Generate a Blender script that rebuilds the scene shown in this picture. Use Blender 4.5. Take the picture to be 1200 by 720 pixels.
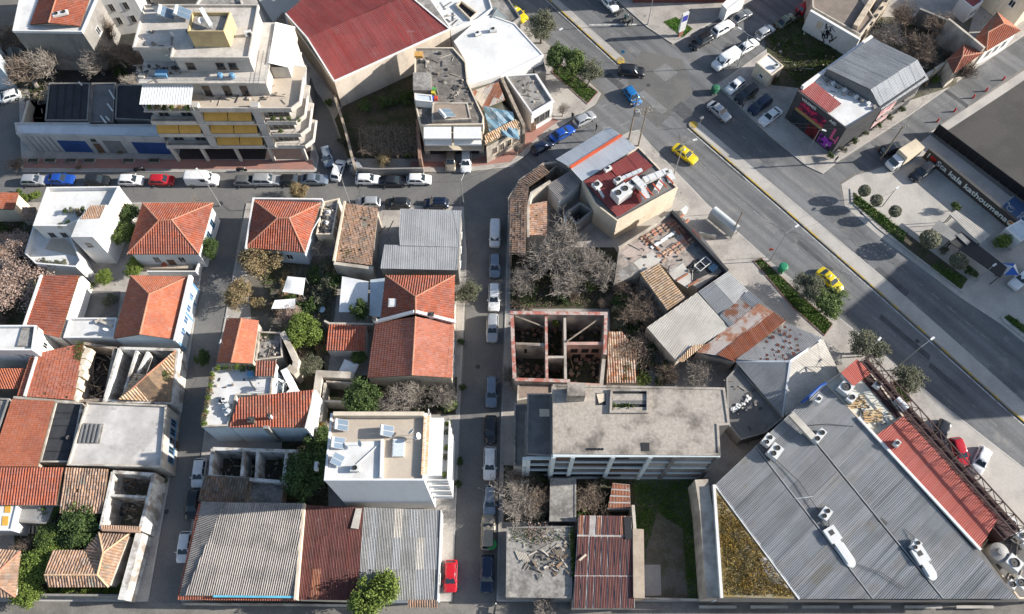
import bpy, bmesh, math, random
from mathutils import Vector, Matrix
RND = random.Random(11)
rad = math.radians
for o in list(bpy.data.objects): bpy.data.objects.remove(o, do_unlink=True)
SC = bpy.context.scene
COL = SC.collection
CAM_H, TILT, FPX = 110.0, rad(25.35), 950.0
cd = bpy.data.cameras.new('camera'); cam = bpy.data.objects.new('camera', cd); COL.objects.link(cam)
cam.location = (0, 0, CAM_H); cam.rotation_euler = (TILT, 0, 0)
cd.sensor_fit = 'HORIZONTAL'; cd.sensor_width = 36.0; cd.lens = 36.0 * FPX / 1200.0
cd.clip_start = 1.0; cd.clip_end = 3000.0
SC.camera = cam
SUN_EL, SUN_AZ = rad(23.0), rad(4.0)          # azimuth measured from +X towards +Y
w = bpy.data.worlds.new('World'); SC.world = w; w.use_nodes = True
nt = w.node_tree; bg = nt.nodes['Background']
sky = nt.nodes.new('ShaderNodeTexSky'); sky.sky_type = 'NISHITA'; sky.sun_disc = False
sky.sun_elevation = SUN_EL; sky.sun_rotation = math.pi / 2 - SUN_AZ
sky.air_density = 1.0; sky.dust_density = 1.2; sky.ozone_density = 1.0
nt.links.new(sky.outputs[0], bg.inputs[0]); bg.inputs[1].default_value = 0.095
sd = bpy.data.lights.new('sun', 'SUN'); sd.energy = 4.6; sd.angle = rad(0.5); sd.color = (1.0, 0.95, 0.875)
sun = bpy.data.objects.new('sun', sd); COL.objects.link(sun)
sdir = Vector((math.cos(SUN_EL) * math.cos(SUN_AZ), math.cos(SUN_EL) * math.sin(SUN_AZ), math.sin(SUN_EL)))
sun.rotation_euler = sdir.to_track_quat('Z', 'Y').to_euler(); sun.location = (60, 0, 80)
SC.view_settings.view_transform = 'Standard'; SC.view_settings.look = 'None'
SC.view_settings.gamma = 1.0; SC.view_settings.use_curve_mapping = False
SC.view_settings.exposure = 1.05
# ================================================================ helpers
_c, _s = math.cos(TILT), math.sin(TILT)
def P(x, y, z=0.0):
 """a point of the survey photograph, at height z, as a point of the place"""
 u = (x - 600) / FPX; v = (360 - y) / FPX
 t = (CAM_H - z) / (_c - v * _s)
 return Vector((t * u, t * (_s + v * _c), z))
def PP(pts, z=0.0): return [P(p[0], p[1], p[2] if len(p) > 2 else z) for p in pts]
def V2(p): return Vector((p[0], p[1]))
def area2(p): return sum(p[i][0] * p[(i + 1) % len(p)][1] - p[(i + 1) % len(p)][0] * p[i][1] for i in range(len(p)))
def ccw(p):
 p = [V2(q) for q in p]
 return p if area2(p) > 0 else p[::-1]
def inset(p, d):
 """offset a ccw polygon inwards by d"""
 n = len(p); out = []
 for i in range(n):
  a, b, c = p[i - 1], p[i], p[(i + 1) % n]
  e1 = (b - a).normalized(); e2 = (c - b).normalized()
  n1 = Vector((-e1.y, e1.x)); n2 = Vector((-e2.y, e2.x))
  k = 1 + n1.dot(n2)
  m = (n1 + n2) / max(k, 0.35)
  out.append(b + m * d)
 return out
class MB:
 def __init__(s): s.v = []; s.f = []; s.uv = []; s.mi = []
 def face(s, pts, uv=(0, 0), mi=0):
  k = len(s.v); s.v += [tuple(p) for p in pts]; s.f.append(tuple(range(k, k + len(pts)))); s.uv.append(uv); s.mi.append(mi)
 def idx(s, ids, uv=(0, 0), mi=0): s.f.append(tuple(ids)); s.uv.append(uv); s.mi.append(mi)
 def box(s, c, d, yaw=0.0, mi=0, axes=None):
  """c = centre of the base, d = full sizes"""
  c = Vector(c)
  if axes: ax, ay, az = axes
  else: ax, ay, az = Vector((math.cos(yaw), math.sin(yaw), 0)), Vector((-math.sin(yaw), math.cos(yaw), 0)), Vector((0, 0, 1))
  k = len(s.v)
  for dz in (0, 1):
   for sx, sy in ((-1, -1), (1, -1), (1, 1), (-1, 1)):
    s.v.append(tuple(c + ax * (sx * d[0] / 2) + ay * (sy * d[1] / 2) + az * (dz * d[2])))
  for q in ((3, 2, 1, 0), (4, 5, 6, 7), (0, 1, 5, 4), (1, 2, 6, 5), (2, 3, 7, 6), (3, 0, 4, 7)): s.idx([k + i for i in q], mi=mi)
 def bar(s, a, b, wd, ht, mi=0):
  """box beam from a to b (centre of the base line)"""
  a, b = Vector(a), Vector(b); d = b - a; L = d.length
  if L < 1e-4: return
  x = d / L; up = Vector((0, 0, 1))
  y = up.cross(x)
  y = y.normalized() if y.length > 1e-3 else Vector((0, 1, 0))
  s.box((a + b) / 2, (L, wd, ht), axes=(x, y, x.cross(y)), mi=mi)
 def prism(s, p, z0, z1, top=True, bottom=False, mi=0, mitop=None):
  p = ccw(p); n = len(p); k = len(s.v)
  s.v += [(q.x, q.y, z0) for q in p] + [(q.x, q.y, z1) for q in p]
  for i in range(n): s.idx((k + i, k + (i + 1) % n, k + n + (i + 1) % n, k + n + i), mi=mi)
  if top: s.idx(range(k + n, k + 2 * n), mi=mi if mitop is None else mitop)
  if bottom: s.idx(range(k + n - 1, k - 1, -1), mi=mi)
 def ring(s, p, t, z0, z1, mi=0):
  """parapet: outline p, thickness t inwards"""
  p = ccw(p); q = inset(p, t); n = len(p); k = len(s.v)
  for L, z in ((p, z0), (p, z1), (q, z1), (q, z0)): s.v += [(a.x, a.y, z) for a in L]
  for i in range(n):
   j = (i + 1) % n
   for r in range(3): s.idx((k + r * n + i, k + r * n + j, k + (r + 1) * n + j, k + (r + 1) * n + i), mi=mi)
 def tube(s, a, b, r0, r1=None, n=6, cap=True, mi=0):
  a, b = Vector(a), Vector(b); r1 = r0 if r1 is None else r1
  d = b - a
  if d.length < 1e-5: return
  x = d.normalized(); y = x.orthogonal().normalized(); z = x.cross(y); k = len(s.v)
  for c, r in ((a, r0), (b, r1)):
   for i in range(n):
    t = 2 * math.pi * i / n; s.v.append(tuple(c + (y * math.cos(t) + z * math.sin(t)) * r))
  for i in range(n): s.idx((k + i, k + (i + 1) % n, k + n + (i + 1) % n, k + n + i), mi=mi)
  if cap: s.idx(range(k + n, k + 2 * n), mi=mi); s.idx(range(k + n - 1, k - 1, -1), mi=mi)
 def path(s, pts, r, n=5, mi=0):
  for i in range(len(pts) - 1): s.tube(pts[i], pts[i + 1], r[i] if isinstance(r, list) else r, r[i + 1] if isinstance(r, list) else r, n, True, mi)
 def lathe(s, c, prof, n=12, mi=0, tilt=None):
  c = Vector(c); k = len(s.v); m = len(prof)
  for r, z in prof:
   for i in range(n):
    t = 2 * math.pi * i / n; q = Vector((r * math.cos(t), r * math.sin(t), z))
    s.v.append(tuple(c + (tilt @ q if tilt else q)))
  for j in range(m - 1):
   for i in range(n): s.idx((k + j * n + i, k + j * n + (i + 1) % n, k + (j + 1) * n + (i + 1) % n, k + (j + 1) * n + i), mi=mi)
  s.idx(range(k + (m - 1) * n, k + m * n), mi=mi); s.idx(range(k + n - 1, k - 1, -1), mi=mi)
 def mesh(s, name, org=(0, 0, 0), smooth=False, uv=False):
  me = bpy.data.meshes.new(name); o = Vector(org)
  me.from_pydata([tuple(Vector(p) - o) for p in s.v], [], s.f)
  if any(s.mi): me.polygons.foreach_set('material_index', s.mi)
  if uv:
   L = me.uv_layers.new(name='UVMap'); dat = []
   for i, f in enumerate(s.f): dat += list(s.uv[i]) * len(f)
   L.data.foreach_set('uv', dat)
  if smooth: me.polygons.foreach_set('use_smooth', [True] * len(s.f))
  me.update(); return me
ORG = {}
def thing(name, label, cat, loc, group=None, yaw=0.0):
 o = bpy.data.objects.new(name, None); COL.objects.link(o); o.location = loc; o.rotation_euler.z = yaw
 o['label'] = label; o['category'] = cat
 if group: o['group'] = group
 ORG[o.name] = Vector(loc); return o
def tag(o, label=None, cat=None, group=None, kind=None):
 if label: o['label'] = label
 if cat: o['category'] = cat
 if group: o['group'] = group
 if kind: o['kind'] = kind
 return o
def O(name, mb, mat, parent=None, smooth=False, uv=False, kind=None, local=False):
 """one mesh object; mesh given in place coordinates (or in the parent's own with local=True)"""
 if parent is not None: org = Vector((0, 0, 0)) if local else ORG[parent.name]
 else:
  xs = [p[0] for p in mb.v]; ys = [p[1] for p in mb.v]; zs = [p[2] for p in mb.v]
  org = Vector(((min(xs) + max(xs)) / 2, (min(ys) + max(ys)) / 2, min(zs)))
 me = mb.mesh(name, org, smooth, uv)
 for m in (mat if isinstance(mat, (list, tuple)) else [mat]): me.materials.append(m)
 o = bpy.data.objects.new(name, me); COL.objects.link(o)
 if parent is not None: o.parent = parent; ORG[o.name] = org
 else: o.location = org; ORG[o.name] = org
 if kind: o['kind'] = kind
 return o
def child(name, me, parent, loc, yaw=0.0, mats=None):
 """a part that shares its mesh; loc in place coordinates"""
 o = bpy.data.objects.new(name, me); COL.objects.link(o); o.parent = parent
 o.location = Vector(loc) - ORG[parent.name]; o.rotation_euler.z = yaw; ORG[o.name] = Vector(loc); return o
def copy_tree(o, parent=None):
 c = o.copy(); COL.objects.link(c); c.parent = parent
 for ch in list(o.children): copy_tree(ch, c)
 return c
# ================================================================ materials
MATS = {}
def mat(key, col, rough=0.85, col2=None, amt=0.5, scale=0.25, grain=0.12, gscale=5.0, bump=0.0, metal=0.0, streak=1.0,
  lo=0.42, hi=0.62, island=0.0, tile=0.0, spec=0.3, lane=None, col3=None, lo3=0.6, hi3=0.66, scale3=0.9):
 """weathered procedural surface: base colour, blotches of a second colour, fine grain; per-tile or per-leaf variation"""
 if key in MATS: return MATS[key]
 m = bpy.data.materials.new(key); m.use_nodes = True; t = m.node_tree; N = t.nodes; L = t.links
 b = N['Principled BSDF']; b.inputs['Roughness'].default_value = rough; b.inputs['Metallic'].default_value = metal
 b.inputs['Specular IOR Level'].default_value = spec
 g = N.new('ShaderNodeNewGeometry'); mp = N.new('ShaderNodeVectorMath'); mp.operation = 'MULTIPLY'
 mp.inputs[1].default_value = (1, 1, streak); L.new(g.outputs['Position'], mp.inputs[0])
 off = N.new('ShaderNodeVectorMath'); off.operation = 'ADD'
 off.inputs[1].default_value = tuple(RND.uniform(-50, 50) for _ in range(3)); L.new(mp.outputs[0], off.inputs[0])
 def noise(sc, det, ro=0.6):
  n = N.new('ShaderNodeTexNoise'); n.inputs['Scale'].default_value = sc; n.inputs['Detail'].default_value = det
  n.inputs['Roughness'].default_value = ro; L.new(off.outputs[0], n.inputs['Vector']); return n.outputs['Fac']
 def ramp(f, a, c_):
  r = N.new('ShaderNodeMapRange'); r.interpolation_type = 'SMOOTHSTEP'; r.inputs[1].default_value = a; r.inputs[2].default_value = c_
  L.new(f, r.inputs[0]); return r.outputs[0]
 def mixc(fac, a, c_, mode='MIX'):
  x = N.new('ShaderNodeMix'); x.data_type = 'RGBA'; x.blend_type = mode
  if hasattr(fac, 'links'): L.new(fac, x.inputs[0])
  else: x.inputs[0].default_value = fac
  for v, i in ((a, 6), (c_, 7)):
   if hasattr(v, 'links'): L.new(v, x.inputs[i])
   else: x.inputs[i].default_value = (*v, 1)
  return x.outputs[2]
 def mulf(f, k):
  q = N.new('ShaderNodeMath'); q.operation = 'MULTIPLY'; L.new(f, q.inputs[0]); q.inputs[1].default_value = k; return q.outputs[0]
 if col2 is None: col2 = tuple(c * 0.6 for c in col)
 c = mixc(mulf(ramp(noise(scale, 7), lo, hi), amt), col, col2)
 if col3: c = mixc(ramp(noise(scale3, 6), lo3, hi3), c, col3)
 def vary(c, f, k):
  r = N.new('ShaderNodeMapRange'); L.new(f, r.inputs[0]); r.inputs[3].default_value = 1 - k; r.inputs[4].default_value = 1 + k
  v = N.new('ShaderNodeVectorMath'); v.operation = 'SCALE'; L.new(c, v.inputs[0]); L.new(r.outputs[0], v.inputs['Scale']); return v.outputs[0]
 fine = noise(gscale, 5, 0.7)
 fr = ramp(fine, 0.25, 0.75)
 if grain: c = vary(c, fr, grain)
 if lane is not None:
  vr = N.new('ShaderNodeVectorRotate'); vr.rotation_type = 'Z_AXIS'; L.new(off.outputs[0], vr.inputs['Vector']); vr.inputs['Angle'].default_value = -lane
  mr = N.new('ShaderNodeVectorMath'); mr.operation = 'MULTIPLY'; L.new(vr.outputs[0], mr.inputs[0]); mr.inputs[1].default_value = (.03, .75, .75)
  ln = N.new('ShaderNodeTexNoise'); ln.inputs['Scale'].default_value = 1.0; ln.inputs['Detail'].default_value = 4; L.new(mr.outputs[0], ln.inputs['Vector']); c = vary(c, ramp(ln.outputs['Fac'], .3, .7), .2)
 if island: c = vary(c, g.outputs['Random Per Island'], island)
 if tile:
  uvn = N.new('ShaderNodeUVMap'); wn = N.new('ShaderNodeTexWhiteNoise'); wn.noise_dimensions = '2D'; L.new(uvn.outputs[0], wn.inputs['Vector'])
  c = vary(c, wn.outputs['Value'], tile)
  hs = N.new('ShaderNodeHueSaturation'); L.new(c, hs.inputs['Color'])
  sp = N.new('ShaderNodeSeparateColor'); L.new(wn.outputs['Color'], sp.inputs[0])
  r = N.new('ShaderNodeMapRange'); L.new(sp.outputs[1], r.inputs[0]); r.inputs[3].default_value = 1 - tile * 1.2; r.inputs[4].default_value = 1 + tile * 0.5
  L.new(r.outputs[0], hs.inputs['Saturation']); c = hs.outputs[0]
 L.new(c, b.inputs['Base Color'])
 if bump:
  bp = N.new('ShaderNodeBump'); bp.inputs['Strength'].default_value = bump; bp.inputs['Distance'].default_value = 0.05
  L.new(fine, bp.inputs['Height']); L.new(bp.outputs[0], b.inputs['Normal'])
 MATS[key] = m; return m
def glass(key, col=(0.02, 0.025, 0.03), rough=0.06):
 if key in MATS: return MATS[key]
 m = mat(key, col, rough, grain=0.0, amt=0.2, spec=0.6); return m
def paint(key, col, rough=0.25, metal=0.0):
 if key in MATS: return MATS[key]
 m = mat(key, col, rough, col2=tuple(c * 0.82 for c in col), amt=0.5, scale=1.2, grain=0.04, gscale=9, metal=metal, spec=0.5)
 b = m.node_tree.nodes['Principled BSDF']; b.inputs['Coat Weight'].default_value = 0.4; b.inputs['Coat Roughness'].default_value = 0.15
 return m
LANE = math.atan2(P(1200, 548).y - P(770, 180).y, P(1200, 548).x - P(770, 180).x)
ASPHALT = mat('asphalt', (0.15, 0.15, 0.15), 0.9, (0.11, 0.112, 0.115), 0.8, 0.11, 0.18, 6, 0.2, col3=(0.185, 0.178, 0.168), scale3=0.3, lo3=0.58, hi3=0.7, lane=LANE)
ASPH_D = mat('asphalt_narrow_street', (0.135, 0.132, 0.128), 0.9, (0.18, 0.172, 0.16), 0.7, 0.16, 0.18, 6, 0.2)
LOT = mat('asphalt_car_park', (0.072, 0.068, 0.063), 0.92, (0.055, 0.052, 0.049), 0.8, 0.2, 0.2, 5, 0.2)
PAVE = mat('paving_concrete', (0.38, 0.35, 0.315), 0.9, (0.25, 0.23, 0.21), 0.7, 0.3, 0.16, 5, 0.15, col3=(0.16, 0.15, 0.135), lo3=0.62, hi3=0.75)
PAVE_L = mat('paving_pale_concrete', (0.42, 0.39, 0.35), 0.9, (0.31, 0.29, 0.265), 0.7, 0.25, 0.12, 4, 0.1)
PAVE_R = mat('paving_red_blocks', (0.33, 0.17, 0.135), 0.9, (0.25, 0.16, 0.14), 0.7, 0.4, 0.14, 6, 0.1)
DIRT = mat('bare_dirt', (0.15, 0.135, 0.11), 0.95, (0.085, 0.085, 0.05), 0.8, 0.35, 0.25, 4, 0.4)
SOIL = mat('overgrown_soil', (0.075, 0.063, 0.045), 0.95, (0.04, 0.05, 0.02), 0.9, 0.7, 0.35, 4, 0.5)
GROUND = mat('city_ground', (0.2, 0.185, 0.165), 0.95, (0.13, 0.12, 0.105), 0.8, 0.1, 0.2, 3, 0.2)
KERB = mat('kerb_stone', (0.42, 0.4, 0.37), 0.9, grain=0.15)
KERB_Y = mat('kerb_yellow_paint', (0.42, 0.29, 0.05), 0.8, (0.25, 0.22, 0.17), 1.0, 0.5, 0.2, lo=.45, hi=.55)
LINE = mat('road_line_paint', (0.5, 0.49, 0.46), 0.8, (0.2, 0.2, 0.2), 0.9, 1.2, 0.2, lo=0.4, hi=0.7)
LINE_Y = mat('road_line_faded', (0.24, 0.235, 0.225), 0.8, (0.13, 0.13, 0.13), 1.0, 0.9, 0.2, lo=0.4, hi=0.65)
TERRA = mat('clay_tiles_red', (0.33, 0.095, 0.052), 0.85, (0.24, 0.085, 0.058), 0.8, 0.4, 0.16, 5, tile=0.14, col3=(0.27, 0.16, 0.11), scale3=0.55, lo3=0.6, hi3=0.76)
TERRA_O = mat('clay_tiles_orange', (0.4, 0.13, 0.068), 0.85, (0.32, 0.105, 0.062), 0.8, 0.4, 0.12, 5, tile=0.1, col3=(0.34, 0.19, 0.13), scale3=0.5, lo3=0.62, hi3=0.78)
OLDT = mat('clay_tiles_old', (0.35, 0.215, 0.14), 0.92, (0.22, 0.15, 0.11), 0.8, 0.6, 0.18, 5, tile=0.24, col3=(0.2, 0.185, 0.15), scale3=0.7, lo3=0.56, hi3=0.68)
TANT = mat('clay_tiles_tan', (0.52, 0.36, 0.22), 0.92, (0.4, 0.25, 0.14), 0.7, 0.8, 0.15, 5, tile=0.25)
DARKT = mat('clay_tiles_dark', (0.2, 0.13, 0.09), 0.95, (0.11, 0.1, 0.075), 0.8, 0.5, 0.2, 5, tile=0.4)  # dark brown clay tiles with darker blotches
RIDGE = mat('clay_ridge_tiles', (0.38, 0.165, 0.105), 0.85, (0.34, 0.23, 0.165), 0.7, 0.8, 0.15)
ASB = mat('fibre_cement_sheets', (0.3, 0.27, 0.245), 0.92, (0.21, 0.19, 0.175), 0.8, 0.35, 0.16, 5, tile=0.1)
ASB_L = mat('fibre_cement_pale', (0.47, 0.44, 0.39), 0.92, (0.36, 0.33, 0.29), 0.7, 0.3, 0.12, 4, tile=0.05, col3=(0.28, 0.25, 0.22), lo3=0.66, hi3=0.8)
STEEL = mat('galvanised_sheet', (0.23, 0.24, 0.25), 0.55, (0.175, 0.18, 0.185), 0.7, 0.2, 0.1, 5, metal=0.15, tile=0.08, col3=(.2, .185, .165), scale3=.22, lo3=.56, hi3=.7)
STEEL_L = mat('galvanised_pale', (0.55, 0.57, 0.59), 0.55, (0.46, 0.48, 0.5), 0.7, 0.3, 0.08, 5, metal=0.1, tile=0.06)
GREYM = mat('grey_old_sheet', (0.27, 0.268, 0.262), 0.75, (0.2, 0.197, 0.19), 0.8, 0.35, 0.14, 5, tile=0.12, col3=(0.2, 0.09, 0.06), scale3=1.1, lo3=0.68, hi3=0.76)
GREYR = mat('grey_sheet_rust_spots', (0.4, 0.39, 0.375), 0.75, (0.32, 0.31, 0.3), 0.8, 0.35, 0.12, 5, tile=0.06)
RUSTD = mat('rust_dark_red', (0.125, 0.045, 0.038), 0.85, (0.09, 0.035, 0.03), 0.8, 0.6, 0.15, 5, tile=0.15, col3=(0.24, 0.14, 0.12), scale3=0.9, lo3=0.66, hi3=0.78)
RUST = mat('rust_orange', (0.29, 0.115, 0.06), 0.85, (0.2, 0.08, 0.05), 0.8, 0.6, 0.2, 5, tile=0.15, col3=(0.38, 0.32, 0.28), scale3=0.7, lo3=0.58, hi3=0.66)
RUSTM = mat('rust_on_grey_sheet', (0.4, 0.36, 0.33), 0.8, (0.3, 0.13, 0.07), 1.0, 0.5, 0.15, 5, lo=0.46, hi=0.56, tile=0.1)
REDM = mat('red_painted_sheet', (0.27, 0.055, 0.05), 0.7, (0.21, 0.047, 0.044), 0.8, 0.25, 0.12, 4, tile=0.1, col3=(.23, .085, .075), scale3=.35, lo3=.56, hi3=.72)
REDM2 = mat('coral_painted_sheet', (0.44, 0.105, 0.075), 0.6, (0.38, 0.09, 0.065), 0.6, 0.3, 0.06, 5, tile=0.06)
WHITE = mat('white_plaster', (0.66, 0.655, 0.64), 0.85, (0.6, 0.57, 0.53), 0.6, 0.4, 0.06, 3, streak=0.3)
WHITE2 = mat('white_roof_coating', (0.62, 0.615, 0.6), 0.8, (0.46, 0.45, 0.43), 0.6, 0.3, 0.07, 3)
CREAM = mat('cream_plaster', (0.62, 0.53, 0.41), 0.88, (0.48, 0.41, 0.32), 0.6, 0.4, 0.08, 3, streak=0.3)
OLDW = mat('old_stained_plaster', (0.5, 0.45, 0.38), 0.92, (0.27, 0.23, 0.19), 0.8, 0.5, 0.15, 4, 0.2, streak=0.4)
STONE = mat('rubble_stone_wall', (0.36, 0.3, 0.235), 0.95, (0.2, 0.165, 0.13), 0.9, 1.4, 0.25, 4, 0.5)
GREYW = mat('grey_render', (0.25, 0.235, 0.215), 0.92, (0.17, 0.16, 0.15), 0.7, 0.4, 0.14, 4, 0.1, streak=0.4)
BLUEW = mat('pale_blue_plaster', (0.52, 0.58, 0.62), 0.88, (0.42, 0.47, 0.5), 0.6, 0.5, 0.06, 3, streak=0.3)
CONC = mat('bare_concrete', (0.36, 0.32, 0.275), 0.92, (0.27, 0.235, 0.2), 0.9, 0.3, 0.22, 2.6, 0.1, col3=(0.14, 0.125, 0.108), scale3=0.3, lo3=0.49, hi3=0.68)
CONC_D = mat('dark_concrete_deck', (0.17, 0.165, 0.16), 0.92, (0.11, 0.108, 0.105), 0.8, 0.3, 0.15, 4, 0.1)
CONC_G = mat('grey_concrete_deck', (0.27, 0.255, 0.235), 0.92, (0.14, 0.13, 0.12), 0.9, 0.45, 0.3, 2.6, 0.2, col3=(0.4, 0.37, 0.33), scale3=0.7, lo3=0.58, hi3=0.72)
TERRACE = mat('terrace_tiles_beige', (0.47, 0.4, 0.32), 0.8, (0.4, 0.34, 0.28), 0.5, 0.5, 0.06, 3)
TAR = mat('tar_felt', (0.045, 0.046, 0.05), 0.9, (0.03, 0.03, 0.033), 0.7, 0.5, 0.2, 5)
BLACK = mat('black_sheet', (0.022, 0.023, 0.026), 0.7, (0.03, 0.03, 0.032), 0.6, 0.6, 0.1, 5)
DARKM = mat('dark_metal', (0.06, 0.058, 0.056), 0.6, grain=0.1)
BROWNM = mat('brown_steel', (0.055, 0.034, 0.03), 0.7, (0.07, 0.04, 0.035), 0.7, 1.0, 0.1)
METAL = mat('grey_metal', (0.34, 0.345, 0.35), 0.5, (0.28, 0.28, 0.28), 0.5, 0.8, 0.06, metal=0.3)
WOOD = mat('weathered_wood', (0.25, 0.165, 0.1), 0.9, (0.15, 0.11, 0.08), 0.8, 1.5, 0.2)
WOODP = mat('pole_wood', (0.24, 0.2, 0.16), 0.9, (0.16, 0.13, 0.1), 0.8, 1.5, 0.15)
AWN_Y = mat('ochre_awning_cloth', (0.58, 0.33, 0.08), 0.85, (0.48, 0.27, 0.06), 0.6, 0.6, 0.08)
AWN_W = mat('white_awning_cloth', (0.72, 0.72, 0.7), 0.8, (0.6, 0.6, 0.6), 0.5, 0.5, 0.05)
BLUEP = mat('blue_shutter_paint', (0.03, 0.075, 0.22), 0.5, grain=0.06)
BLUEL = mat('light_blue_paint', (0.12, 0.26, 0.42), 0.6, grain=0.06)
TARP = mat('blue_tarpaulin', (0.13, 0.23, 0.3), 0.6, (0.33, 0.38, 0.4), 0.7, 0.9, 0.12)
PINK = mat('pink_plaster', (0.5, 0.3, 0.25), 0.9, (0.36, 0.24, 0.2), 0.8, 0.6, 0.15)
COPING = mat('red_brick_coping', (0.36, 0.13, 0.1), 0.92, (0.42, 0.34, 0.3), 1.0, 0.9, 0.3, 4, 0.3, lo=.45, hi=.58)
PKERB = mat('planter_kerb_brown', (0.2, 0.1, 0.085), 0.92, (0.26, 0.21, 0.18), 0.9, 0.8, 0.2)
YELLOWW = mat('ochre_plaster', (0.47, 0.37, 0.2), 0.9, (0.36, 0.27, 0.15), 0.6, 0.7, 0.1)
ACW = mat('appliance_white', (0.57, 0.57, 0.56), 0.5, (0.56, 0.56, 0.54), 0.6, 1.5, 0.05)
GLASS = glass('window_glass'); CGLASS = glass('car_glass', (0.025, 0.035, 0.045), 0.05)
SOLAR = mat('solar_collector', (0.11, 0.16, 0.22), 0.2, grain=0.02, spec=0.7)  # paler blue puts a sky reflection into the pane colour
TYRE = mat('tyre_rubber', (0.02, 0.02, 0.02), 0.85, grain=0.1)
LAMPG = mat('lamp_clear', (0.7, 0.7, 0.68), 0.2, grain=0.02); TAILR = mat('tail_lamp_red', (0.35, 0.01, 0.01), 0.3, grain=0.02)
SHUT_G = mat('grey_shutter', (0.2, 0.2, 0.2), 0.6, grain=0.06); SHUT_B = mat('brown_shutter', (0.14, 0.08, 0.05), 0.7, grain=0.1)
BARK = mat('bark', (0.14, 0.115, 0.09), 0.95, (0.09, 0.075, 0.06), 0.8, 2, 0.2)
TWIG_G = mat('bare_twigs_grey', (0.29, 0.255, 0.22), 0.95, (0.21, 0.185, 0.16), 0.7, 1.0, 0.1, island=0.35)
TWIG_B = mat('bare_twigs_brown', (0.23, 0.18, 0.14), 0.95, (0.17, 0.13, 0.1), 0.7, 1.0, 0.1, island=0.35)
LEAF_D = mat('leaves_dark_green', (0.045, 0.075, 0.02), 0.75, (0.065, 0.1, 0.025), 0.8, 0.8, 0.1, island=0.45)
LEAF_M = mat('leaves_mid_green', (0.075, 0.11, 0.028), 0.75, (0.1, 0.135, 0.03), 0.8, 0.8, 0.1, island=0.45)
LEAF_B = mat('leaves_bright_green', (0.105, 0.15, 0.026), 0.75, (0.13, 0.17, 0.032), 0.8, 0.9, 0.1, island=0.4)
LEAF_O = mat('leaves_olive_grey', (0.1, 0.105, 0.065), 0.8, (0.14, 0.14, 0.09), 0.8, 0.9, 0.1, island=0.45)
LEAF_G = mat('leaves_golden_dry', (0.23, 0.165, 0.085), 0.85, (0.16, 0.135, 0.07), 0.8, 0.7, 0.1, island=0.4)
LEAF_P = mat('blossom_pinkish', (0.36, 0.26, 0.21), 0.85, (0.27, 0.19, 0.15), 0.8, 0.7, 0.1, island=0.4)
LEAF_Y = mat('weeds_mustard', (0.27, 0.18, 0.045), 0.9, (0.16, 0.125, 0.045), 0.8, 0.5, 0.15, island=0.4)
LAWN = mat('lawn_green', (0.075, 0.14, 0.022), 0.8, (0.11, 0.165, 0.035), 0.8, 0.6, 0.1, island=0.35)
PEEL = mat('peeling_white_plaster', (0.58, 0.56, 0.52), 0.92, (0.24, 0.2, 0.165), 0.9, 0.7, 0.18, 4, 0.2, streak=0.5)
GRASS = mat('grass_blades', (0.06, 0.095, 0.018), 0.8, (0.1, 0.115, 0.03), 0.8, 0.6, 0.1, island=0.4)
# ================================================================ building kit
def pick(poly, side):
 """edge of the outline that faces a compass side (x,y)"""
 d = Vector(side).normalized(); best = None
 for i in range(len(poly)):
  a, b = poly[i], poly[(i + 1) % len(poly)]; e = b - a; L = e.length
  if L < 0.3: continue
  n = Vector((e.y, -e.x)) / L
  sc = L * max(0, n.dot(d)) ** 3
  if best is None or sc > best[0]: best = (sc, a, b, n)
 return best[1:]
SIDES = {'S': (0, -1), 'N': (0, 1), 'E': (1, 0), 'W': (-1, 0), 'SE': (1, -1), 'SW': (-1, -1), 'NE': (1, 1), 'NW': (-1, 1)}
_wc = {}
def win_meshes(w, h, fm, gm):
 k = (round(w, 2), round(h, 2), fm.name, gm.name)
 if k not in _wc:                       # local: x along wall, -y outwards, z up from the sill
  a = MB(); t = 0.07
  for c, d in (((0, -.03, 0), (w, .06, t)), ((0, -.03, h - t), (w, .06, t)), ((-w / 2 + t / 2, -.03, t), (t, .06, h - 2 * t)), ((w / 2 - t / 2, -.03, t), (t, .06, h - 2 * t)), ((0, -.025, t), (.05, .05, h - 2 * t))): a.box(c, d)
  a.box((0, -.07, -.06), (w + .16, .14, .06))
  g = MB(); g.box((0, -.012, t), (w - 2 * t, .024, h - 2 * t))
  ma = a.mesh('window'); ma.materials.append(fm); mg = g.mesh('pane'); mg.materials.append(gm); _wc[k] = (ma, mg)
 return _wc[k]
def window(root, p, n, z, w=1.0, h=1.3, fm=None, gm=None, name='window'):
 ma, mg = win_meshes(w, h, fm or WHITE, gm or GLASS)
 yaw = math.atan2(n[1], n[0]) + math.pi / 2
 o = child(name, ma, root, (p[0], p[1], z), yaw); q = bpy.data.objects.new('pane', mg); COL.objects.link(q); q.parent = o; return o
def windows(root, poly, side, n, z, w=1.0, h=1.3, fm=None, gm=None, m=0.12, name='window'):
 a, b, nn = pick(poly, SIDES.get(side, side))
 for i in range(n):
  t = m + (1 - 2 * m) * ((i + 0.5) / n); p = a.lerp(b, t) + nn * 0.004; window(root, p, nn, z, w, h, fm, gm, name)
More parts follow.
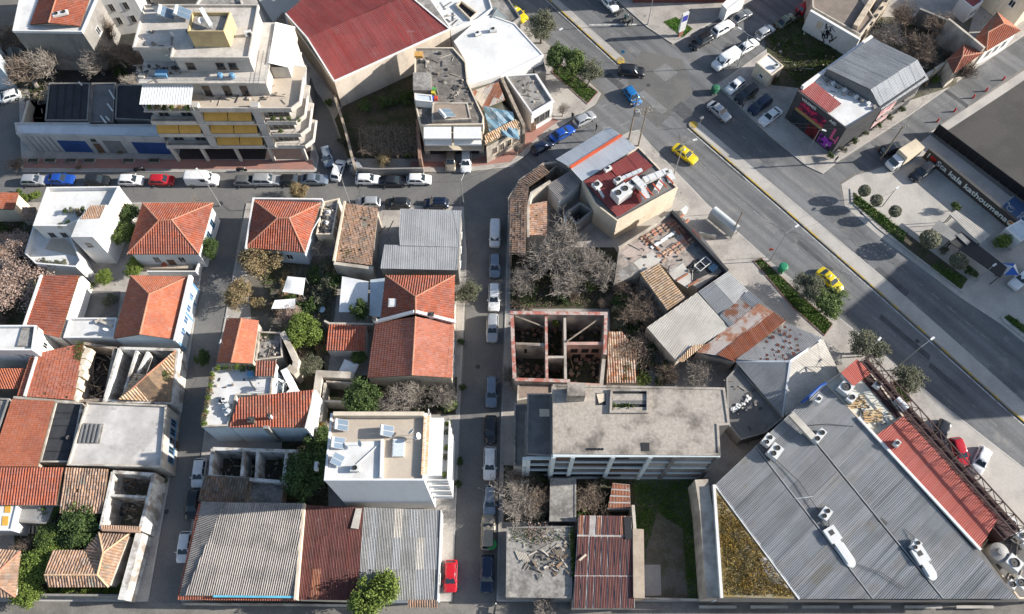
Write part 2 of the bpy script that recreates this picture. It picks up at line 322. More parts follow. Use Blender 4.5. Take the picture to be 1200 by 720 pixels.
def door(root, poly, side, t, w=1.0, h=2.1, dm=None, z=0.12, name='door'):
 a, b, nn = pick(poly, SIDES.get(side, side)); p = a.lerp(b, t); d = (b - a).normalized()
 x = Vector((d.x, d.y, 0)); y = Vector((-nn.x, -nn.y, 0)); m = MB()
 m.box((p.x + nn.x * .025, p.y + nn.y * .025, z), (w, .05, h), axes=(x, y, Vector((0, 0, 1))))
 if w > 2:
  k = int(h / 0.3)
  for i in range(k): m.box((p.x + nn.x * .06, p.y + nn.y * .06, z + (i + .4) * h / k), (w - .1, .02, .05), axes=(x, y, Vector((0, 0, 1))))
 else: m.box((p.x + nn.x * .06 + d.x * w * .35, p.y + nn.y * .06 + d.y * w * .35, z + 1.0), (.05, .05, .12), axes=(x, y, Vector((0, 0, 1))))
 return O(name, m, dm or SHUT_B, root)
def root_at(name, label, cat, poly, group=None, z0=0.0):
 c = sum((V2(p) for p in poly), Vector((0, 0))) / len(poly); return thing(name, label, cat, (c.x, c.y, z0), group)
def flat(name, label, px, z, wm, rm, par=0.5, pm=None, z0=0.1, t=0.22, cat='building', group=None, world=False):
 """flat-roofed block: walls, roof deck, parapet"""
 poly = ccw(px if world else PP(px, z)); r = root_at(name, label, cat, poly, group)
 m = MB(); m.prism(poly, z0, z - 0.12, top=False); O('wall', m, wm, r)
 m = MB(); m.prism(inset(poly, 0.004), z - 0.12, z, bottom=False); O('roof', m, rm, r)
 if par: m = MB(); m.ring(inset(poly, -0.03), t, z - 0.12, z + par); O('parapet', m, pm or wm, r)
 return r, poly
def cover(mb, pts, pitch=0.3, row=0.42, amp=0.05, step=0.03, seed=0, lim=None, jit=0.0, hole=0.0, down=None, rnd=None, prof='round', wav=0.0):
 """barrel tiles or corrugated sheet laid over a planar convex polygon, as real relief"""
 pts = [Vector(p) for p in pts]; n = Vector((0, 0, 0))
 for i in range(len(pts)): n += (pts[i] - pts[0]).cross(pts[(i + 1) % len(pts)] - pts[0])
 n.normalize()
 if n.z < 0: n = -n
 if down is None:
  wv = Vector((0, 0, -1)) + n * n.z
  wv = wv.normalized() if wv.length > 0.01 else Vector((0, -1, 0))
 else:
  wv = Vector(down); wv = (wv - n * wv.dot(n)).normalized()
 uv_ = wv.cross(n); o = sum(pts, Vector()) / len(pts)
 q = [((p - o).dot(uv_), (p - o).dot(wv)) for p in pts]; rr = rnd or RND
 u0, u1 = min(a for a, _ in q), max(a for a, _ in q); w0, w1 = min(b for _, b in q), max(b for _, b in q)
 if lim: u0, u1, w0, w1 = max(u0, lim[0]), min(u1, lim[1]), max(w0, lim[2]), min(w1, lim[3])
 if u1 - u0 < 0.05 or w1 - w0 < 0.05: return (o, uv_, wv, q)
 def span(u):
  lo, hi = 1e9, -1e9
  for i in range(len(q)):
   (a, b), (c_, d_) = q[i], q[(i + 1) % len(q)]
   if min(a, c_) - 1e-9 <= u <= max(a, c_) + 1e-9:
    if abs(c_ - a) < 1e-9: lo = min(lo, b, d_); hi = max(hi, b, d_)
    else: y = b + (d_ - b) * (u - a) / (c_ - a); lo = min(lo, y); hi = max(hi, y)
  return lo, hi
 if prof == 'round': S = [(0, -.35), (.2, .7), (.42, 1.0), (.64, .7), (.84, -.35)]
 elif prof == 'rib': S = [(0, 0.0), (.7, 0.0), (.76, 1.0), (.92, 1.0)]
 else: S = [(0, -1.0), (.25, 0.0), (.5, 1.0), (.75, 0.0)]
 nc = int(math.ceil((u1 - u0) / pitch)); us = []
 for c in range(nc):
  for f, hgt in S:
   u = u0 + (c + f) * pitch
   if u < u1 - 1e-6: us.append((u, hgt * amp, c))
 us.append((u1 - 1e-6, 0.0, nc))
 sp = [span(u if i else u0 + 1e-6) for i, (u, _, _) in enumerate(us)]
 nr = int(math.ceil((w1 - w0) / row)); jr = {}
 for r in range(nr):
  a, b = w0 + r * row, min(w1, w0 + (r + 1) * row); prev = None
  for i, (u, hh, c) in enumerate(us):
   lo, hi = sp[i]; t = min(max(a, lo), hi); e = min(max(b, lo), hi)
   if hi < lo: prev = None; continue
   key = (c, r)
   if key not in jr: jr[key] = (rr.uniform(-jit, jit), rr.random() < hole)
   dh = jr[key][0] + (wav * math.sin(u * 1.7 + seed) * math.sin((a + seed) * 1.1) if wav else 0)
   k = len(mb.v)
   mb.v.append(tuple(o + uv_ * u + wv * t + n * (hh + dh + step * (t - a) / row)))
   mb.v.append(tuple(o + uv_ * u + wv * e + n * (hh + dh + step * (e - a) / row)))
   if prev is not None and (e - t > 1e-4 or prev[1] > 1e-4) and not prev[3]:
    mb.idx((prev[0], prev[0] + 1, k + 1, k), uv=(prev[2] + .5 + seed * 7.31, r + .5 + seed * 3.17))
   prev = (k, e - t, c, jr[key][1])
 return (o, uv_, wv, q)
_sd = [0]
def tiles(root, faces, m, ridges=(), pitch=0.36, row=0.45, amp=0.085, jit=0.0, hole=0.0, rm=None, under=None, name='roof_tiles', wav=0.0):
 """faces: lists of 3-D points; a boarded deck below, barrel tiles above, ridge tiles along the ridges"""
 d = MB(); mb = MB(); _sd[0] += 1
 for f in faces:
  lowered = [Vector(p) - Vector((0, 0, 0.05)) for p in f]; d.face(lowered); d.face([p - Vector((0, 0, 0.1)) for p in lowered][::-1])
  _sd[0] += 1; cover(mb, f, pitch, row, amp, 0.03, _sd[0], jit=jit, hole=hole, wav=wav)
 O('roof_deck', d, under or WOOD, root)
 o = O(name, mb, m, root, uv=True, kind='stuff')
 if ridges:
  rb = MB()
  for a, b in ridges:
   a, b = Vector(a), Vector(b); L = (b - a).length; k = max(1, int(L / 0.45))
   for i in range(k): rb.tube(a.lerp(b, i / k) + Vector((0, 0, .03)), a.lerp(b, (i + 1.06) / k) + Vector((0, 0, .03)), 0.11, 0.14, 6, True)
  O('ridge_tiles', rb, rm or RIDGE, root, kind='stuff')
 return o
def sheets(root, pts, mats, sw=1.05, sl=3.0, pitch=0.2, amp=0.035, down=None, weights=None, jit=0.012, name='roof_sheet', prof='wave', lift=0.0, missing=0.0, deck=None):
 """one object for every corrugated sheet"""
 pts = [Vector(p) + Vector((0, 0, lift)) for p in pts]
 n = Vector((0, 0, 0))
 for i in range(len(pts)): n += (pts[i] - pts[0]).cross(pts[(i + 1) % len(pts)] - pts[0])
 n.normalize(); n = -n if n.z < 0 else n
 o, u, wv, q = cover(MB(), pts, pitch, 99, 0, 0, 0, down=down, lim=(0, 0, 0, 0))
 u0, u1 = min(a for a, _ in q), max(a for a, _ in q); w0, w1 = min(b for _, b in q), max(b for _, b in q)
 nu = max(1, round((u1 - u0) / sw)); nw = max(1, round((w1 - w0) / sl)); du = (u1 - u0) / nu; dw = (w1 - w0) / nw
 if deck is not None:
  d = MB(); dp = [p - n * 0.09 for p in pts]; d.face(dp); O('roof_deck', d, deck, root)
 for j in range(nw):
  for i in range(nu):
   if RND.random() < missing: continue
   m = MB(); _sd[0] += 1
   cover(m, pts, du / max(1, round(du / pitch)), 99, amp, 0, _sd[0], lim=(u0 + i * du - .0, u0 + (i + 1) * du + .03, w0 + j * dw, w0 + (j + 1) * dw + .12), down=down, prof=prof)
   if not m.f: continue
   m.v = [tuple(Vector(p) + n * (0.012 * (i % 2) + 0.02 * ((nw - j) % 3) + RND.uniform(-jit, jit) + 0.03) ) for p in m.v]
   mm = RND.choices(mats, weights)[0] if isinstance(mats, (list, tuple)) else mats
   O(name, m, mm, root, uv=True)
def house(name, label, pts, eave, faces, ridges, ze, wm, tm, over=0.3, gables=(), cat='house', group=None, z0=0.1, **kw):
 """tiled house; pts: key -> (px, py, z); eave: keys of the eave outline; faces, ridges, gables: key strings"""
 W = {k: P(*v) for k, v in pts.items()}
 poly = ccw([W[k] for k in eave]); r = root_at(name, label, cat, poly, group)
 ip = inset(poly, over); m = MB(); m.prism(ip, z0, ze - 0.16, top=False)
 for g in gables:
  c = Vector((sum(p.x for p in poly) / len(poly), sum(p.y for p in poly) / len(poly), 0))
  q = []
  for k in g:
   p = W[k].copy(); dv = c - p; dv.z = 0; p += dv.normalized() * over; p.z -= 0.2; q.append(p)
  m.face(q)
 O('wall', m, wm, r)
 tiles(r, [[W[k] for k in f] for f in faces], tm, [(W[a], W[b]) for a, b in ridges], **kw)
 return r, ip, W
def slab(name, px, z0, z1, m, world=False, kind='structure', parent=None):
 b = MB(); b.prism(px if world else PP(px, 0), z0, z1); return tag(O(name, b, m, parent), kind=kind)
def wallrun(mb, pts, t, z0, z1, mi=0):
 """free-standing wall along a polyline of place points"""
 for i in range(len(pts) - 1):
  a, b = Vector(pts[i]), Vector(pts[i + 1]); a.z = b.z = 0
  d = (b - a).normalized() * (t / 2 if i > 0 else 0); mb.bar((a.x - d.x, a.y - d.y, z0 + 0.002 * i), (b.x, b.y, z0 + 0.002 * i), t, z1 - z0, mi)
def wall(name, label, px, z0, z1, m, t=0.25, zpix=None, cat='wall', group=None, cop=None):
 p = PP(px, z1 if zpix is None else zpix); b = MB(); wallrun(b, p, t, z0, z1)
 o = O(name, b, m); tag(o, label, cat, group)
 if cop:
  c = MB(); wallrun(c, p, t + 0.08, z1, z1 + 0.07); O('coping', c, cop, o)
 return o
def ac_unit(p, yaw, label, s=(1.0, .4, .8), group=None):
 r = thing('air_conditioner', label, 'air conditioner', p, group, yaw); ORG[r.name] = Vector(p)
 m = MB(); m.box((0, 0, .1), s); O('casing', m, ACW, r, local=True)
 m = MB(); m.box((-s[0] * .35, 0, 0), (.08, s[1], .1)); m.box((s[0] * .35, 0, 0), (.08, s[1], .1)); O('foot', m, DARKM, r, local=True)
 m = MB(); rr = min(s[2], s[0]) * .38
 m.tube((s[0] * .1, -s[1] / 2 - .02, .1 + s[2] / 2), (s[0] * .1, -s[1] / 2 + .01, .1 + s[2] / 2), rr, rr, 12); O('fan', m, DARKM, r, local=True); return r
def chiller(p, yaw, label, s=(2.2, 1.4, 1.3), fans=2, group=None):
 r = thing('roof_cooling_unit', label, 'cooling unit', p, group, yaw)
 m = MB(); m.box((0, 0, .15), (s[0], s[1], s[2] - .15)); m.box((0, 0, s[2]), (s[0] * .96, s[1] * .94, .06)); O('casing', m, ACW, r, local=True)
 m = MB()
 for q in (-1, 1): m.box((0, q * s[1] * .35, 0), (s[0], .12, .15))
 O('base_rail', m, DARKM, r, local=True)
 for i in range(fans):
  x = (i - (fans - 1) / 2) * s[0] / fans; q = min(s[0] / fans, s[1]) * .36; m = MB()
  m.lathe((x, 0, s[2] + .06), [(q, 0), (q, .12), (q * .9, .12), (q * .88, .03), (.08, .03), (.08, .1)], 14, 0)
  O('fan', m, DARKM, r, local=True)
 return r
def duct(pts, label, w=.6, h=.5, m=None):
 b = MB()
 for i in range(len(pts) - 1): b.bar(pts[i], pts[i + 1], w, h)
 for q in pts: b.box((q[0], q[1], q[2] - .3), (.1, .1, .32))
 for i in range(len(pts) - 1):
  for t in (.2, .5, .8):
   c = Vector(pts[i]).lerp(Vector(pts[i + 1]), t); d = (Vector(pts[i + 1]) - Vector(pts[i])).normalized() * .04
   b.bar(c - d, c + d, w + .06, h + .04)
 return tag(O('ventilation_duct', b, m or STEEL_L), label, 'duct')
def solar(p, yaw, label, group=None, tank=True):
 r = thing('solar_water_heater', label, 'solar heater', p, group, yaw)
 u = Vector((1, 0, 0)); v = Vector((0, math.cos(rad(32)), math.sin(rad(32)))); nn = u.cross(v)
 m = MB()
 for sx in (-.9, .9):
  m.tube((sx, -.9, 0), (sx, -.9, .3), .025, .025, 5); m.tube((sx, .75, 0), (sx, .75, 1.35), .025, .025, 5); m.tube((sx, -.9, .3), (sx, .75, 1.35), .025, .025, 5)
 O('stand', m, METAL, r, local=True)
 for q in (-.48, .48):
  m = MB(); m.box(Vector((q, -.1, .82)) , (.93, 1.9, .08), axes=(u, v, nn)); f = O('collector', m, METAL, r, local=True)
  m = MB(); m.box(Vector((q, -.1, .82)) + nn * .081, (.85, 1.82, .006), axes=(u, v, nn)); O('pane', m, SOLAR, f, local=True)
 if tank:
  m = MB(); m.tube((-.85, .95, 1.45), (.85, .95, 1.45), .27, .27, 14); m.tube((-.9, .95, 1.45), (.9, .95, 1.45), .2, .2, 14); O('tank', m, ACW, r, local=True, smooth=False)
 return r
def dish(p, yaw, label, group=None, rr=.42):
 r = thing('satellite_dish', label, 'satellite dish', p, group, yaw)
 m = MB(); m.tube((0, 0, 0), (0, 0, 1.0), .03, .03, 6); m.tube((0, 0, 1.0), (.45, 0, .95), .015, .015, 4); O('mast', m, METAL, r, local=True)
 m = MB(); t = Matrix.Rotation(rad(55), 3, 'Y'); m.lathe((.05, 0, 1.0), [(.03, -.02), (rr * .55, .04), (rr, .14), (rr, .16), (rr * .55, .06), (.03, 0)], 14, 0, t); O('reflector', m, ACW, r, local=True); return r
def chimney(p, label, s=(.6, .6, 1.1), m=None, yaw=0, group=None, cap=True):
 r = thing('chimney', label, 'chimney', p, group, yaw); b = MB(); b.box((0, 0, 0), s); O('stack', b, m or WHITE, r, local=True)
 if cap: b = MB(); b.box((0, 0, s[2] + .003), (s[0] + .12, s[1] + .12, .08)); b.tube((0, 0, s[2] + .08), (0, 0, s[2] + .3), .11, .11, 8); O('cap', b, DARKM, r, local=True)
 return r
def antenna(p, label, h=2.4, group=None):
 b = MB(); b.tube((0, 0, 0), (0, 0, h), .022, .018, 5); b.tube((-.6, 0, h - .1), (.6, 0, h - .1), .015, .015, 4)
 for i in range(7): b.tube((-.55 + i * .18, -.3 + .02 * i, h - .1), (-.55 + i * .18, .3 - .02 * i, h - .1), .01, .01, 4)
 b.v = [tuple(Vector(q) + Vector(p)) for q in b.v]; return tag(O('antenna', b, METAL), label, 'antenna', group)
def car_parts(L, W, H, zb, xb, xr, van=False):
 """xb = cabin rear/front at the belt line, xr = roof rear/front; hood and tail heights zb = (rear, belt, front)"""
 out = {}; hw = W / 2; r = 0.31 if H < 1.9 else 0.35
 wx = (-L * .31, L * .325)
 st = sorted(set([-L / 2, -L / 2 + .1, -L / 2 + .35, xb[0], xb[0] + .5, 0.0, xb[1] - .5, xb[1], L / 2 - .45, L / 2 - .14, L / 2] + [w + d for w in wx for d in (-.42, -.3, 0, .3, .42)]))
 def top(x):
  if x < xb[0]: t = (x + L / 2) / max(.01, xb[0] + L / 2); return zb[0] + (zb[1] - zb[0]) * max(0, t)
  if x > xb[1]: t = (x - xb[1]) / (L / 2 - xb[1]); return zb[1] + (zb[2] - zb[1]) * t ** 1.3
  return zb[1]
 b = MB(); rings = []
 for x in st:
  e = min(1, (L / 2 - abs(x)) / .45); wf = hw * (.80 + .20 * math.sqrt(max(0, 1 - (1 - e) ** 2))) if e < 1 else hw
  zt = top(x) - (.10 * (1 - e) if e < 1 else 0)
  lo = .24
  for wv in wx:
   if abs(x - wv) < .36: lo = max(lo, math.sqrt(max(0, .36 ** 2 - (x - wv) ** 2)) + r - .03)
  lo = min(lo, zt - .18); mid = max(lo + .04, .55); sh = max(mid + .05, zt - .09)
  sec = [(wf * .94, lo), (wf, mid), (wf * .97, sh), (wf * .86, zt), (wf * .45, zt + .025), (0, zt + .03)]
  rings.append([(x, y, z) for y, z in sec] + [(x, -y, z) for y, z in sec[-2::-1]])
 n = len(rings[0]); k = 0
 for q in rings: b.v += q
 for i in range(len(rings) - 1):
  for j in range(n - 1): b.idx((i * n + j, (i + 1) * n + j, (i + 1) * n + j + 1, i * n + j + 1))
  b.idx((i * n + n - 1, (i + 1) * n + n - 1, (i + 1) * n, i * n))
 b.idx(range(n - 1, -1, -1)); k = (len(rings) - 1) * n; b.idx(range(k, k + n))
 z0 = zb[1] - .02; wb = hw * .90; wr = hw * (.84 if van else .72)
 rg = [(xb[0], xb[1], wb, z0), (xr[0] + (xb[0] - xr[0]) * .12, xr[1] + (xb[1] - xr[1]) * .12, wr + (wb - wr) * .12, H - .07), (xr[0] + .05, xr[1] - .05, wr - .03, H - .015), (xr[0] + .25, xr[1] - .25, wr - .2, H + .012)]
 cab = len(b.v); ring = []
 for a, c, wq, z in rg:
  xm = (a + c) / 2; cr = .06 if z == z0 else .12
  pts = [(a + cr, -wq), (xm, -wq * 1.01), (c - cr, -wq), (c, -wq * .8), (c + .03, 0), (c, wq * .8), (c - cr, wq), (xm, wq * 1.01), (a + cr, wq), (a, wq * .8), (a - .02, 0), (a, -wq * .8)]
  b.v += [(x, y, z) for x, y in pts]
 m = 12
 for i in range(3):
  for j in range(m): b.idx((cab + i * m + j, cab + i * m + (j + 1) % m, cab + (i + 1) * m + (j + 1) % m, cab + (i + 1) * m + j))
 b.idx(range(cab + 3 * m, cab + 4 * m)); out['body'] = (b, True)
 def gl(p, off):   # a glass panel between four points, pushed out
  p = [Vector(q) for q in p]; nn = (p[1] - p[0]).cross(p[3] - p[0]).normalized(); c = sum(p, Vector()) / 4
  if nn.dot(c - Vector((0, 0, zb[1]))) < 0: nn = -nn
  g = MB(); a = [q + nn * off for q in p]; d = [q - nn * .02 for q in p]; g.face(a); g.face(d[::-1])
  for i in range(4): g.face([a[i], d[i], d[(i + 1) % 4], a[(i + 1) % 4]])
  return g
 h1 = .10; h2 = .88
 def lp(lo, hi, t): return lo + (hi - lo) * t
 for nm, e, s in (('windshield', 1, 1), ('rear_window', 0, -1)):
  x1, x2 = lp(xb[e], xr[e], h1), lp(xb[e], xr[e], h2); y1, y2 = lp(wb, wr, h1) * .84, lp(wb, wr, h2) * .84; za, zc = lp(z0, H, h1), lp(z0, H - .03, h2)
  if van and nm == 'rear_window': y1 *= .8; y2 *= .8; za = lp(z0, H, .4)
  out[nm] = (gl([(x1, -y1, za), (x1, y1, za), (x2, y2, zc), (x2, -y2, zc)], .035), False)
 sides = []
 spans = ((.10, .48), (.52, .90)) if not van else ((.66, .93),)
 for s in (-1, 1):
  for a, c in spans:
   p = []
   for t, hh in ((a, .14), (c, .14), (c, .86), (a, .86)):
    x = lp(lp(xb[0], xb[1], t), lp(xr[0], xr[1], t), hh); p.append((x, s * lp(wb, wr, hh) * 1.0, lp(z0, H - .04, hh)))
   sides.append(gl(p, .022))
 out['side_window'] = sides; out['wheel'] = []
 for x in wx:
  for s in (-1, 1):
   g = MB(); y = s * (hw - .11); g.tube((x, y - .1, r), (x, y + .1, r), r, r, 14); g.tube((x, y + s * .1, r), (x, y + s * .112, r), r * .62, r * .55, 12, mi=1); out['wheel'].append(g)
 out['headlight'] = []; out['taillight'] = []; out['mirror'] = []
 for s in (-1, 1):
  g = MB(); g.box((L / 2 - .1, s * hw * .62, top(L / 2) - .27), (.16, .36, .15)); out['headlight'].append(g)
  g = MB(); g.box((-L / 2 + .06, s * hw * .66, zb[0] - .3), (.12, .22, .2)); out['taillight'].append(g)
  g = MB(); g.box((lp(xb[1], xr[1], .25) - .12, s * (hw + .06), zb[1] + .02), (.12, .2, .14)); out['mirror'].append(g)
 out['number_plate'] = []
 for x, z in ((L / 2 + .005, .42), (-L / 2 - .005, .55)): g = MB(); g.box((x, 0, z), (.02, .5, .12)); out['number_plate'].append(g)
 return out
SPEC = {'hatch': (4.0, 1.74, 1.5, (.86, .92, .72), (-1.85, 1.05), (-1.5, .3)), 'sedan': (4.5, 1.78, 1.45, (.94, .93, .72), (-1.75, 1.05), (-.95, .25)),
  'suv': (4.6, 1.86, 1.72, (1.0, 1.05, .88), (-2.15, 1.1), (-1.9, .45)), 'van': (5.2, 1.98, 2.15, (1.1, 1.15, .95), (-2.55, 1.7), (-2.5, .95), True),
  'wagon': (4.55, 1.76, 1.5, (.9, .93, .74), (-2.15, 1.05), (-1.85, .3)), 'compact': (3.6, 1.64, 1.48, (.85, .92, .74), (-1.68, 1.0), (-1.4, .35))}
_cars = {}
CAR_COL = {'white': (.72, .72, .71), 'silver': (.42, .43, .44), 'grey': (.16, .165, .17), 'black': (.016, .017, .019), 'navy': (.014, .024, .055), 'blue': (.02, .09, .42),
  'azure': (.02, .19, .48), 'red': (.42, .012, .02), 'yellow': (.66, .5, .01), 'beige': (.3, .26, .2), 'olive': (.16, .17, .11), 'bluegrey': (.2, .24, .29)}
def vehicle(kind, col, px, py, fx, fy, label, cat='car', group='parked cars', zc=.75, s=1.0):
 p = P(px, py, zc); q = P(px + fx, py + fy, zc); yaw = math.atan2(q.y - p.y, q.x - p.x)
 pm = paint('car_paint_' + col, CAR_COL[col], metal=.0 if col in ('white', 'yellow', 'red', 'black') else .35)
 r = thing({'van': 'parked_van'}.get(kind, 'car'), label, cat, (p.x, p.y, .012), group, yaw); r.scale = (s, s, s)
 if kind not in _cars:
  d = car_parts(*SPEC[kind]); t = {}
  for nm, m in (('body', pm), ('windshield', CGLASS), ('rear_window', CGLASS)):
   me = d[nm][0].mesh(nm, smooth=d[nm][1]); me.materials.append(m); t[nm] = [me]
  for nm, ms in (('side_window', [CGLASS]), ('wheel', [TYRE, METAL]), ('headlight', [LAMPG]), ('taillight', [TAILR]), ('mirror', [DARKM]), ('number_plate', [ACW])):
   t[nm] = []
   for g in d[nm]:
    me = g.mesh(nm)
    for m in ms: me.materials.append(m)
    t[nm].append(me)
  bm = bmesh.new(); bm.from_mesh(t['body'][0]); bmesh.ops.recalc_face_normals(bm, faces=bm.faces); bm.to_mesh(t['body'][0]); bm.free()
  try: t['body'][0].set_sharp_from_angle(angle=rad(38))
  except Exception: pass
  _cars[kind] = t
 for nm, lst in _cars[kind].items():
  for me in lst:
   o = bpy.data.objects.new(nm, me); COL.objects.link(o); o.parent = r
   if nm == 'body' or nm == 'mirror': o.material_slots[0].link = 'OBJECT'; o.material_slots[0].material = pm
 return r
def motorbike(px, py, ang, label, col=None, group='motorbikes'):
 p = P(px, py, .5); r = thing('motorbike', label, 'motorbike', (p.x, p.y, .124), group, ang)
 for x in (-.62, .62):
  m = MB(); m.tube((x, -.06, .29), (x, .06, .29), .29, .29, 14); O('wheel', m, TYRE, r, local=True)
 m = MB(); m.box((-.05, 0, .3), (.7, .24, .3)); m.box((.2, 0, .55), (.42, .28, .22)); m.box((.55, 0, .3), (.08, .1, .55), axes=(Vector((1, 0, -.35)).normalized(), Vector((0, 1, 0)), Vector((.35, 0, 1)).normalized()))
 m.box((-.62, 0, .58), (.4, .2, .08)); O('body', m, col or DARKM, r, local=True)
 m = MB(); m.box((-.3, 0, .74), (.7, .28, .1)); O('seat', m, BLACK, r, local=True)
 m = MB(); m.tube((.42, -.34, .98), (.5, 0, .95), .02, .02, 6); m.tube((.5, 0, .95), (.42, .34, .98), .02, .02, 6); m.tube((.5, 0, .95), (.58, 0, .55), .03, .03, 6); O('handlebar', m, DARKM, r, local=True)
 m = MB(); m.lathe((.62, 0, .8), [(.05, -.08), (.1, -.05), (.1, .06), (.04, .09)], 10); O('headlight', m, LAMPG, r, local=True); return r
def branch_tree(seed, h=6.0, spread=3.0, levels=4, kids=(5, 4, 4, 4), r0=.2, tip=.018, up=.55, trunk=.3):
 rn = random.Random(seed); T = MB(); B = MB(); tips = []
 def grow(p, d, L, r, lv):
  q = p; dd = d.copy(); segs = 3; rr = r
  for i in range(segs):
   dd = (dd + Vector((rn.gauss(0, .16), rn.gauss(0, .16), rn.gauss(.03, .1)))).normalized(); e = q + dd * (L / segs); r2 = r + (max(tip, r * .6) - r) * ((i + 1) / segs)
   (T if lv <= 1 else B).tube(q, e, rr, r2, 6 if lv == 0 else 4 if lv == 1 else 3, lv < 1); q = e; rr = r2
   if lv < levels and i >= (1 if lv == 0 else 0):
    for k in range(max(1, kids[lv] // (2 if lv == 0 else 2))):
     az = rn.uniform(0, 2 * math.pi); el = rn.uniform(.1, .95) * up + (.15 if lv == 0 else 0)
     nd = (dd * (.55 if lv else .35) + Vector((math.cos(az), math.sin(az), 0)) * (1 - el * .3) * .8 + Vector((0, 0, el * .7))).normalized()
     grow(q, nd, L * rn.uniform(.62, .9) if lv else spread * rn.uniform(.45, .62), max(tip, rr * .66), lv + 1)
  if lv >= levels - 1: tips.append(q)
 grow(Vector((0, 0, 0)), Vector((0, 0, 1)), h * trunk, r0, 0)
 zmax = max(v[2] for v in B.v); k = h / zmax; rx = max(math.hypot(v[0], v[1]) for v in B.v); kx = spread / rx
 for M_ in (T, B): M_.v = [(v[0] * kx, v[1] * kx, v[2] * k) for v in M_.v]
 return T, B, [Vector((t.x * kx, t.y * kx, t.z * k)) for t in tips]
def leaf_mass(seed, n, rx, rz, zc, leaf=.22, lobes=9, fill=.5, flat_=1.0, droop=0.0):
 """leaf clumps spread through an uneven crown volume"""
 rn = random.Random(seed); m = MB(); cl = []
 for i in range(lobes):
  az = rn.uniform(0, 6.283); e = rn.uniform(-.55, 1.0); rr = rn.uniform(.35, .72)
  cl.append((Vector((math.cos(az) * rr * rx * math.sqrt(max(.15, 1 - e * e * .8)), math.sin(az) * rr * rx * math.sqrt(max(.15, 1 - e * e * .8)), zc + e * rz * .55)), rn.uniform(.3, .52)))
 cl.append((Vector((0, 0, zc)), .6)); sub = []
 for c, f in cl:
  for k in range(int(7 + 14 * f)):
   d = Vector((rn.gauss(0, 1), rn.gauss(0, 1), rn.gauss(0, .9))).normalized() * rn.uniform(.55, 1.0)
   sub.append((c + Vector((d.x * f * rx, d.y * f * rx, d.z * f * rz)), rn.uniform(.13, .24) * rx))
 per = max(3, n // len(sub))
 for c, r in sub:
  for k in range(per):
   d = Vector((rn.gauss(0, .5), rn.gauss(0, .5), rn.gauss(0, .5))) * r; p = c + d
   nn = (d.normalized() * .5 + Vector((rn.gauss(0, .6), rn.gauss(0, .6), rn.gauss(.6, .5)))).normalized()
   a = nn.orthogonal().normalized(); a = (Matrix.Rotation(rn.uniform(0, 6.28), 3, nn) @ a); b = nn.cross(a); s = leaf * rn.uniform(.6, 1.25)
   m.face([p - a * s * .5, p + b * s * .28, p + a * s * .5, p - b * s * .28])
 return m
_tr = {}
def tree_kind(key):
 if key in _tr: return _tr[key]
 mk = None; sd = sum(ord(c) * (i + 1) for i, c in enumerate(key))
 base, v = key.split('_'); v = int(v)
 if base in ('bare', 'brown'):
  T, B, _ = branch_tree(sd, 6.0, 3.4, 4, (6, 5, 5, 4), .3, .015, .85, .26)
  mk = (T, B, TWIG_G if base == 'bare' else TWIG_B)
 elif base == 'shrub':
  T, B, _ = branch_tree(sd, 2.2, 1.9, 3, (8, 6, 5), .06, .018, .5, .2); mk = (T, B, TWIG_B)
 else:
  n, rx, rz, zc, leaf, lob, m = {'dark': (9000, 2.3, 2.0, 3.6, .23, 10, LEAF_D), 'mid': (9000, 2.3, 2.0, 3.4, .23, 10, LEAF_M), 'bright': (9000, 2.3, 1.9, 3.2, .23, 10, LEAF_B),
   'olive': (10000, 2.3, 1.9, 3.5, .18, 12, LEAF_O), 'gold': (9000, 2.4, 1.9, 3.4, .2, 12, LEAF_G), 'pink': (5600, 2.4, 1.7, 3.2, .15, 12, LEAF_P),
   'bush': (2200, 1.0, .7, .8, .15, 6, LEAF_M), 'bushb': (1500, 1.0, .7, .8, .17, 6, LEAF_B), 'bushd': (1500, 1.0, .7, .8, .17, 6, LEAF_D), 'busho': (1500, 1.0, .7, .8, .15, 6, LEAF_O), 'bushg': (1500, 1.0, .7, .8, .16, 6, LEAF_G)}[base]
  B = leaf_mass(sd, n, rx, rz, zc, leaf, lob)
  if base.startswith('bush'):
   T = MB(); rn = random.Random(sd)
   for i in range(5): T.tube((0, 0, 0), (rn.uniform(-.5, .5), rn.uniform(-.5, .5), rn.uniform(.6, 1.1)), .03, .012, 4)
  else: T, _, _ = branch_tree(sd, 4.6, 1.9, 3, (5, 4, 4), .16, .02, .6, .42); T.v += []
  mk = (T, B, m)
 t = mk[0].mesh('trunk', smooth=False); t.materials.append(BARK if mk[2] not in (TWIG_G, TWIG_B) else TWIG_G)
 c = mk[1].mesh('crown'); c.materials.append(mk[2]); _tr[key] = (t, c); return _tr[key]
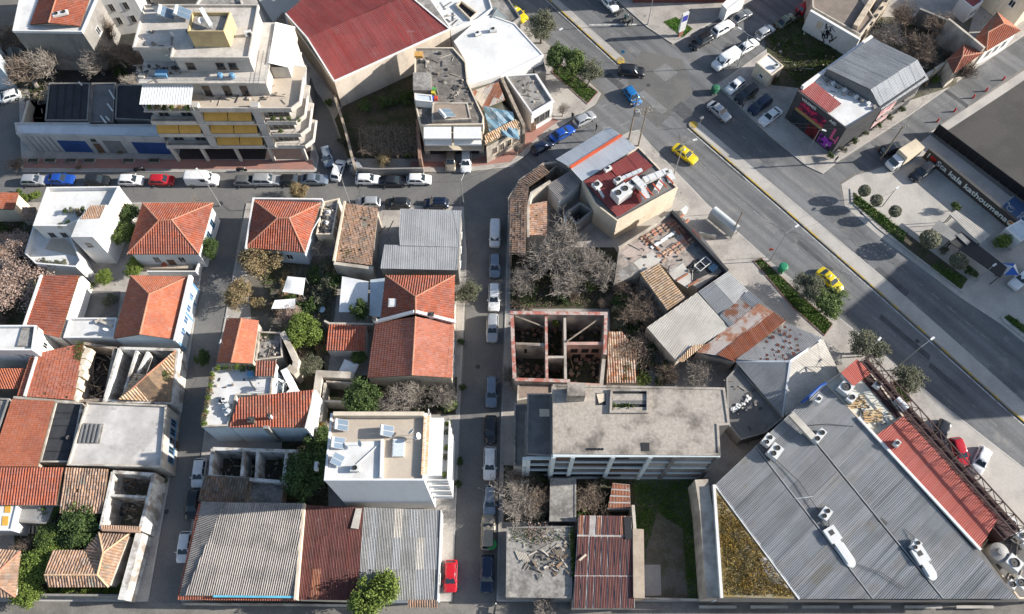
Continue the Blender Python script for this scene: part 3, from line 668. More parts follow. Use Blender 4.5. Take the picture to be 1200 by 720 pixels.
def tree(key, px, py, rad_m, h, label, group=None, z=0.12, zt=None, name=None, cat=None):
 """px, py: where the middle of the crown shows; rad_m crown radius; h total height; z: ground height"""
 base = key.split('_')[0]; t, c = tree_kind(key)
 R0 = {'bare': 3.4, 'brown': 3.4, 'shrub': 1.9}.get(base, 1.05 if base.startswith('bush') else 2.5)
 H0 = {'bare': 6.0, 'brown': 6.0, 'shrub': 2.2}.get(base, 1.5 if base.startswith('bush') else 5.4)
 if group and base.startswith('bush') and not label.startswith(('green', 'dark', 'grey', 'dry')): label = {'bush': 'mid green ', 'bushb': 'bright green ', 'bushd': 'dark green ', 'busho': 'grey green ', 'bushg': 'dry golden '}[base] + label
 p = P(px, py, z + h * .62); sh = base.startswith('bush') or base == 'shrub'
 r = thing(name or ('shrub' if sh else 'bare_tree' if base in ('bare', 'brown') else 'tree'), label, cat or ('shrub' if sh else 'tree'), (p.x, p.y, z), group, RND.uniform(0, 6.28))
 k = rad_m / R0 * (1.3 if base in ('bare', 'brown') else 1.0 if sh else 1.16); r.scale = (k, k * RND.uniform(.9, 1.1), h / H0)
 for nm, me in (('trunk', t), ('crown', c)):
  o = bpy.data.objects.new(nm, me); COL.objects.link(o); o.parent = r
 return r
def turf(name, label, px, m, n, hgt=.25, wd=.09, z=.13, zpix=None, cat='grass'):
 """blades and leaves of ground cover scattered over an outline, one mass"""
 poly = ccw(PP(px, z if zpix is None else zpix)); b = MB(); x0, x1 = min(p.x for p in poly), max(p.x for p in poly); y0, y1 = min(p.y for p in poly), max(p.y for p in poly); rn = random.Random(len(label) + n); k = 0; tries = 0
 def inside(x, y):
  c = False
  for i in range(len(poly)):
   a, d = poly[i], poly[i - 1]
   if (a.y > y) != (d.y > y) and x < (d.x - a.x) * (y - a.y) / (d.y - a.y) + a.x: c = not c
  return c
 cs = [(rn.uniform(x0, x1), rn.uniform(y0, y1), rn.uniform(.3, 1.3)) for _ in range(max(6, n // 60))]
 while k < n and tries < n * 12:
  tries += 1
  if rn.random() < .7: c = rn.choice(cs); x, y = rn.gauss(c[0], c[2]), rn.gauss(c[1], c[2])
  else: x, y = rn.uniform(x0, x1), rn.uniform(y0, y1)
  if not inside(x, y): continue
  k += 1; a = rn.uniform(0, 6.28); h = hgt * rn.uniform(.3, 1.2); dx, dy = math.cos(a) * wd, math.sin(a) * wd; lx, ly = rn.gauss(0, hgt * .6), rn.gauss(0, hgt * .6)
  b.face([(x - dx, y - dy, z), (x + dx, y + dy, z), (x + lx + dx * .5, y + ly + dy * .5, z + h), (x + lx - dx * .5, y + ly - dy * .5, z + h * .9)])
 return tag(O(name, b, m), label, cat, kind='stuff')
def lamp_post(bx, by, h, ax, ay, label, arm=1.6, group='street lamps', m=None, z=.12, double=False):
 p = P(bx, by, z); r = thing('street_lamp', label, 'street lamp', p, group, math.atan2(ay, ax)); b = MB()
 b.tube((0, 0, 0), (0, 0, .9), .11, .1, 8); b.tube((0, 0, .9), (0, 0, h), .075, .05, 8); O('pole', b, m or METAL, r, local=True)
 for s in ((1, -1) if double else (1,)):
  b = MB(); b.tube((0, 0, h - .05), (s * arm, 0, h + .25), .035, .03, 6); O('arm', b, m or METAL, r, local=True)
  b = MB(); b.box((s * (arm + .25), 0, h + .2), (.7, .28, .1)); b.box((s * (arm + .25), 0, h + .16), (.5, .2, .04)); O('lamp_head', b, ACW, r, local=True)
 return r
def person(px, py, yaw, label, top, leg, z=.124, h=1.72, zc=.9):
 p = P(px, py, zc); r = thing('person', label, 'person', (p.x, p.y, z), None, yaw)
 J = [(0, 0, .95, .15), (0, 0, 1.15, .14), (0, 0, 1.38, .17), (0, 0, 1.5, .06), (0, .0, 1.6, .095), (.015, 0, 1.68, .085),
  (.0, .2, 1.42, .06), (.03, .25, 1.15, .045), (.12, .24, .92, .035), (.0, -.2, 1.42, .06), (-.05, -.25, 1.15, .045), (-.02, -.25, .9, .035),
  (.0, .1, .88, .09), (.08, .11, .5, .06), (.0, .11, .07, .045), (.13, .11, .03, .04), (.0, -.1, .88, .09), (.0, -.11, .5, .06), (-.12, -.11, .08, .045), (.0, -.11, .03, .04)]
 Ed = [(0, 1), (1, 2), (2, 3), (3, 4), (4, 5), (2, 6), (6, 7), (7, 8), (2, 9), (9, 10), (10, 11), (0, 12), (12, 13), (13, 14), (14, 15), (0, 16), (16, 17), (17, 18), (18, 19)]
 me = bpy.data.meshes.new('body'); me.from_pydata([j[:3] for j in J], Ed, []); o = bpy.data.objects.new('body', me); COL.objects.link(o)
 md = o.modifiers.new('skin', 'SKIN');
 for i, j in enumerate(J): me.skin_vertices[0].data[i].radius = (j[3], j[3] * 1.0)
 me.skin_vertices[0].data[0].use_root = True
 o.modifiers.new('sub', 'SUBSURF').levels = 1; dg = bpy.context.evaluated_depsgraph_get(); me2 = bpy.data.meshes.new_from_object(o.evaluated_get(dg)); bpy.data.objects.remove(o)
 me2.materials.clear(); me2.materials.append(top); me2.materials.append(leg); me2.materials.append(mat('skin', (.4, .25, .18), .6, grain=.03)); me2.materials.append(BLACK)
 for f in me2.polygons:
  c = f.center; f.material_index = 1 if c.z < .93 and abs(c.y) < .19 else (3 if c.z > 1.62 and (c.x < .03 or c.z > 1.7) else 2 if c.z > 1.5 or (c.z < .97 and abs(c.y) > .19) else 0); f.use_smooth = True
 o = bpy.data.objects.new('body', me2); COL.objects.link(o); o.parent = r; return r
# ================================================================ ground, roads, pavements
g = MB(); g.face([(-900, -600, 0), (900, -600, 0), (900, 1200, 0), (-900, 1200, 0)]); tag(O('ground', g, GROUND), kind='structure')
def sheet(name, px, z, m, kind='structure', parent=None, label=None, cat=None):
 b = MB(); b.face([(p.x, p.y, z) for p in ccw(PP(px, z))]); return tag(O(name, b, m, parent), label, cat, kind=kind)
AVE_L = [(515, -80), (585, 0), (620, 30), (645, 52), (706, 106), (718, 122), (765, 172), (830, 240), (905, 308), (1000, 385), (1100, 470), (1200, 548), (1330, 650)]
AVE_R = [(640, -80), (720, 0), (757, 33), (788, 54), (838, 100), (900, 160), (945, 197), (983, 213), (988, 240), (1030, 277), (1127, 350), (1173, 380), (1330, 505)]
sheet('avenue_road', AVE_L + AVE_R[::-1], .006, ASPHALT)
sheet('junction_road', [(598, 200), (643, 160), (700, 122), (715, 108), (770, 172), (740, 152), (650, 196), (606, 224), (592, 250), (548, 250), (545, 205)], .010, ASPHALT)
sheet('upper_street_road', [(-120, 203), (545, 203), (600, 198), (610, 222), (592, 244), (545, 241), (-120, 236)], .014, ASPH_D)
sheet('centre_street_road', [(546, 234), (594, 234), (589, 400), (585, 500), (580, 712), (532, 712), (541, 480), (549, 300)], .018, ASPH_D)
sheet('left_street_road', [(249, 230), (288, 230), (243, 480), (211, 712), (174, 712), (214, 480)], .018, ASPH_D)
sheet('bottom_street_road', [(-120, 707), (1330, 707), (1330, 800), (-120, 800)], .022, mat('bottom_street_surface', (.2, .185, .165), .92, (.13, .12, .11), .8, .2, .18, 5, .2))
sheet('far_left_street_road', [(-40, 110), (20, 108), (24, 206), (-60, 206)], .018, ASPH_D)
sheet('alley_road', [(300, -40), (330, 10), (336, 60), (385, 130), (408, 192), (408, 206), (372, 206), (374, 190), (345, 95), (285, -40)], .018, ASPH_D)
sheet('side_street_road', [(786, 56), (800, 47), (885, 0), (950, -45), (1010, -45), (950, 12), (900, 55), (838, 98), (830, 92)], .010, ASPHALT)
sheet('cross_street_road', [(962, 206), (985, 190), (1067, 136), (1147, 79), (1210, 36), (1320, -40), (1400, -40), (1210, 72), (1087, 156), (1046, 190), (1000, 204), (984, 214)], .010, ASPHALT)
K = .12
def block(name, px, m=PAVE):
 o = slab(name, px, 0.0, K, m)
 b = MB(); p = ccw(PP(px, 0)); b.ring(inset(p, -.02), .2, 0.0, K + .004); O('kerb', b, KERB, o); return o
block('pavement', [(-90, 238), (248, 238), (213, 480), (174, 705), (-90, 705)])
block('pavement', [(289, 239), (543, 243), (547, 300), (539, 480), (530, 705), (212, 705), (244, 480)])
block('pavement', [(595, 252), (591, 400), (587, 500), (582, 705), (1330, 705), (1330, 652), (1200, 549), (1100, 471), (1000, 386), (905, 309), (830, 241), (765, 173), (748, 153), (738, 155), (651, 197), (610, 224)])
block('pavement', [(26, 202), (370, 202), (374, 186), (342, 95), (283, -40), (26, -40), (22, 100)])
block('pavement', [(410, 202), (545, 202), (600, 196), (642, 159), (698, 122), (704, 110), (644, 55), (619, 33), (584, 2), (513, -78), (312, -40), (334, 10), (338, 60), (387, 130), (410, 190)])
block('pavement', [(840, 100), (901, 159), (945, 195), (964, 204), (984, 188), (1067, 135), (1147, 78), (1210, 35), (1320, -42), (1010, -44), (951, 13), (901, 56)])
block('pavement', [(722, 0), (758, 32), (788, 52), (800, 46), (884, -1), (946, -44), (680, -44)])
b = block('pavement', [(-120, 742), (1330, 742), (1330, 900), (-120, 900)])
z = K + .006
sheet('red_block_paving', [(28, 186), (366, 188), (368, 199), (27, 197)], z, PAVE_R)
sheet('red_block_paving', [(480, 196), (545, 196), (598, 190), (640, 152), (655, 142), (648, 138), (622, 152), (575, 181), (545, 190), (482, 189)], z, PAVE_R)
sheet('yard_soil', [(412, 110), (490, 80), (492, 186), (408, 186), (392, 140)], z, SOIL)
sheet('yard_soil', [(598, 290), (720, 290), (750, 340), (762, 446), (715, 446), (714, 362), (598, 362)], z, SOIL)
sheet('yard_soil', [(590, 545), (830, 560), (826, 604), (590, 612)], z, SOIL)
sheet('yard_dirt', [(742, 560), (830, 560), (822, 703), (752, 703)], z + .004, DIRT)
sheet('yard_concrete_patch', [(753, 662), (774, 662), (775, 698), (752, 699)], z + .01, PAVE_L)
sheet('yard_soil', [(335, 430), (380, 420), (385, 598), (300, 598), (330, 530)], z, SOIL)
sheet('yard_soil', [(420, 440), (536, 442), (534, 486), (405, 486)], z, SOIL)
sheet('yard_soil', [(-40, 250), (60, 250), (50, 330), (20, 400), (-40, 400)], z, SOIL)
sheet('yard_soil', [(15, 600), (120, 600), (130, 640), (160, 690), (20, 692)], z, SOIL)
sheet('yard_dirt', [(288, 300), (400, 300), (384, 440), (300, 440)], z, DIRT)
sheet('yard_soil', [(895, 35), (950, 15), (1005, 60), (950, 105), (905, 100)], z, SOIL)
sheet('yard_dirt', [(1000, 20), (1140, 20), (1120, 100), (1060, 120)], z, DIRT)
sheet('yard_soil', [(20, 20), (160, 20), (160, 145), (40, 145)], z, mat('yard_shade_soil', (.05, .048, .045), .95, (.03, .032, .025), .8, .6, .3))  # soil colour darkened to stand in for shade over this yard
sheet('forecourt_concrete', [(842, 100), (880, 98), (930, 150), (945, 192), (900, 156)], z, PAVE_L)
sheet('forecourt_concrete', [(1082, 460), (1100, 473), (1200, 551), (1330, 655), (1330, 690), (1180, 690), (1100, 500)], z, PAVE_L)
sheet('tiled_court', [(30, 118), (56, 118), (56, 148), (24, 148)], z, PAVE_R)
sheet('cafe_forecourt', [(986, 216), (1002, 206), (1046, 192), (1090, 158), (1320, 335), (1330, 505), (1173, 380), (1127, 350), (1030, 277), (990, 242)], .026, PAVE_L)
sheet('car_park_pavement', [(1087, 157), (1210, 76), (1330, -2), (1330, 8), (1215, 84), (1178, 109), (1112, 152)], .034, PAVE_L)
sheet('car_park_asphalt', [(1103, 156), (1210, 86), (1330, 4), (1400, 300), (1330, 330), (1200, 230)], .030, LOT)
o = slab('planting_strip', [(996, 222), (1004, 220), (1045, 256), (1100, 296), (1140, 327), (1128, 344), (1062, 294), (1028, 268), (997, 237)], 0, .14, PAVE_L)
sheet('planting_soil', [(1000, 225), (1042, 258), (1098, 300), (1134, 327), (1126, 339), (1064, 292), (1000, 238)], .146, SOIL, parent=None)
o = slab('planting_strip', [(1172, 372), (1182, 366), (1330, 476), (1330, 500), (1176, 378)], 0, .14, PAVE_L)
sheet('planting_soil', [(1176, 372), (1183, 369), (1330, 480), (1330, 494)], .146, SOIL)
for name, pl, pr in (('median', [(562, -80), (641, -2), (724, 74)], [(574, -80), (651, -2), (731, 70)]), ('median', [(808, 149), (913, 240), (1027, 340), (1183, 480), (1330, 606)], [(818, 144), (932, 240), (1038, 329), (1200, 473), (1330, 582)])):
 px = pl + pr[::-1]; o = slab(name, px, 0, .14, PAVE_L if name else PAVE)
 A = PP(pl, 0); B = PP(pr, 0); b = MB(); wallrun(b, A, .22, 0, .155); O('kerb', b, KERB_Y, o); b = MB(); wallrun(b, B, .2, 0, .152); O('kerb', b, KERB, o)
 b = MB()
 for i in range(len(A) - 1): b.bar((A[i].x - .35, A[i].y - .3, .012), (A[i + 1].x - .35, A[i + 1].y - .3, .012), .14, .003)
 O('edge_line', b, LINE, o)
for c, e in ((P(812, 147), P(818, 152)), (P(727, 72), P(721, 67))):
 b = MB(); b.lathe((c.x, c.y, 0), [(.75, 0), (.75, .165), (.6, .17)], 16); O('median_nose', b, KERB_Y).__setitem__('kind', 'structure')
def dashes(a, b_, n, m, w=.12, f=.45):
 a, b_ = P(*a), P(*b_); d = MB()
 for i in range(n):
  s = a.lerp(b_, i / n); e = a.lerp(b_, (i + f) / n); d.bar((s.x, s.y, .010), (e.x, e.y, .010), w, .003)
 tag(O('lane_dashes', d, m), kind='structure')
dashes((790, 165), (1180, 510), 22, LINE_Y); dashes((600, -10), (690, 68), 6, LINE_Y); dashes((870, 160), (1190, 425), 18, LINE_Y); dashes((672, -10), (760, 60), 6, LINE_Y)
d = MB()                                  # worn zebra crossing at the mouth of the left street
for i in range(0, 7, 2):
 a = P(700 + i * 6.5, 128 + i * 5.0); e = P(712 + i * 6.5, 122 + i * 5.0); d.bar((a.x, a.y, .016), (e.x, e.y, .016), .22, .003)
tag(O('zebra_crossing', d, LINE_Y), kind='structure')
d = MB()
a, e = P(690, 29.5), P(746, 29); d.bar((a.x, a.y, .016), (e.x, e.y, .016), .35, .003); tag(O('stop_line', d, LINE), kind='structure')
def tint(nm, px, zz, m): return sheet(nm, px, zz, m)
sheet('asphalt_patch', [(752, 60), (800, 70), (812, 110), (770, 150), (738, 120), (735, 80)], .0105, mat('asphalt_pale_patch', (.135, .13, .12), .9, (.1, .1, .1), .8, .2, .15, 5))
# ================================================================ upper left: tall grey house, shop row, apartment block
px = [(16, 38), (97, 39), (113, 2), (120, -20), (28, -20)]
r, poly = flat('grey_house', 'tall grey rendered house with red tiled roof beside the leafless creepers', px, 9.0, GREYW, WHITE2, .35, WHITE, cat='house')
tiles(r, [PP([(57, 27, 10.6), (35, 29, 9.25), (52, -18, 9.25), (71, -18, 10.6)]), PP([(57, 27, 10.6), (71, -18, 10.6), (110, -16, 9.25), (94, 31, 9.25)])], TERRA, [(P(57, 27, 10.6), P(71, -18, 10.6))])
m = MB(); m.face([P(57, 28, 10.5), P(36, 29.5, 9), P(93, 31.5, 9)]); O('gable', m, GREYW, r)
windows(r, poly, (.9, .4), 1, 5.2, 1.1, 1.5)
m = MB(); a, b, n = pick(poly, (0, -1)); c1 = a.lerp(b, .28) + n * .03; c2 = a.lerp(b, .97) + n * .03
m.face([(c1.x, c1.y, .1), (c2.x, c2.y, .1), (c2.x, c2.y, 2.2), (a.lerp(b, .75).x, a.lerp(b, .75).y - .04, 2.9), (a.lerp(b, .6).x, a.lerp(b, .6).y - .04, 2.2), (a.lerp(b, .45).x, a.lerp(b, .45).y - .04, 3.0), (c1.x, c1.y, 2.6)])
O('old_plaster_patch', m, mat('old_plaster_grey', (.34, .31, .28), .95, (.22, .2, .18), .8, .7, .2), r)
chiller(P(72, 18, 10.2), .3, 'long grey cooling unit lying on the red tiled roof of the tall grey house', (2.4, .9, .5), 2)
r, poly = flat('white_house', 'pale white house with narrow windows behind the tall grey house', [(107, -6), (152, -12), (160, -50), (100, -50)], 9.5, WHITE, WHITE2, .4, cat='house')
windows(r, poly, 'S', 2, 5.5, .8, 1.6, fm=GREYW); windows(r, poly, 'S', 2, 2.5, .8, 1.6, fm=GREYW); windows(r, poly, 'E', 3, 5.5, .9, 1.5)
r, poly = flat('blue_house', 'pale blue plastered house with dark windows at the far left street', [(-60, -15), (-22, 10), (-14, 62), (-70, 62)], 9.0, BLUEW, CONC_G, .4, cat='house')
windows(r, poly, 'E', 4, 5.6, 1.0, 1.6, fm=GREYW); windows(r, poly, 'E', 4, 2.4, 1.0, 1.6, fm=GREYW)
r, poly = flat('backdrop_building', 'dark grey building between the apartment block and the white house', [(165, -20), (235, -24), (238, -60), (160, -60)], 8, GREYW, CONC_D, .4)
windows(r, poly, 'S', 3, 4.6, 1.0, 1.4)
r, poly = flat('shop_row', 'low grey shop row with blue roller shutters along shaded pavement', [(20, 158), (192, 162), (190, 147), (107, 147), (105, 145), (18, 145)], 4.4, mat('shop_grey_plaster', (.42, .42, .41), .9, (.3, .3, .3), .7, .5, .1, streak=.3), STEEL_L, .25, cat='shop')
for t, w, h, mm, nm in ((.34, 4.6, 3.0, BLUEP, 'roller_shutter'), (.62, 2.9, 3.2, SHUT_G, 'roller_shutter'), (.87, 5.4, 3.0, BLUEP, 'roller_shutter'), (.5, 1.1, 2.4, SHUT_B, 'door')): door(r, poly, 'S', t, w, h, mm, name=nm)
for t in (.05, .09, .13, .17, .21): door(r, poly, 'S', t, .16, 3.9, GREYW, name='pilaster')
windows(r, poly, 'S', 1, 3.0, .9, .8, fm=GREYW, m=.485)
r, poly = flat('shed', 'black tarred shed roof behind the shop row by the red court', [(58, 98), (106, 98), (103, 142), (53, 142)], 4.1, GREYW, TAR, .15, cat='shed')
for i in range(6):
 m = MB(); a = P(59 + i * 9.4, 99, 4.13); b = P(55 + i * 9.5, 141, 4.13); m.bar(a, b, .1, .06); O('roof_batten', m, BLACK, r)
r, poly = flat('shed', 'dark shed roof behind the shop row against the apartment block', [(137, 100), (172, 100), (182, 142), (135, 140)], 4.1, GREYW, TAR, .15, cat='shed')
r, poly = flat('shed', 'grey flat shed with pale pipes behind the shop row', [(108, 98), (135, 98), (133, 144), (105, 144)], 3.6, GREYW, CONC_D, .15, cat='shed')
for i, (x, y, e, f) in enumerate(((96, 100, 92, 96), (128, 106, 134, 116), (126, 122, 132, 130), (118, 136, 124, 144), (124, 137, 128, 141))):
 m = MB(); m.tube(P(x, y, 4.3), P(e, f, 4.9), .13, .13, 8); m.tube(P(x, y, 3.6), P(x, y, 4.3), .1, .1, 8); tag(O('vent_pipe', m, ACW), 'pale vent pipe standing on the dark sheds behind the shop row', 'pipe', 'pale vent pipes on the dark sheds')
wall('boundary_wall', 'cream boundary wall beside the red tiled court', [(33, 118), (25, 147)], .1, 2.0, CREAM, .4)
for i, x in enumerate((39, 59, 84, 105, 151, 181)):
 p = P(x, 189, .3); r = thing('planter', 'dark rectangular planter on the pavement before the shop row', 'planter', (p.x, p.y, K + .006), 'planters before the shop row')
 m = MB(); m.ring([(-.9 + p.x, -.4 + p.y), (.9 + p.x, -.4 + p.y), (.9 + p.x, .4 + p.y), (-.9 + p.x, .4 + p.y)], .08, K + .006, .55); O('box', m, CONC_G, r)
 m = MB(); m.box((p.x, p.y, K + .01), (1.62, .64, .34)); O('earth', m, SOIL, r)
for i, (x, y) in enumerate(((92, 195), (118, 178), (141, 178))): tree('bushg_%d' % i, x, y, .55, .8, 'small dry yellow plant beside the %s' % ('parked blue car', 'grey roller shutter', 'second blue shutter')[i])
m = MB(); m.prism([(-54.8, 78.9), (-33.2, 78.9), (-33.2, 81.3), (-54.8, 81.3)], K + .008, K + .02); tag(O('arcade_paving_shade', m, mat('arcade_paving_shade', (.07, .05, .048), .9, (.05, .042, .04), .7, .6, .1)), kind='structure')  # red paving darkened, the shade behind the columns is in its colour
X0, X1, Y0 = -55.0, -33.0, 78.2
root = thing('apartment_block', 'tall stepped cream apartment block with ochre awnings and balconies', 'apartment building', ((X0 + X1) / 2, 84, 0))
APC = mat('apartment_plaster', (.52, .48, .43), .88, (.38, .35, .31), .8, .4, .1, 3, streak=.3); APD = mat('apartment_recess_grey', (.44, .42, .39), .9, (.33, .31, .29), .6, .4, .08)
YB = 92.5
def part(nm, m, mt): return O(nm, m, mt, root)
m = MB(); m.prism([(X0 + .6, Y0 + 3.2), (X1 - .5, Y0 + 3.2), (X1 - .5, YB), (X0 + .6, YB)], .1, 4.1, top=False); part('ground_floor_wall', m, CONC_D)  # dark wall colour paints in the shade of the recessed ground floor
for i, x in enumerate((X0 + .4, -49.8, -44.4, -39, X1 - .6)):
 m = MB(); m.box((x, Y0 + .5, .12), (.45, .5, 4.0)); part('column', m, APC)
fl = [4.1, 7.1, 10.1, 13.1]
m = MB(); m.prism([(X0 + .3, Y0 + 1.5), (X1 - .9, Y0 + 1.5), (X1 - .9, YB), (X0 + .3, YB)], 4.15, 13.1, top=False); part('wall', m, APD)
AX = [(X0 + .1, -48.0), (-46.6, -39.3), (-37.3, X1 + 1.2)]
for k, z0 in enumerate(fl):
 m = MB()
 if k < 3: out = 0.0
 ext = .0 if k < 3 else .0
 m.prism([(X0, Y0), (X1 + .2, Y0), (X1 + 1.4, Y0 + 1.3), (X1 + 1.4, Y0 + 5.5 + k), (X1 - .7, Y0 + 6 + k), (X1 - .7, YB), (X0, YB)], z0 - .18, z0 + .02, bottom=True); part('floor_slab', m, APC)
 if k < 3:
  for j, (xa, xb) in enumerate(AX):
   m = MB()
   if j == 2: pts = [(xa, Y0 + .08), (X1 + .15, Y0 + .08), (X1 + 1.3, Y0 + 1.35), (X1 + 1.3, Y0 + 5)]
   else: pts = [(xa, Y0 + 1.2), (xa, Y0 + .08), (xb, Y0 + .08), (xb, Y0 + 1.2)]
   wallrun(m, [Vector((p[0], p[1], 0)) for p in pts], .12, z0 + .02, z0 + .62); part('balcony_parapet', m, APC)
   m = MB()
   for q in range(len(pts) - 1): m.tube((pts[q][0], pts[q][1], z0 + 1.0), (pts[q + 1][0], pts[q + 1][1], z0 + 1.0), .03, .03, 5)
   L = abs(xb - xa); n = int(L / 1.1)
   for q in range(n + 1): m.tube((xa + (min(xb, X1 + .1) - xa) * q / n, Y0 + .08, z0 + .6), (xa + (min(xb, X1 + .1) - xa) * q / n, Y0 + .08, z0 + 1.0), .02, .02, 4)
   part('balcony_rail', m, DARKM)
   for q in range(2 if j != 1 else 3):
    w_ = window(root, (xa + (min(xb, X1 - 1) - xa) * (q + .5) / (2 if j != 1 else 3), Y0 + 1.5 - .004), (0, -1), z0 + .03, 1.7, 2.2, APC, GLASS, 'balcony_door')
  for j in ((0, 1) if k == 1 else (1,)):
   xa, xb = AX[j]; h = 2 if j == 1 else 2
   for q in range(h):
    m = MB(); a = xa + (xb - xa) * q / h + .06; b = xa + (xb - xa) * (q + 1) / h - .06; top = z0 + 2.75; Yt = Y0 + 1.35; lo = z0 + 1.15
    for s in range(4):
     ya, yb = Yt + (Y0 - .25 - Yt) * s / 4, Yt + (Y0 - .25 - Yt) * (s + 1) / 4; za, zb_ = top + (lo - top) * s / 4 - .05 * math.sin(s * .8), top + (lo - top) * (s + 1) / 4 - .05 * math.sin((s + 1) * .8)
     m.face([(a, ya, za), (a, yb, zb_), (b, yb, zb_), (b, ya, za)]); m.face([(a, ya, za - .02), (b, ya, za - .02), (b, yb, zb_ - .02), (a, yb, zb_ - .02)])
    m.tube((a, Y0 - .25, lo), (b, Y0 - .25, lo), .03, .03, 5); part('awning', m, AWN_Y)
 for x in (-47.3, -38.3): m = MB(); m.box((x, Y0 + .6, z0 + .02), (1.2, 1.0, 2.8 if k < 3 else .9)); part('pier', m, APD)
TZ = 13.12
m = MB(); m.prism([(X0 + .3, Y0 + .2), (X1 + .1, Y0 + .2), (X1 + 1.2, Y0 + 1.4), (X1 + 1.2, Y0 + 8.4), (X1 - .8, Y0 + 8.5), (X1 - .8, YB - .1), (X0 + .3, YB - .1)], 13.123, 13.14); part('terrace_paving', m, TERRACE)
m = MB(); wallrun(m, [Vector(p) for p in ((X0 + 8.4, Y0 + .1, 0), (X1 + .15, Y0 + .1, 0), (X1 + 1.3, Y0 + 1.35, 0), (X1 + 1.3, Y0 + 6, 0))], .18, TZ, TZ + .75); part('terrace_parapet', m, APC)
m = MB(); m.prism([(X0 + .3, Y0 + 3.4), (X0 + 8.6, Y0 + 3.4), (X0 + 8.6, Y0 + 3.0), (X1 - 3.4, Y0 + 3.0), (X1 - 3.4, YB), (X0 + .3, YB)], TZ, 16.1, top=False); part('set_back_wall', m, APD)
for x in (-45.6, -42.6, -40.0, -51.8): window(root, (x, Y0 + (3.0 if x > -46 else 3.4) - .004), (0, -1), TZ + .1, 1.1, 2.1, SHUT_B, GLASS, 'terrace_door')
m = MB(); m.prism([(X0, Y0 + 2.6), (X1 - 3.1, Y0 + 2.6), (X1 - 3.1, YB + .2), (X0, YB + .2)], 16.1, 16.3, bottom=True); part('floor_slab', m, APC)
m = MB()
for a, b in (((X0 + .1, Y0 + 2.7), (X1 - 3.2, Y0 + 2.7)), ((X1 - 3.2, Y0 + 2.7), (X1 - 3.2, Y0 + 9))):
 for zz in (.5, .8, 1.05): m.tube((a[0], a[1], 16.3 + zz), (b[0], b[1], 16.3 + zz), .025, .025, 5)
 for q in range(14): t = q / 13; m.tube((a[0] + (b[0] - a[0]) * t, a[1] + (b[1] - a[1]) * t, 16.3), (a[0] + (b[0] - a[0]) * t, a[1] + (b[1] - a[1]) * t, 17.35), .02, .02, 4)
part('terrace_rail', m, METAL)
m = MB(); m.prism([(X0 + 6.0, Y0 + 4.8), (X1 - 5.2, Y0 + 4.8), (X1 - 5.2, YB), (X0 + .3, YB), (X0 + .3, Y0 + 6.6), (X0 + 6.0, Y0 + 6.6)], 16.3, 19.2, top=False); part('penthouse_wall', m, APD)
for x in (-47.2, -42.8, -41.0): window(root, (x, Y0 + 4.796), (0, -1), 16.9, 1.2, 1.3, SHUT_B, GLASS)
m = MB(); m.prism([(X0 - .1, Y0 + 6.2), (X0 + 5.7, Y0 + 6.2), (X0 + 5.7, Y0 + 4.3), (X1 - 4.9, Y0 + 4.3), (X1 - 4.9, YB + .3), (X0 - .1, YB + .3)], 19.2, 19.45, bottom=True); part('roof', m, APC)
m = MB(); m.ring([(X0 - .1, Y0 + 6.2), (X0 + 5.7, Y0 + 6.2), (X0 + 5.7, Y0 + 4.3), (X1 - 4.9, Y0 + 4.3), (X1 - 4.9, YB + .3), (X0 - .1, YB + .3)], .2, 19.45, 19.85); part('roof_parapet', m, APC)
m = MB(); m.prism([(-46.2, 84.8), (-41.0, 84.8), (-40.6, 88.5), (-46.2, 88.5)], 19.45, 21.9); part('stair_tower', m, YELLOWW)
m = MB(); m.prism([(-46.0, 85.0), (-41.2, 85.0), (-40.9, 88.3), (-46.0, 88.3)], 21.9, 22.0); part('stair_tower_deck', m, CONC_G)
m = MB(); m.ring([(-46.2, 84.8), (-41.0, 84.8), (-40.6, 88.5), (-46.2, 88.5)], .16, 21.9, 22.6); part('stair_tower_parapet', m, YELLOWW)
m = MB(); A = [Vector((X1 - 3.2, Y0 + 6.2, 16.6)), Vector((X1 - .4, Y0 + 6.2, 15.6)), Vector((X1 - .4, YB, 15.6)), Vector((X1 - 3.2, YB, 16.6))]; cover(m, A, .3, 99, .03, prof='rib'); part('lean_to_roof', m, AWN_W)
m = MB(); m.prism([(X1 - 3.3, Y0 + 6.4), (X1 - .6, Y0 + 6.4), (X1 - .6, YB), (X1 - 3.3, YB)], TZ, 15.5, top=False); part('lean_to_wall', m, APC)
m = MB(); A = [Vector((X0 + .3, Y0 + 2.9, 15.7)), Vector((X0 + .3, Y0 - .4, 15.2)), Vector((X0 + 7.9, Y0 - .4, 15.2)), Vector((X0 + 7.9, Y0 + 2.9, 15.7))]; cover(m, A, .4, 99, .03, prof='rib'); part('pergola_roof', m, AWN_W)
for x in (X0 + .5, X0 + 4.1, X0 + 7.7): m = MB(); m.box((x, Y0 - .1, TZ), (.1, .1, 2.05)); part('pergola_post', m, METAL)
for i in range(7): tree('bush%s_%d' % ('bgd'[i % 3] if i % 3 < 2 else 'd', i % 3), 0, 0, .6, .9, 'potted shrub on the terrace edge under the white pergola', 'terrace shrubs under the white pergola').location = (X0 + .9 + i * 1.15, Y0 + .35, TZ + .02)
for i, (x, k) in enumerate(((-36.4, 2), (-35.2, 2), (-34.0, 2), (-36, 1), (-32.6, 2))): tree('bush_%d' % (i % 3), 0, 0, .5, .9, 'potted shrub on the corner balconies of the apartment block', 'balcony shrubs of the apartment block').location = (x, Y0 + .6, fl[k] + .02)
solar((-51, 90.6, 19.45), math.pi / 2, 'solar water heater with white tank at the back of the apartment roof'); solar((-48.6, 90.6, 19.45), math.pi / 2, 'solar water heater next to the ochre stair tower', tank=True)
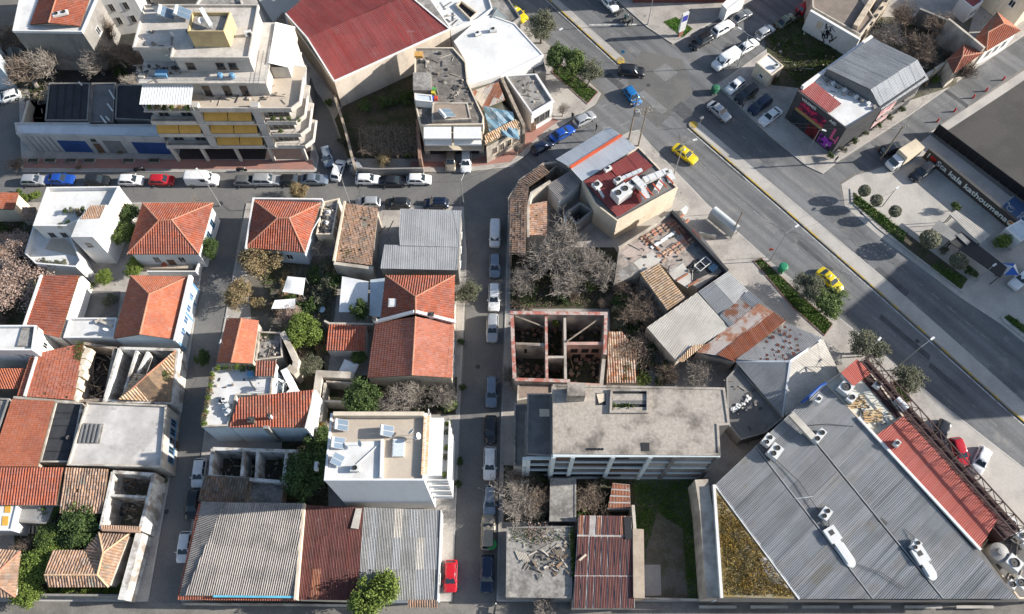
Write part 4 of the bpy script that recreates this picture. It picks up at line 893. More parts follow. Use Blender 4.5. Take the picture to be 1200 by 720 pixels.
dish((-49.5, 86.2, 19.45), .4, 'white satellite dish on the cream apartment roof'); dish((-44.5, 86.5, 22.0), -.6, 'white satellite dish on top of the ochre stair tower')
antenna((-45.3, 87.6, 22.0), 'television antenna on the ochre stair tower', 3); antenna((-39.5, 91, 19.45), 'television antenna on the apartment roof corner', 3)
duct([(-43.0, 85.9, 22.4), (-44.4, 88.0, 23.6)], 'pale slanted duct on the ochre stair tower', .6, .5)
ac_unit((-38.6, 87.0, 19.45), .3, 'white air conditioner on the apartment roof beside the lean-to'); chimney((-52.9, 92.0, 19.45), 'pair of white chimney pots at the rear roof edge', (.9, .5, 1.2))
b = MB(); b.box((-51.6, Y0 + 4.0, 16.3), (1.6, 1.0, .7)); b.box((-51.6, Y0 + 4.0, 17.003), (1.7, 1.1, .08)); tag(O('storage_box', b, BLUEL), 'blue storage box on the upper apartment terrace', 'box')
for i, x in enumerate((-42.9, -41.2)): b = MB(); b.lathe((x, Y0 + 3.6, 16.3), [(.3, 0), (.42, .2), (.42, .8), (.3, .95)], 12); tag(O('water_barrel', b, BLUEL), 'blue water barrel on the upper terrace beside the penthouse door', 'barrel', 'blue barrels on the upper terrace')
r, poly = flat('annex_building', 'low grey annex with flat terraces behind the apartment block', [(236, 22), (290, 24), (280, -8), (246, -20), (230, 8)], 13, APD, CONC_G, .4); windows(r, poly, 'E', 3, 8, 1, 1.4)
sheet('school_court', [(283, -45), (420, -45), (372, -2), (334, 14), (322, 30), (300, -5)], K + .01, mat('court_grey_green', (.3, .31, .3), .9, (.26, .27, .26), .5, .3, .06))
wall('boundary_wall', 'concrete boundary wall at the end of the alley by the grey court', [(331, 14), (313, 34), (326, 58)], .1, 3.2, CONC_G, .3)
# ================================================================ hall with red metal roof and its neighbours
r, poly = flat('hall', 'big hall with dark red metal roof and cream walls along the alley', [(335, 17), (392, 96), (527, 35), (495, -14), (420, -45), (380, -12)], 6.4, mat('hall_cream', (.6, .52, .43), .9, (.42, .36, .3), .7, .35, .1, streak=.4), CONC_G, 0, cat='hall')
W = PP([(335, 17, 6.5), (360, 45, 7.4), (392, 96, 6.5), (527, 35, 6.5), (478, -6, 7.4), (400, -42, 6.5)])
sheets(r, [W[0], W[1], W[4], W[5]], REDM, 2.2, 8.0, .22, .03, prof='wave', jit=.002); sheets(r, [W[1], W[2], W[3], W[4]], REDM, 2.2, 9.0, .22, .03, prof='wave', jit=.002)
m = MB(); wallrun(m, [W[0], W[1], W[2], W[3], W[4]], .25, 6.3, 6.35);
m = MB()
for a, b in ((0, 1), (1, 2), (2, 3), (3, 4)): m.bar(W[a] + Vector((0, 0, -.05)), W[b] + Vector((0, 0, -.05)), .22, .28)
O('verge', m, WHITE, r)
m = MB();
for i, j in ((0, 1), (1, 2)): m.face([W[i] - Vector((0, 0, .3)), W[j] - Vector((0, 0, .3)), Vector((W[j].x, W[j].y, 6.2)), Vector((W[i].x, W[i].y, 6.2))])
O('gable', m, CREAM, r)
a, b, n = pick(poly, (-1, -.8)); m = MB(); m.prism([a + n * .03, b + n * .03, b + n * .01, a + n * .01], .1, 5.4); O('brown_dado', m, mat('brown_render', (.3, .24, .18), .92, (.2, .165, .13), .8, .5, .15), r)
antenna(P(484, 53, 6.5), 'television antenna at the corner of the red hall roof', 3.2)
r, poly = flat('white_roofed_building', 'low building with a broad white coated roof beside the avenue', [(525, 82), (545, 101), (587, 89), (637, 65), (603, 28), (575, 18), (553, 30), (532, 49), (546, 72)], 5.6, WHITE, mat('white_membrane', (.64, .64, .63), .75, (.53, .53, .52), .8, .25, .08, col3=(.45, .44, .42), scale3=.35, lo3=.62, hi3=.75), .12, cat='building')
chiller(P(560, 41, 5.6), .5, 'small grey machine on the white coated roof', (1.1, .6, .5), 1); chiller(P(578, 37, 5.6), .2, 'second grey machine on the white coated roof near the skylight', (1.2, .7, .6), 1)
r, poly = flat('white_annex', 'white flat roofed annex with a dark light well behind the red hall', [(503, 0), (528, 36), (560, 25), (577, 12), (565, -30), (520, -40)], 6.0, WHITE, WHITE2, .4)
m = MB(); m.prism(PP([(541, 3), (560, 17), (551, 25), (534, 8)], 6.02), 6.003, 6.02); O('light_well_shade', m, BLACK, r)  # flat black sheet on the deck stands in for the well's shaded depth
m = MB(); m.ring(PP([(541, 3), (560, 17), (551, 25), (534, 8)], 6.02), .2, 6.003, 6.5); O('light_well_wall', m, CREAM, r)
r, poly = flat('skylight_building', 'grey flat roofed building carrying a glass pyramid skylight by the avenue', [(568, -6), (588, -12), (610, 22), (598, 30), (574, 30)], 5.2, GREYW, CONC_G, .3)
m = MB(); b4 = PP([(573, 26), (572, 4), (590, 18), (596, 22)], 5.22); c = (b4[0] + b4[1] + b4[2] + b4[3]) / 4; ap = c + Vector((0, 0, 1.4))
for i in range(4): m.face([b4[i], b4[(i + 1) % 4], ap])
O('skylight', m, mat('skylight_glass', (.3, .34, .34), .2, grain=.05), r)
for i in range(4): m = MB(); m.tube(b4[i], ap, .05, .05, 5); O('skylight_bar', m, METAL, r)
r, poly = flat('old_apartment_house', 'grey flat roofed house with two rows of white balcony awnings', [(486, 57), (531, 57), (546, 74), (548, 97), (567, 138), (566, 147), (493, 148), (486, 120)], 7.4, CREAM, mat('gritty_old_roof', (.2, .18, .16), .93, (.11, .1, .09), .9, .45, .35, 2.2, .3, col3=(.36, .33, .29), scale3=.6, lo3=.6, hi3=.7), .25, cat='house')
yS = P(530, 148, 7.4).y; xa, xb = P(495, 148, 7.4).x, P(565, 148, 7.4).x
for k, z0 in enumerate((3.3, 6.0)):
 if k == 0:
  pass
 m = MB(); m.box(((xa + xb) / 2, yS - .8, z0 - .1), (xb - xa, 1.6, .16)); O('balcony_slab', m, CREAM, r)
 for s in (0, 1):
  a = xa + .2 + s * (xb - xa) / 2; b = a + (xb - xa) / 2 - .35; m = MB(); zt = z0 + 1.3 if k else z0 + 2.5
  m.face([(a, yS - .05, zt), (b, yS - .05, zt), (b, yS - 1.75, zt - .7), (a, yS - 1.75, zt - .7)]); m.face([(a, yS - 1.75, zt - .7), (b, yS - 1.75, zt - .7), (b, yS - 1.75, zt - 1.1), (a, yS - 1.75, zt - 1.1)])
  m.tube((a, yS - 1.75, zt - .7), (b, yS - 1.75, zt - .7), .04, .04, 6); O('awning', m, AWN_W, r)
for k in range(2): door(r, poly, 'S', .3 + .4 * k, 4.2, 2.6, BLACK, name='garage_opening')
r2, _ = flat('roof_hut', 'small pale roof hut with arched doorway on the grey house', [(486, 110), (506, 112), (507, 120), (487, 118)], 8.9, WHITE, BLUEW, .1, z0=7.41)
m = MB(); m.prism(PP([(484, 85), (505, 85), (505, 106), (484, 106)], 8.2), 7.41, 8.2); tag(O('concrete_box', m, CONC_G), 'grey concrete roof box on the old house', 'roof box')
r2, _ = flat('roof_room', 'wooden decked roof room at the front of the grey flat roofed house', [(507, 121), (548, 121), (552, 140), (506, 142)], 8.0, OLDW, mat('planked_deck', (.3, .24, .19), .9, (.22, .18, .145), .8, .5, .15), .12, z0=7.41)
for nm, x, y, col in (('red', 511, 117, (.5, .06, .03)), ('yellow', 508, 111, (.55, .45, .05)), ('blue', 507, 117, (.04, .1, .5)), ('green', 509, 107, (.08, .3, .08))):
 b = MB(); c = P(x, y, 7.42); b.box(c, (.55, .5, .55)); b.box(c + Vector((0, 0, .553)), (.6, .55, .06)); tag(O('toy_box', b, mat('toy_' + nm, col, .6)), '%s plastic box on the grey roof' % nm, 'box')
b = MB(); c = P(491, 66, 7.42); b.box(c, (1.3, .9, .5)); b.box(c + Vector((0, 0, .5)), (1.4, 1.0, .06)); tag(O('crate', b, mat('orange_crate', (.6, .33, .1), .8)), 'orange crate at the back corner of the grey roof', 'crate')
solar(P(525, 137, 8.0), 2.2, 'solar water heater on the decked roof room', tank=True)
r, poly = flat('ruined_house', 'ruined house with blue tarpaulin and loose orange tiles behind white facade', [(545, 103), (576, 97), (586, 118), (614, 148), (570, 172), (567, 140)], 4.6, OLDW, DIRT, 0, cat='house')
W = PP([(552, 108, 4.9), (584, 96, 5.5), (592, 118, 5.0), (566, 128, 4.7)]); sheets(r, W, [RUST, RUSTM, OLDW], 1.0, 2.5, .2, .04)
m = MB(); rn = random.Random(5)
q = [[P(566 + i * 7 + j * 2, 124 + j * 8 + i * 1.5, 5.0 + rn.uniform(-.25, .35)) for i in range(6)] for j in range(5)]
for j in range(4):
 for i in range(5): m.face([q[j][i], q[j][i + 1], q[j + 1][i + 1], q[j + 1][i]])
O('tarpaulin', m, TARP, r)
W = PP([(568, 170, 4.7), (568, 158, 5.3), (604, 140, 5.3), (614, 148, 4.7)]); tiles(r, [W], TANT, hole=.12, jit=.04)
windows(r, poly, (.5, -.85), 4, 1.6, .9, 1.7, fm=CREAM, gm=GLASS)
m = MB(); wallrun(m, [P(614, 148, 5), P(588, 92, 5)], .5, .1, 5.2); O('party_wall', m, STONE, r)
r, poly = flat('corner_house', 'white fronted corner house with grey roof by the red pavement', [(592, 90), (628, 88), (648, 119), (623, 134)], 4.8, WHITE, CONC_G, .3, cat='house')
windows(r, poly, (.6, -.8), 3, 1.4, 1.0, 1.9, fm=GREYW); door(r, poly, (.6, -.8), .12, 1.0, 2.3, SHUT_B)
m = MB(); wallrun(m, PP([(628, 88), (648, 119), (623, 134)], 5.0), .35, 4.75, 5.2); O('cornice', m, WHITE, r)
r, poly = flat('terrace_annex', 'small dark canopy annex under the white coated roof', [(622, 76), (636, 70), (640, 84), (628, 87)], 3.6, CONC_D, CONC_D, .1)
r = thing('vine_pergola', 'dead brown vines over a timber pergola in the dark garden', 'pergola', P(445, 175, .12))
for x in (424, 455, 486):
 for y in (150, 176): m = MB(); p = P(x, y, 2.6); m.box((p.x, p.y, .12), (.14, .14, 2.5)); O('post', m, WOOD, r)
for i in range(9): m = MB(); m.bar(P(420 + i * 8.4, 150, 2.62), P(424 + i * 8.2, 178, 2.62), .09, .12); O('rafter', m, WOOD, r)
m = MB(); rn = random.Random(3)
for i in range(900):
 a = P(rn.uniform(421, 490), rn.uniform(148, 181), 2.75 + rn.uniform(0, .25)); t = rn.uniform(0, 6.28); L = rn.uniform(.4, 1.3); m.tube(a, a + Vector((math.cos(t) * L, math.sin(t) * L, rn.uniform(-.15, .2))), .025, .015, 3, False)
O('vine_stems', m, TWIG_B, r, kind='stuff')
wall('street_wall', 'graffiti marked grey wall of the dark garden along the street', [(411, 196), (440, 198), (496, 197)], .12, 2.2, GREYW, .25)
wall('alley_wall', 'rough stone garden wall along the alley by the red hall', [(392, 112), (404, 150), (412, 182), (416, 196)], .12, 2.6, STONE, .4)
wall('garden_wall', 'brown brick wall between the dark garden and awning house', [(489, 140), (492, 186)], .12, 4.2, mat('brown_brick', (.3, .18, .13), .92, (.2, .13, .1), .8, .8, .2), .5)
tree('gold_1', 452, 186, 1.6, 3.0, 'yellow blossoming shrub over the graffiti street wall', name='flowering_tree'); tree('bushb_1', 478, 181, .7, 1.4, 'small green bush behind the graffiti street wall')
for i, (x, y, rr, k) in enumerate(((430, 125, 1.6, 'bushd_0'), (455, 118, 1.9, 'bushd_1'), (475, 112, 1.7, 'bushd_2'), (400, 165, 1.0, 'busho_0'), (385, 120, .9, 'bush_2'))): tree(k, x, y, rr, 1.3, ['dark bush in the shaded garden against the red hall wall', 'wide dark bush in the shaded garden below the red hall', 'dark bush beside the old apartment house in the shaded garden', 'grey green weeds on the alley side of the stone wall', 'weeds at the foot of the red hall in the alley'][i])
# ================================================================ left block, south of the upper street
r, poly = flat('white_terraced_house', 'white stepped house with roof terraces and a tall stair block', [(58, 223), (142, 222), (122, 262), (92, 262), (80, 268), (42, 268)], 6.6, WHITE, WHITE2, .8, cat='house')
m = MB(); p8 = PP([(106, 241), (125, 240), (116, 259), (109, 278), (83, 278), (91, 258)], 8.2); m.prism(p8, .1, 8.2, top=False); O('stair_block', m, WHITE, r)
m = MB(); m.prism(inset(ccw(p8), .01), 8.1, 8.205); O('stair_block_roof', m, WHITE2, r)
m = MB(); cover(m, PP([(106, 241, 8.25), (124, 240.5, 8.25), (117, 256, 8.25), (94, 257, 8.25)]), .25, .5, .04, prof='wave', down=(0, -1, 0)); O('stair_block_sheets', m, OLDT, r, uv=True, kind='stuff')
m = MB(); lo = PP([(42, 268), (80, 268), (98, 308), (92, 316), (45, 312), (32, 300)], 3.6); m.prism(lo, .1, 3.6, top=False); O('front_wall', m, WHITE, r)
m = MB(); m.prism(inset(ccw(lo), .01), 3.4, 3.6); O('front_terrace', m, WHITE2, r); m = MB(); m.ring(lo, .2, 3.55, 4.4); O('terrace_parapet', m, WHITE, r)
m = MB(); m.prism(PP([(67, 270), (94, 300), (88, 300), (52, 292)], 3.66), 3.605, 3.66); O('terrace_floor', m, TERRACE, r)
windows(r, poly, 'S', 2, 4.2, .9, 1.2, fm=GREYW); windows(r, ccw(p8), 'S', 1, 5.4, .8, 1.1, fm=GREYW); windows(r, poly, 'E', 3, 3.4, .9, 1.2, fm=CREAM)
for i, (x, y) in enumerate(((77, 248), (84, 246), (90, 247), (96, 245), (93, 252), (71, 264), (80, 262))): tree('bush%s_%d' % ('go'[i % 2] if i % 3 else 'd', i % 3), x, y, .6, .9, 'potted plant on the white roof terrace', 'potted plants on the white terraced house', z=6.61)
for i, (x, y) in enumerate(((50, 305), (58, 308), (66, 308), (74, 308))): tree('busho_%d' % (i % 3), x, y, .7, .8, 'grey green plant on the lower white terrace', 'plants on the lower white terrace', z=3.61)
H1 = {'a': (167, 238, 4.8), 'b': (250, 238, 4.8), 'c': (233, 298, 4.8), 'd': (149, 298, 4.8), 'e': (186, 259, 7.1), 'f': (201, 258, 7.1)}
r, ip, W = house('red_hipped_house', 'hipped red tiled house with a littered south veranda beside the left street', H1, 'abcd', ['abfe', 'bcf', 'cdef', 'dae'], ['ef', 'ae', 'bf', 'cf', 'de'], 4.8, WHITE, TERRA, .35, pitch=.36)
windows(r, ip, 'E', 3, 1.8, 1.0, 1.7, fm=BLUEL); windows(r, ip, 'S', 2, 1.6, 1.0, 1.7); door(r, ip, 'S', .5, 1.1, 2.3)
slab('veranda', [(172, 302), (232, 302), (228, 318), (168, 318)], .12, .9, TERRACE, kind='structure')
wall('veranda_parapet', 'low white veranda wall before the red hipped house', [(172, 318), (229, 318), (236, 300)], .12, 1.6, WHITE, .2)
for i, (x, y) in enumerate(((180, 308), (187, 306), (193, 311), (216, 306), (222, 309))):
 b = MB(); c = P(x, y, .9); b.box(c, (.7, .5, .45)); b.box(c + Vector((.1, .1, .452)), (.5, .4, .3)); tag(O('flower_box', b, (mat('toy_red', (.5, .06, .03), .6), OLDW, TERRA)[i % 3]), 'box and pots on the veranda of the red hipped house', 'flower pots', 'boxes on the veranda')
H2 = {'a': (153, 323, 4.8), 'b': (222, 324, 4.8), 'c': (204, 398, 4.8), 'd': (133, 397, 4.8), 'e': (175, 345, 6.9), 'f': (164, 392, 6.9)}
r, ip, W = house('red_gabled_house', 'smooth red tiled house with blue street front and white parapet', H2, 'abcd', ['abe', 'bcfe', 'aefd'], ['ef', 'ae', 'be'], 4.8, BLUEW, TERRA_O, .12, gables=['cfd'], pitch=.3, amp=.035)
m = MB(); wallrun(m, PP([(223, 323), (205, 400)], 5.2), .4, 4.4, 5.4); O('parapet', m, WHITE, r)
windows(r, ip, 'E', 4, 1.7, 1.1, 2.0, fm=WHITE, gm=mat('blue_shutters', (.06, .13, .25), .6));
for t in (.02, .25, .5, .75, .98): door(r, ip, 'E', t, .35, 4.5, BLUEL, name='pilaster')
r, poly = flat('white_terrace_house', 'low white terrace roof attached to the red gabled house', [(83, 374), (138, 374), (134, 397), (76, 397)], 3.8, WHITE, WHITE2, .4, cat='house')
slab('grey_court', [(98, 342), (142, 342), (137, 376), (88, 376)], .12, .2, CONC_D); dish(P(127, 391, 3.8), 1.0, 'white satellite dish on the low white terrace roof')
b = MB(); b.bar(P(118, 377, 4.0), P(132, 383, 4.0), .35, .3); b.bar(P(112, 378, 4.0), P(120, 375, 4.0), .4, .25); tag(O('pipe_bundle', b, OLDW), 'bundle of old pipes on the low white terrace roof', 'pipes')
W = {'a': (50, 323, 4.6), 'b': (93, 323, 4.2), 'c': (70, 396, 4.2), 'd': (28, 386, 4.6)}
r, ip, _ = house('long_red_house', 'long red tiled lean-to house with white side walls south of the stepped house', W, 'abcd', ['abcd'], [], 4.2, WHITE, TERRA, .15, pitch=.38)
m = MB(); wallrun(m, PP([(48, 322), (26, 386)], 4.9), .3, 3.8, 4.9); O('side_wall', m, WHITE, r); m = MB(); wallrun(m, PP([(96, 324), (88, 352), (74, 392)], 3.4), .35, .1, 3.5); O('garden_wall', m, WHITE, r)
r, poly = flat('white_cube_house', 'white cube house with cream side wall and dark scribbles on its front', [(-30, 383), (44, 383), (40, 412), (-32, 412)], 6.0, WHITE, WHITE2, .5, cat='house')
a, b, n = pick(poly, (0, -1)); m = MB(); rn = random.Random(9)
for i in range(16):
 c = a.lerp(b, .66 + .3 * rn.random()) + n * .012; t = rn.uniform(-.8, .8); h = rn.uniform(.2, .8); zz = rn.uniform(3.2, 4.4); d = (b - a).normalized()
 m.face([(c.x, c.y, zz), (c.x + d.x * .12, c.y, zz), (c.x + d.x * (.12 + t), c.y, zz + h), (c.x + d.x * t, c.y, zz + h)])
O('scribble', m, BLACK, r); windows(r, poly, 'E', 1, 3, .9, 1.2)
m = MB(); m.box(P(33, 395, 6.0), (2.2, 3, .2)); O('roof_hatch', m, CONC_G, r)
W = {'a': (36, 416, 4.0), 'b': (98, 402, 4.3), 'c': (86, 469, 4.3), 'd': (20, 464, 4.0)}
r, ip, _ = house('weathered_red_house', 'flat weathered red tiled roof with broken grassy edges', W, 'abcd', ['abcd'], [], 4.0, OLDW, mat('clay_tiles_flat', (.4, .13, .075), .9, (.3, .1, .06), .7, .5, .12, 5, tile=.14), .15, pitch=.3, amp=.03, hole=.006, jit=.015)
m = MB(); wallrun(m, PP([(42, 418), (28, 464)], 4.4), .25, 3.7, 4.4); O('verge', m, WHITE, r); m = MB(); wallrun(m, PP([(16, 466), (88, 472)], 4.4), .35, 3.4, 4.5); O('verge', m, OLDW, r)
m = MB(); rn = random.Random(2)
for i in range(9):
 p = P(99 - i * 1.6, 410 + i * 7, 4.2); m.box(p + Vector((rn.uniform(-.2, .3), 0, -1.6)), (.5 + rn.random() * .4, .8, 1.3 + rn.random() * .5), rn.uniform(-.3, .3))
O('broken_edge_wall', m, CREAM, r)
turf('roof_weeds', 'green weeds on the corner of the weathered red roof', [(88, 401), (98, 401), (95, 424), (88, 420)], GRASS, 300, .13, .06, 4.35)
W = {'a': (-30, 432, 3.9), 'b': (36, 432, 3.6), 'c': (30, 456, 3.4), 'd': (-32, 456, 3.7)}
house('small_red_house', 'small red tiled roof below the scribbled white cube house', W, 'abcd', ['abcd'], [], 3.4, OLDW, TERRA_O, .15, pitch=.3)
r = thing('burnt_ruin', 'roofless burnt house full of charred fallen beams', 'ruin', P(110, 440, .12))
m = MB(); wallrun(m, PP([(98, 402), (134, 408), (122, 468), (88, 470)], 3.6), .4, .1, 3.5); O('wall', m, STONE, r)
b = MB(); b.prism(PP([(98, 408), (136, 410), (128, 476), (90, 480)], .14), .125, .14); O('ash_floor', b, BLACK, r)
rn = random.Random(8)
for i in range(16):
 a = P(rn.uniform(92, 125), rn.uniform(412, 465), rn.uniform(.3, 1.0)); t = rn.uniform(0, 6.28); L = rn.uniform(2, 4); m = MB(); m.bar(a, a + Vector((math.cos(t) * L, math.sin(t) * L, rn.uniform(.3, 1.8))), .12, .14); O('charred_beam', m, WOODP if i % 3 else DARKM, r)
r = thing('half_roofed_ruin', 'ruined house with half a tan tiled roof and open white rooms', 'ruin', P(165, 445, .12))
Wp = PP([(140, 408), (208, 410), (200, 472), (122, 470)], 3.8)
m = MB(); wallrun(m, Wp + [Wp[0]], .4, .1, 3.8); wallrun(m, PP([(160, 411), (143, 468)], 3.8), .35, .1, 3.79); wallrun(m, PP([(173, 412), (160, 440)], 3.8), .35, .1, 3.785); O('wall', m, PEEL, r)
b = MB(); b.prism(inset(ccw(Wp), .5), .125, .15); O('rubble_floor', b, DIRT, r)
tiles(r, [PP([(206, 411, 4.1), (200, 471, 4.0), (140, 469, 3.9), (172, 440, 5.2)]), PP([(140, 468, 3.9), (172, 440, 5.2), (158, 438, 4.2)])], TANT, [(P(206, 411, 4.3), P(172, 440, 5.3)), (P(172, 440, 5.3), P(140, 469, 4.0))], jit=.025, hole=.01, pitch=.36)
turf('roof_weeds', 'tuft of green weeds growing on the tan half roof', [(192, 434), (202, 436), (199, 446), (190, 444)], GRASS, 160, .13, .06, 4.5)
W = {'a': (14, 468, 5.0), 'b': (64, 470, 4.6), 'c': (44, 547, 4.6), 'd': (-12, 547, 5.0)}
r, ip, _ = house('orange_roof_house', 'long smooth orange tiled roof beside the black tarred strip', W, 'abcd', ['abcd'], [], 4.6, OLDW, TERRA_O, .15, pitch=.28, amp=.035)
r, poly = flat('white_gutter_house', 'pale grey edge roof left of the orange tiled house', [(-50, 466), (12, 468), (-14, 546), (-60, 546)], 4.6, GREYW, CONC_G, .3, cat='house')
r, poly = flat('tarred_house', 'black tarred roof strip between orange tiles and white flat roof', [(66, 471), (97, 473), (83, 542), (47, 542)], 4.3, OLDW, TAR, .15, cat='house')
for i in range(4): m = MB(); m.bar(P(62 - i * 3.8 + 3, 484 + i * 15, 4.31), P(94 - i * 3.2, 484 + i * 15, 4.31), .12, .05); O('roof_batten', m, BLACK, r)
m = MB(); m.tube(P(80, 513, 4.3), P(80, 513, 4.6), .35, .3, 10); O('roof_vent', m, DARKM, r)
r, poly = flat('white_flat_house', 'wide white flat roof with slatted hatch at the left street', [(103, 472), (196, 476), (190, 548), (80, 546)], 4.8, OLDW, mat('worn_white_roof', (.53, .5, .47), .88, (.38, .355, .33), .85, .3, .14, 2.4, col3=(.3, .28, .26), scale3=.35, lo3=.6, hi3=.74), .35, pm=OLDW, cat='house')
m = MB(); q = PP([(94, 496), (122, 497), (117, 520), (88, 520)], 4.82); m.prism(q, 4.803, 4.9); O('hatch', m, CONC_G, r)
for i in range(6): m = MB(); m.bar(P(93 + i * 5, 497, 4.95), P(88 + i * 5, 519, 4.95), .22, .12); O('hatch_slat', m, SHUT_G, r)
windows(r, poly, 'E', 5, 1.4, 1.0, 1.8, fm=BLUEL); door(r, poly, 'E', .5, 1.0, 2.2, SHUT_B); antenna(P(106, 487, 4.8), 'thin antenna beside the slatted hatch', 2)
W = {'a': (-30, 548, 5.2), 'b': (74, 548, 5.2), 'c': (66, 592, 4.2), 'd': (-36, 592, 4.2)}
house('red_ribbed_house', 'deep red ribbed tile roof below the orange roof', W, 'abcd', ['abcd'], [], 4.2, OLDW, TERRA, .15, pitch=.36)
W = {'a': (76, 548, 5.0), 'b': (127, 550, 5.0), 'c': (120, 602, 3.9), 'd': (70, 602, 3.9)}
r, ip, _ = house('old_tiled_house', 'old uneven brown tiled roof joined to the roofless ruin', W, 'abcd', ['abcd'], [], 3.9, STONE, OLDT, .15, pitch=.36, jit=.035, hole=.01, wav=.05)
r = thing('roofless_ruin', 'roofless ruin with peeling white rooms open to the sky by the left street', 'ruin', P(150, 585, .12))
Wp = PP([(132, 553), (180, 556), (164, 620), (118, 618)], 4.4); m = MB(); wallrun(m, Wp + [Wp[0]], .4, .1, 4.4); O('wall', m, PEEL, r); m = MB(); wallrun(m, PP([(126, 580), (170, 582)], 4.4), .3, .1, 4.2); O('cross_wall', m, PEEL, r)
b = MB(); b.prism(inset(ccw(Wp), .5), .125, .3); O('rubble_floor', b, DIRT, r)
m = MB(); wallrun(m, PP([(120, 619), (164, 621)], 4.6), .7, 4.3, 4.55); cover(m, PP([(118, 615, 4.7), (164, 617, 4.7), (164, 623, 4.4), (118, 622, 4.4)]), .3, .5, .05); O('wall_coping', m, OLDT, r)
rn = random.Random(4)
for i in range(7): a = P(rn.uniform(128, 165), rn.uniform(560, 610), rn.uniform(.5, 2)); m = MB(); m.bar(a, a + Vector((rn.uniform(-2, 2), rn.uniform(-2, 2), rn.uniform(0, 1.2))), .14, .14); O('fallen_beam', m, WOOD, r)
T = {'a': (62, 645, 3.8), 'b': (99, 645, 3.8), 'v': (114, 674, 4.9), 'w': (52, 674, 4.9), 'f': (127, 688, 3.8), 'g': (56, 688, 3.8), 'i': (152, 625, 3.8), 'j': (116, 624, 3.8), 'k': (121, 648, 4.9), 'h': (103, 640, 3.8)}
W = {k: P(*v) for k, v in T.items()}; poly = ccw([W['a'], W['g'], W['f'], W['i'], W['j'], W['h'], W['b']])
r = root_at('l_shaped_tiled_house', 'old brown tiled house with two hipped wings among green ivy', 'house', poly); m = MB(); m.prism(inset(poly, .3), .1, 3.65, top=False); O('wall', m, OLDW, r)
tiles(r, [[W['a'], W['w'], W['v'], W['b']], [W['g'], W['f'], W['v'], W['w']], [W['j'], W['i'], W['k']], [W['i'], W['f'], W['v'], W['k']], [W['h'], W['k'], W['v'], W['b']], [W['h'], W['j'], W['k']]], OLDT, [(W['w'], W['v']), (W['v'], W['k']), (W['k'], W['i']), (W['v'], W['f']), (W['k'], W['j'])], pitch=.36, amp=.08, jit=.03, rm=TANT)
wall('graffiti_wall', 'white street wall with black graffiti beside the left street', [(163, 625), (142, 703)], .1, 3.2, PEEL, .9)
m = MB(); rn = random.Random(6); a, b = P(157, 650, 0), P(146, 695, 0); d = (b - a).normalized(); n = Vector((-d.y, d.x, 0)); n = n if n.x > 0 else -n
for i in range(34):
 t = rn.random(); c = a.lerp(b, t) + n * .47; zz = rn.uniform(.6, 2.4); u = rn.uniform(-.4, .4); h = rn.uniform(.2, .7); m.face([(c.x, c.y, zz), (c.x + d.x * .13, c.y + d.y * .13, zz), (c.x + d.x * (.13 + u), c.y + d.y * (.13 + u), zz + h), (c.x + d.x * u, c.y + d.y * u, zz + h)])
tag(O('graffiti', m, BLACK), 'black graffiti strokes on the white street wall', 'graffiti')
wall('garden_wall', 'low grey garden wall along the bottom street below the ivy', [(40, 697), (141, 698)], .1, 1.8, GREYW, .25)
poly = ccw(PP([(-45, 640), (24, 646), (18, 700), (-50, 700)], 3.8))
r = root_at('corner_tiled_house', 'red and brown hipped roof house at the bottom left corner', 'house', poly); m = MB(); m.prism(inset(poly, .3), .1, 3.7, top=False); O('wall', m, OLDW, r)
tiles(r, [PP([(-45, 640, 3.8), (24, 646, 3.8), (-2, 670, 5.0), (-40, 668, 5.0)]), PP([(24, 646, 3.8), (18, 700, 3.8), (-6, 684, 5.0), (-2, 670, 5.0)]), PP([(18, 700, 3.8), (-50, 700, 3.8), (-40, 684, 5.0), (-6, 684, 5.0)])], OLDT, [(P(24, 646, 3.8), P(-2, 670, 5)), (P(18, 700, 3.8), P(-6, 684, 5)), (P(-2, 670, 5), P(-6, 684, 5))], pitch=.38, jit=.02)
r, poly = flat('white_kiosk_house', 'white plastered block with two orange shutters near the grey shed', [(-30, 584), (22, 588), (14, 622), (-36, 622)], 3.8, WHITE, WHITE, .15, cat='house')
for x, y in ((9, 596), (6, 611)): m = MB(); m.prism(PP([(x - 3, y - 6), (x + 4, y - 6), (x + 3, y + 5), (x - 4, y + 5)], 3.86), 3.803, 3.86); O('orange_panel', m, mat('orange_panel', (.65, .36, .06), .7), r)
r, poly = flat('grey_shed', 'grey sheet covered shed beside the white block with orange shutters', [(24, 592), (64, 592), (54, 614), (22, 612)], 2.8, GREYW, GREYM, .08, cat='shed')
m = MB()
for i in range(12): m.bar(P(12 + i * 4.6, 612, .3), P(11 + i * 4.6, 626, .3), .28, .12)
tag(O('stacked_planks', m, OLDW), 'pale stacked planks below the white block with orange shutters', 'planks')
W = {'a': (-20, 226, 4.4), 'b': (22, 226, 3.8), 'c': (16, 246, 3.8), 'd': (-24, 244, 4.4)}
house('edge_red_house', 'small bright red tiled roof beside the green shrubs at upper street', W, 'abcd', ['abcd'], [], 3.8, CREAM, TERRA_O, .15)
W = {'a': (26, 243, 3.0), 'b': (42, 243, 2.8), 'c': (40, 258, 2.6), 'd': (25, 258, 2.8)}
house('brown_roofed_shed', 'tiny brown tiled shed beside the white stepped house', W, 'abcd', ['abcd'], [], 2.6, OLDW, OLDT, .1, cat='shed')
W = {'a': (-20, 274, 3.6), 'b': (14, 274, 3.2), 'c': (6, 302, 3.2), 'd': (-26, 302, 3.6)}
house('edge_brown_house', 'brown tiled roof edge beside the pinkish bare tree', W, 'abcd', ['abcd'], [], 3.2, OLDW, OLDT, .1)
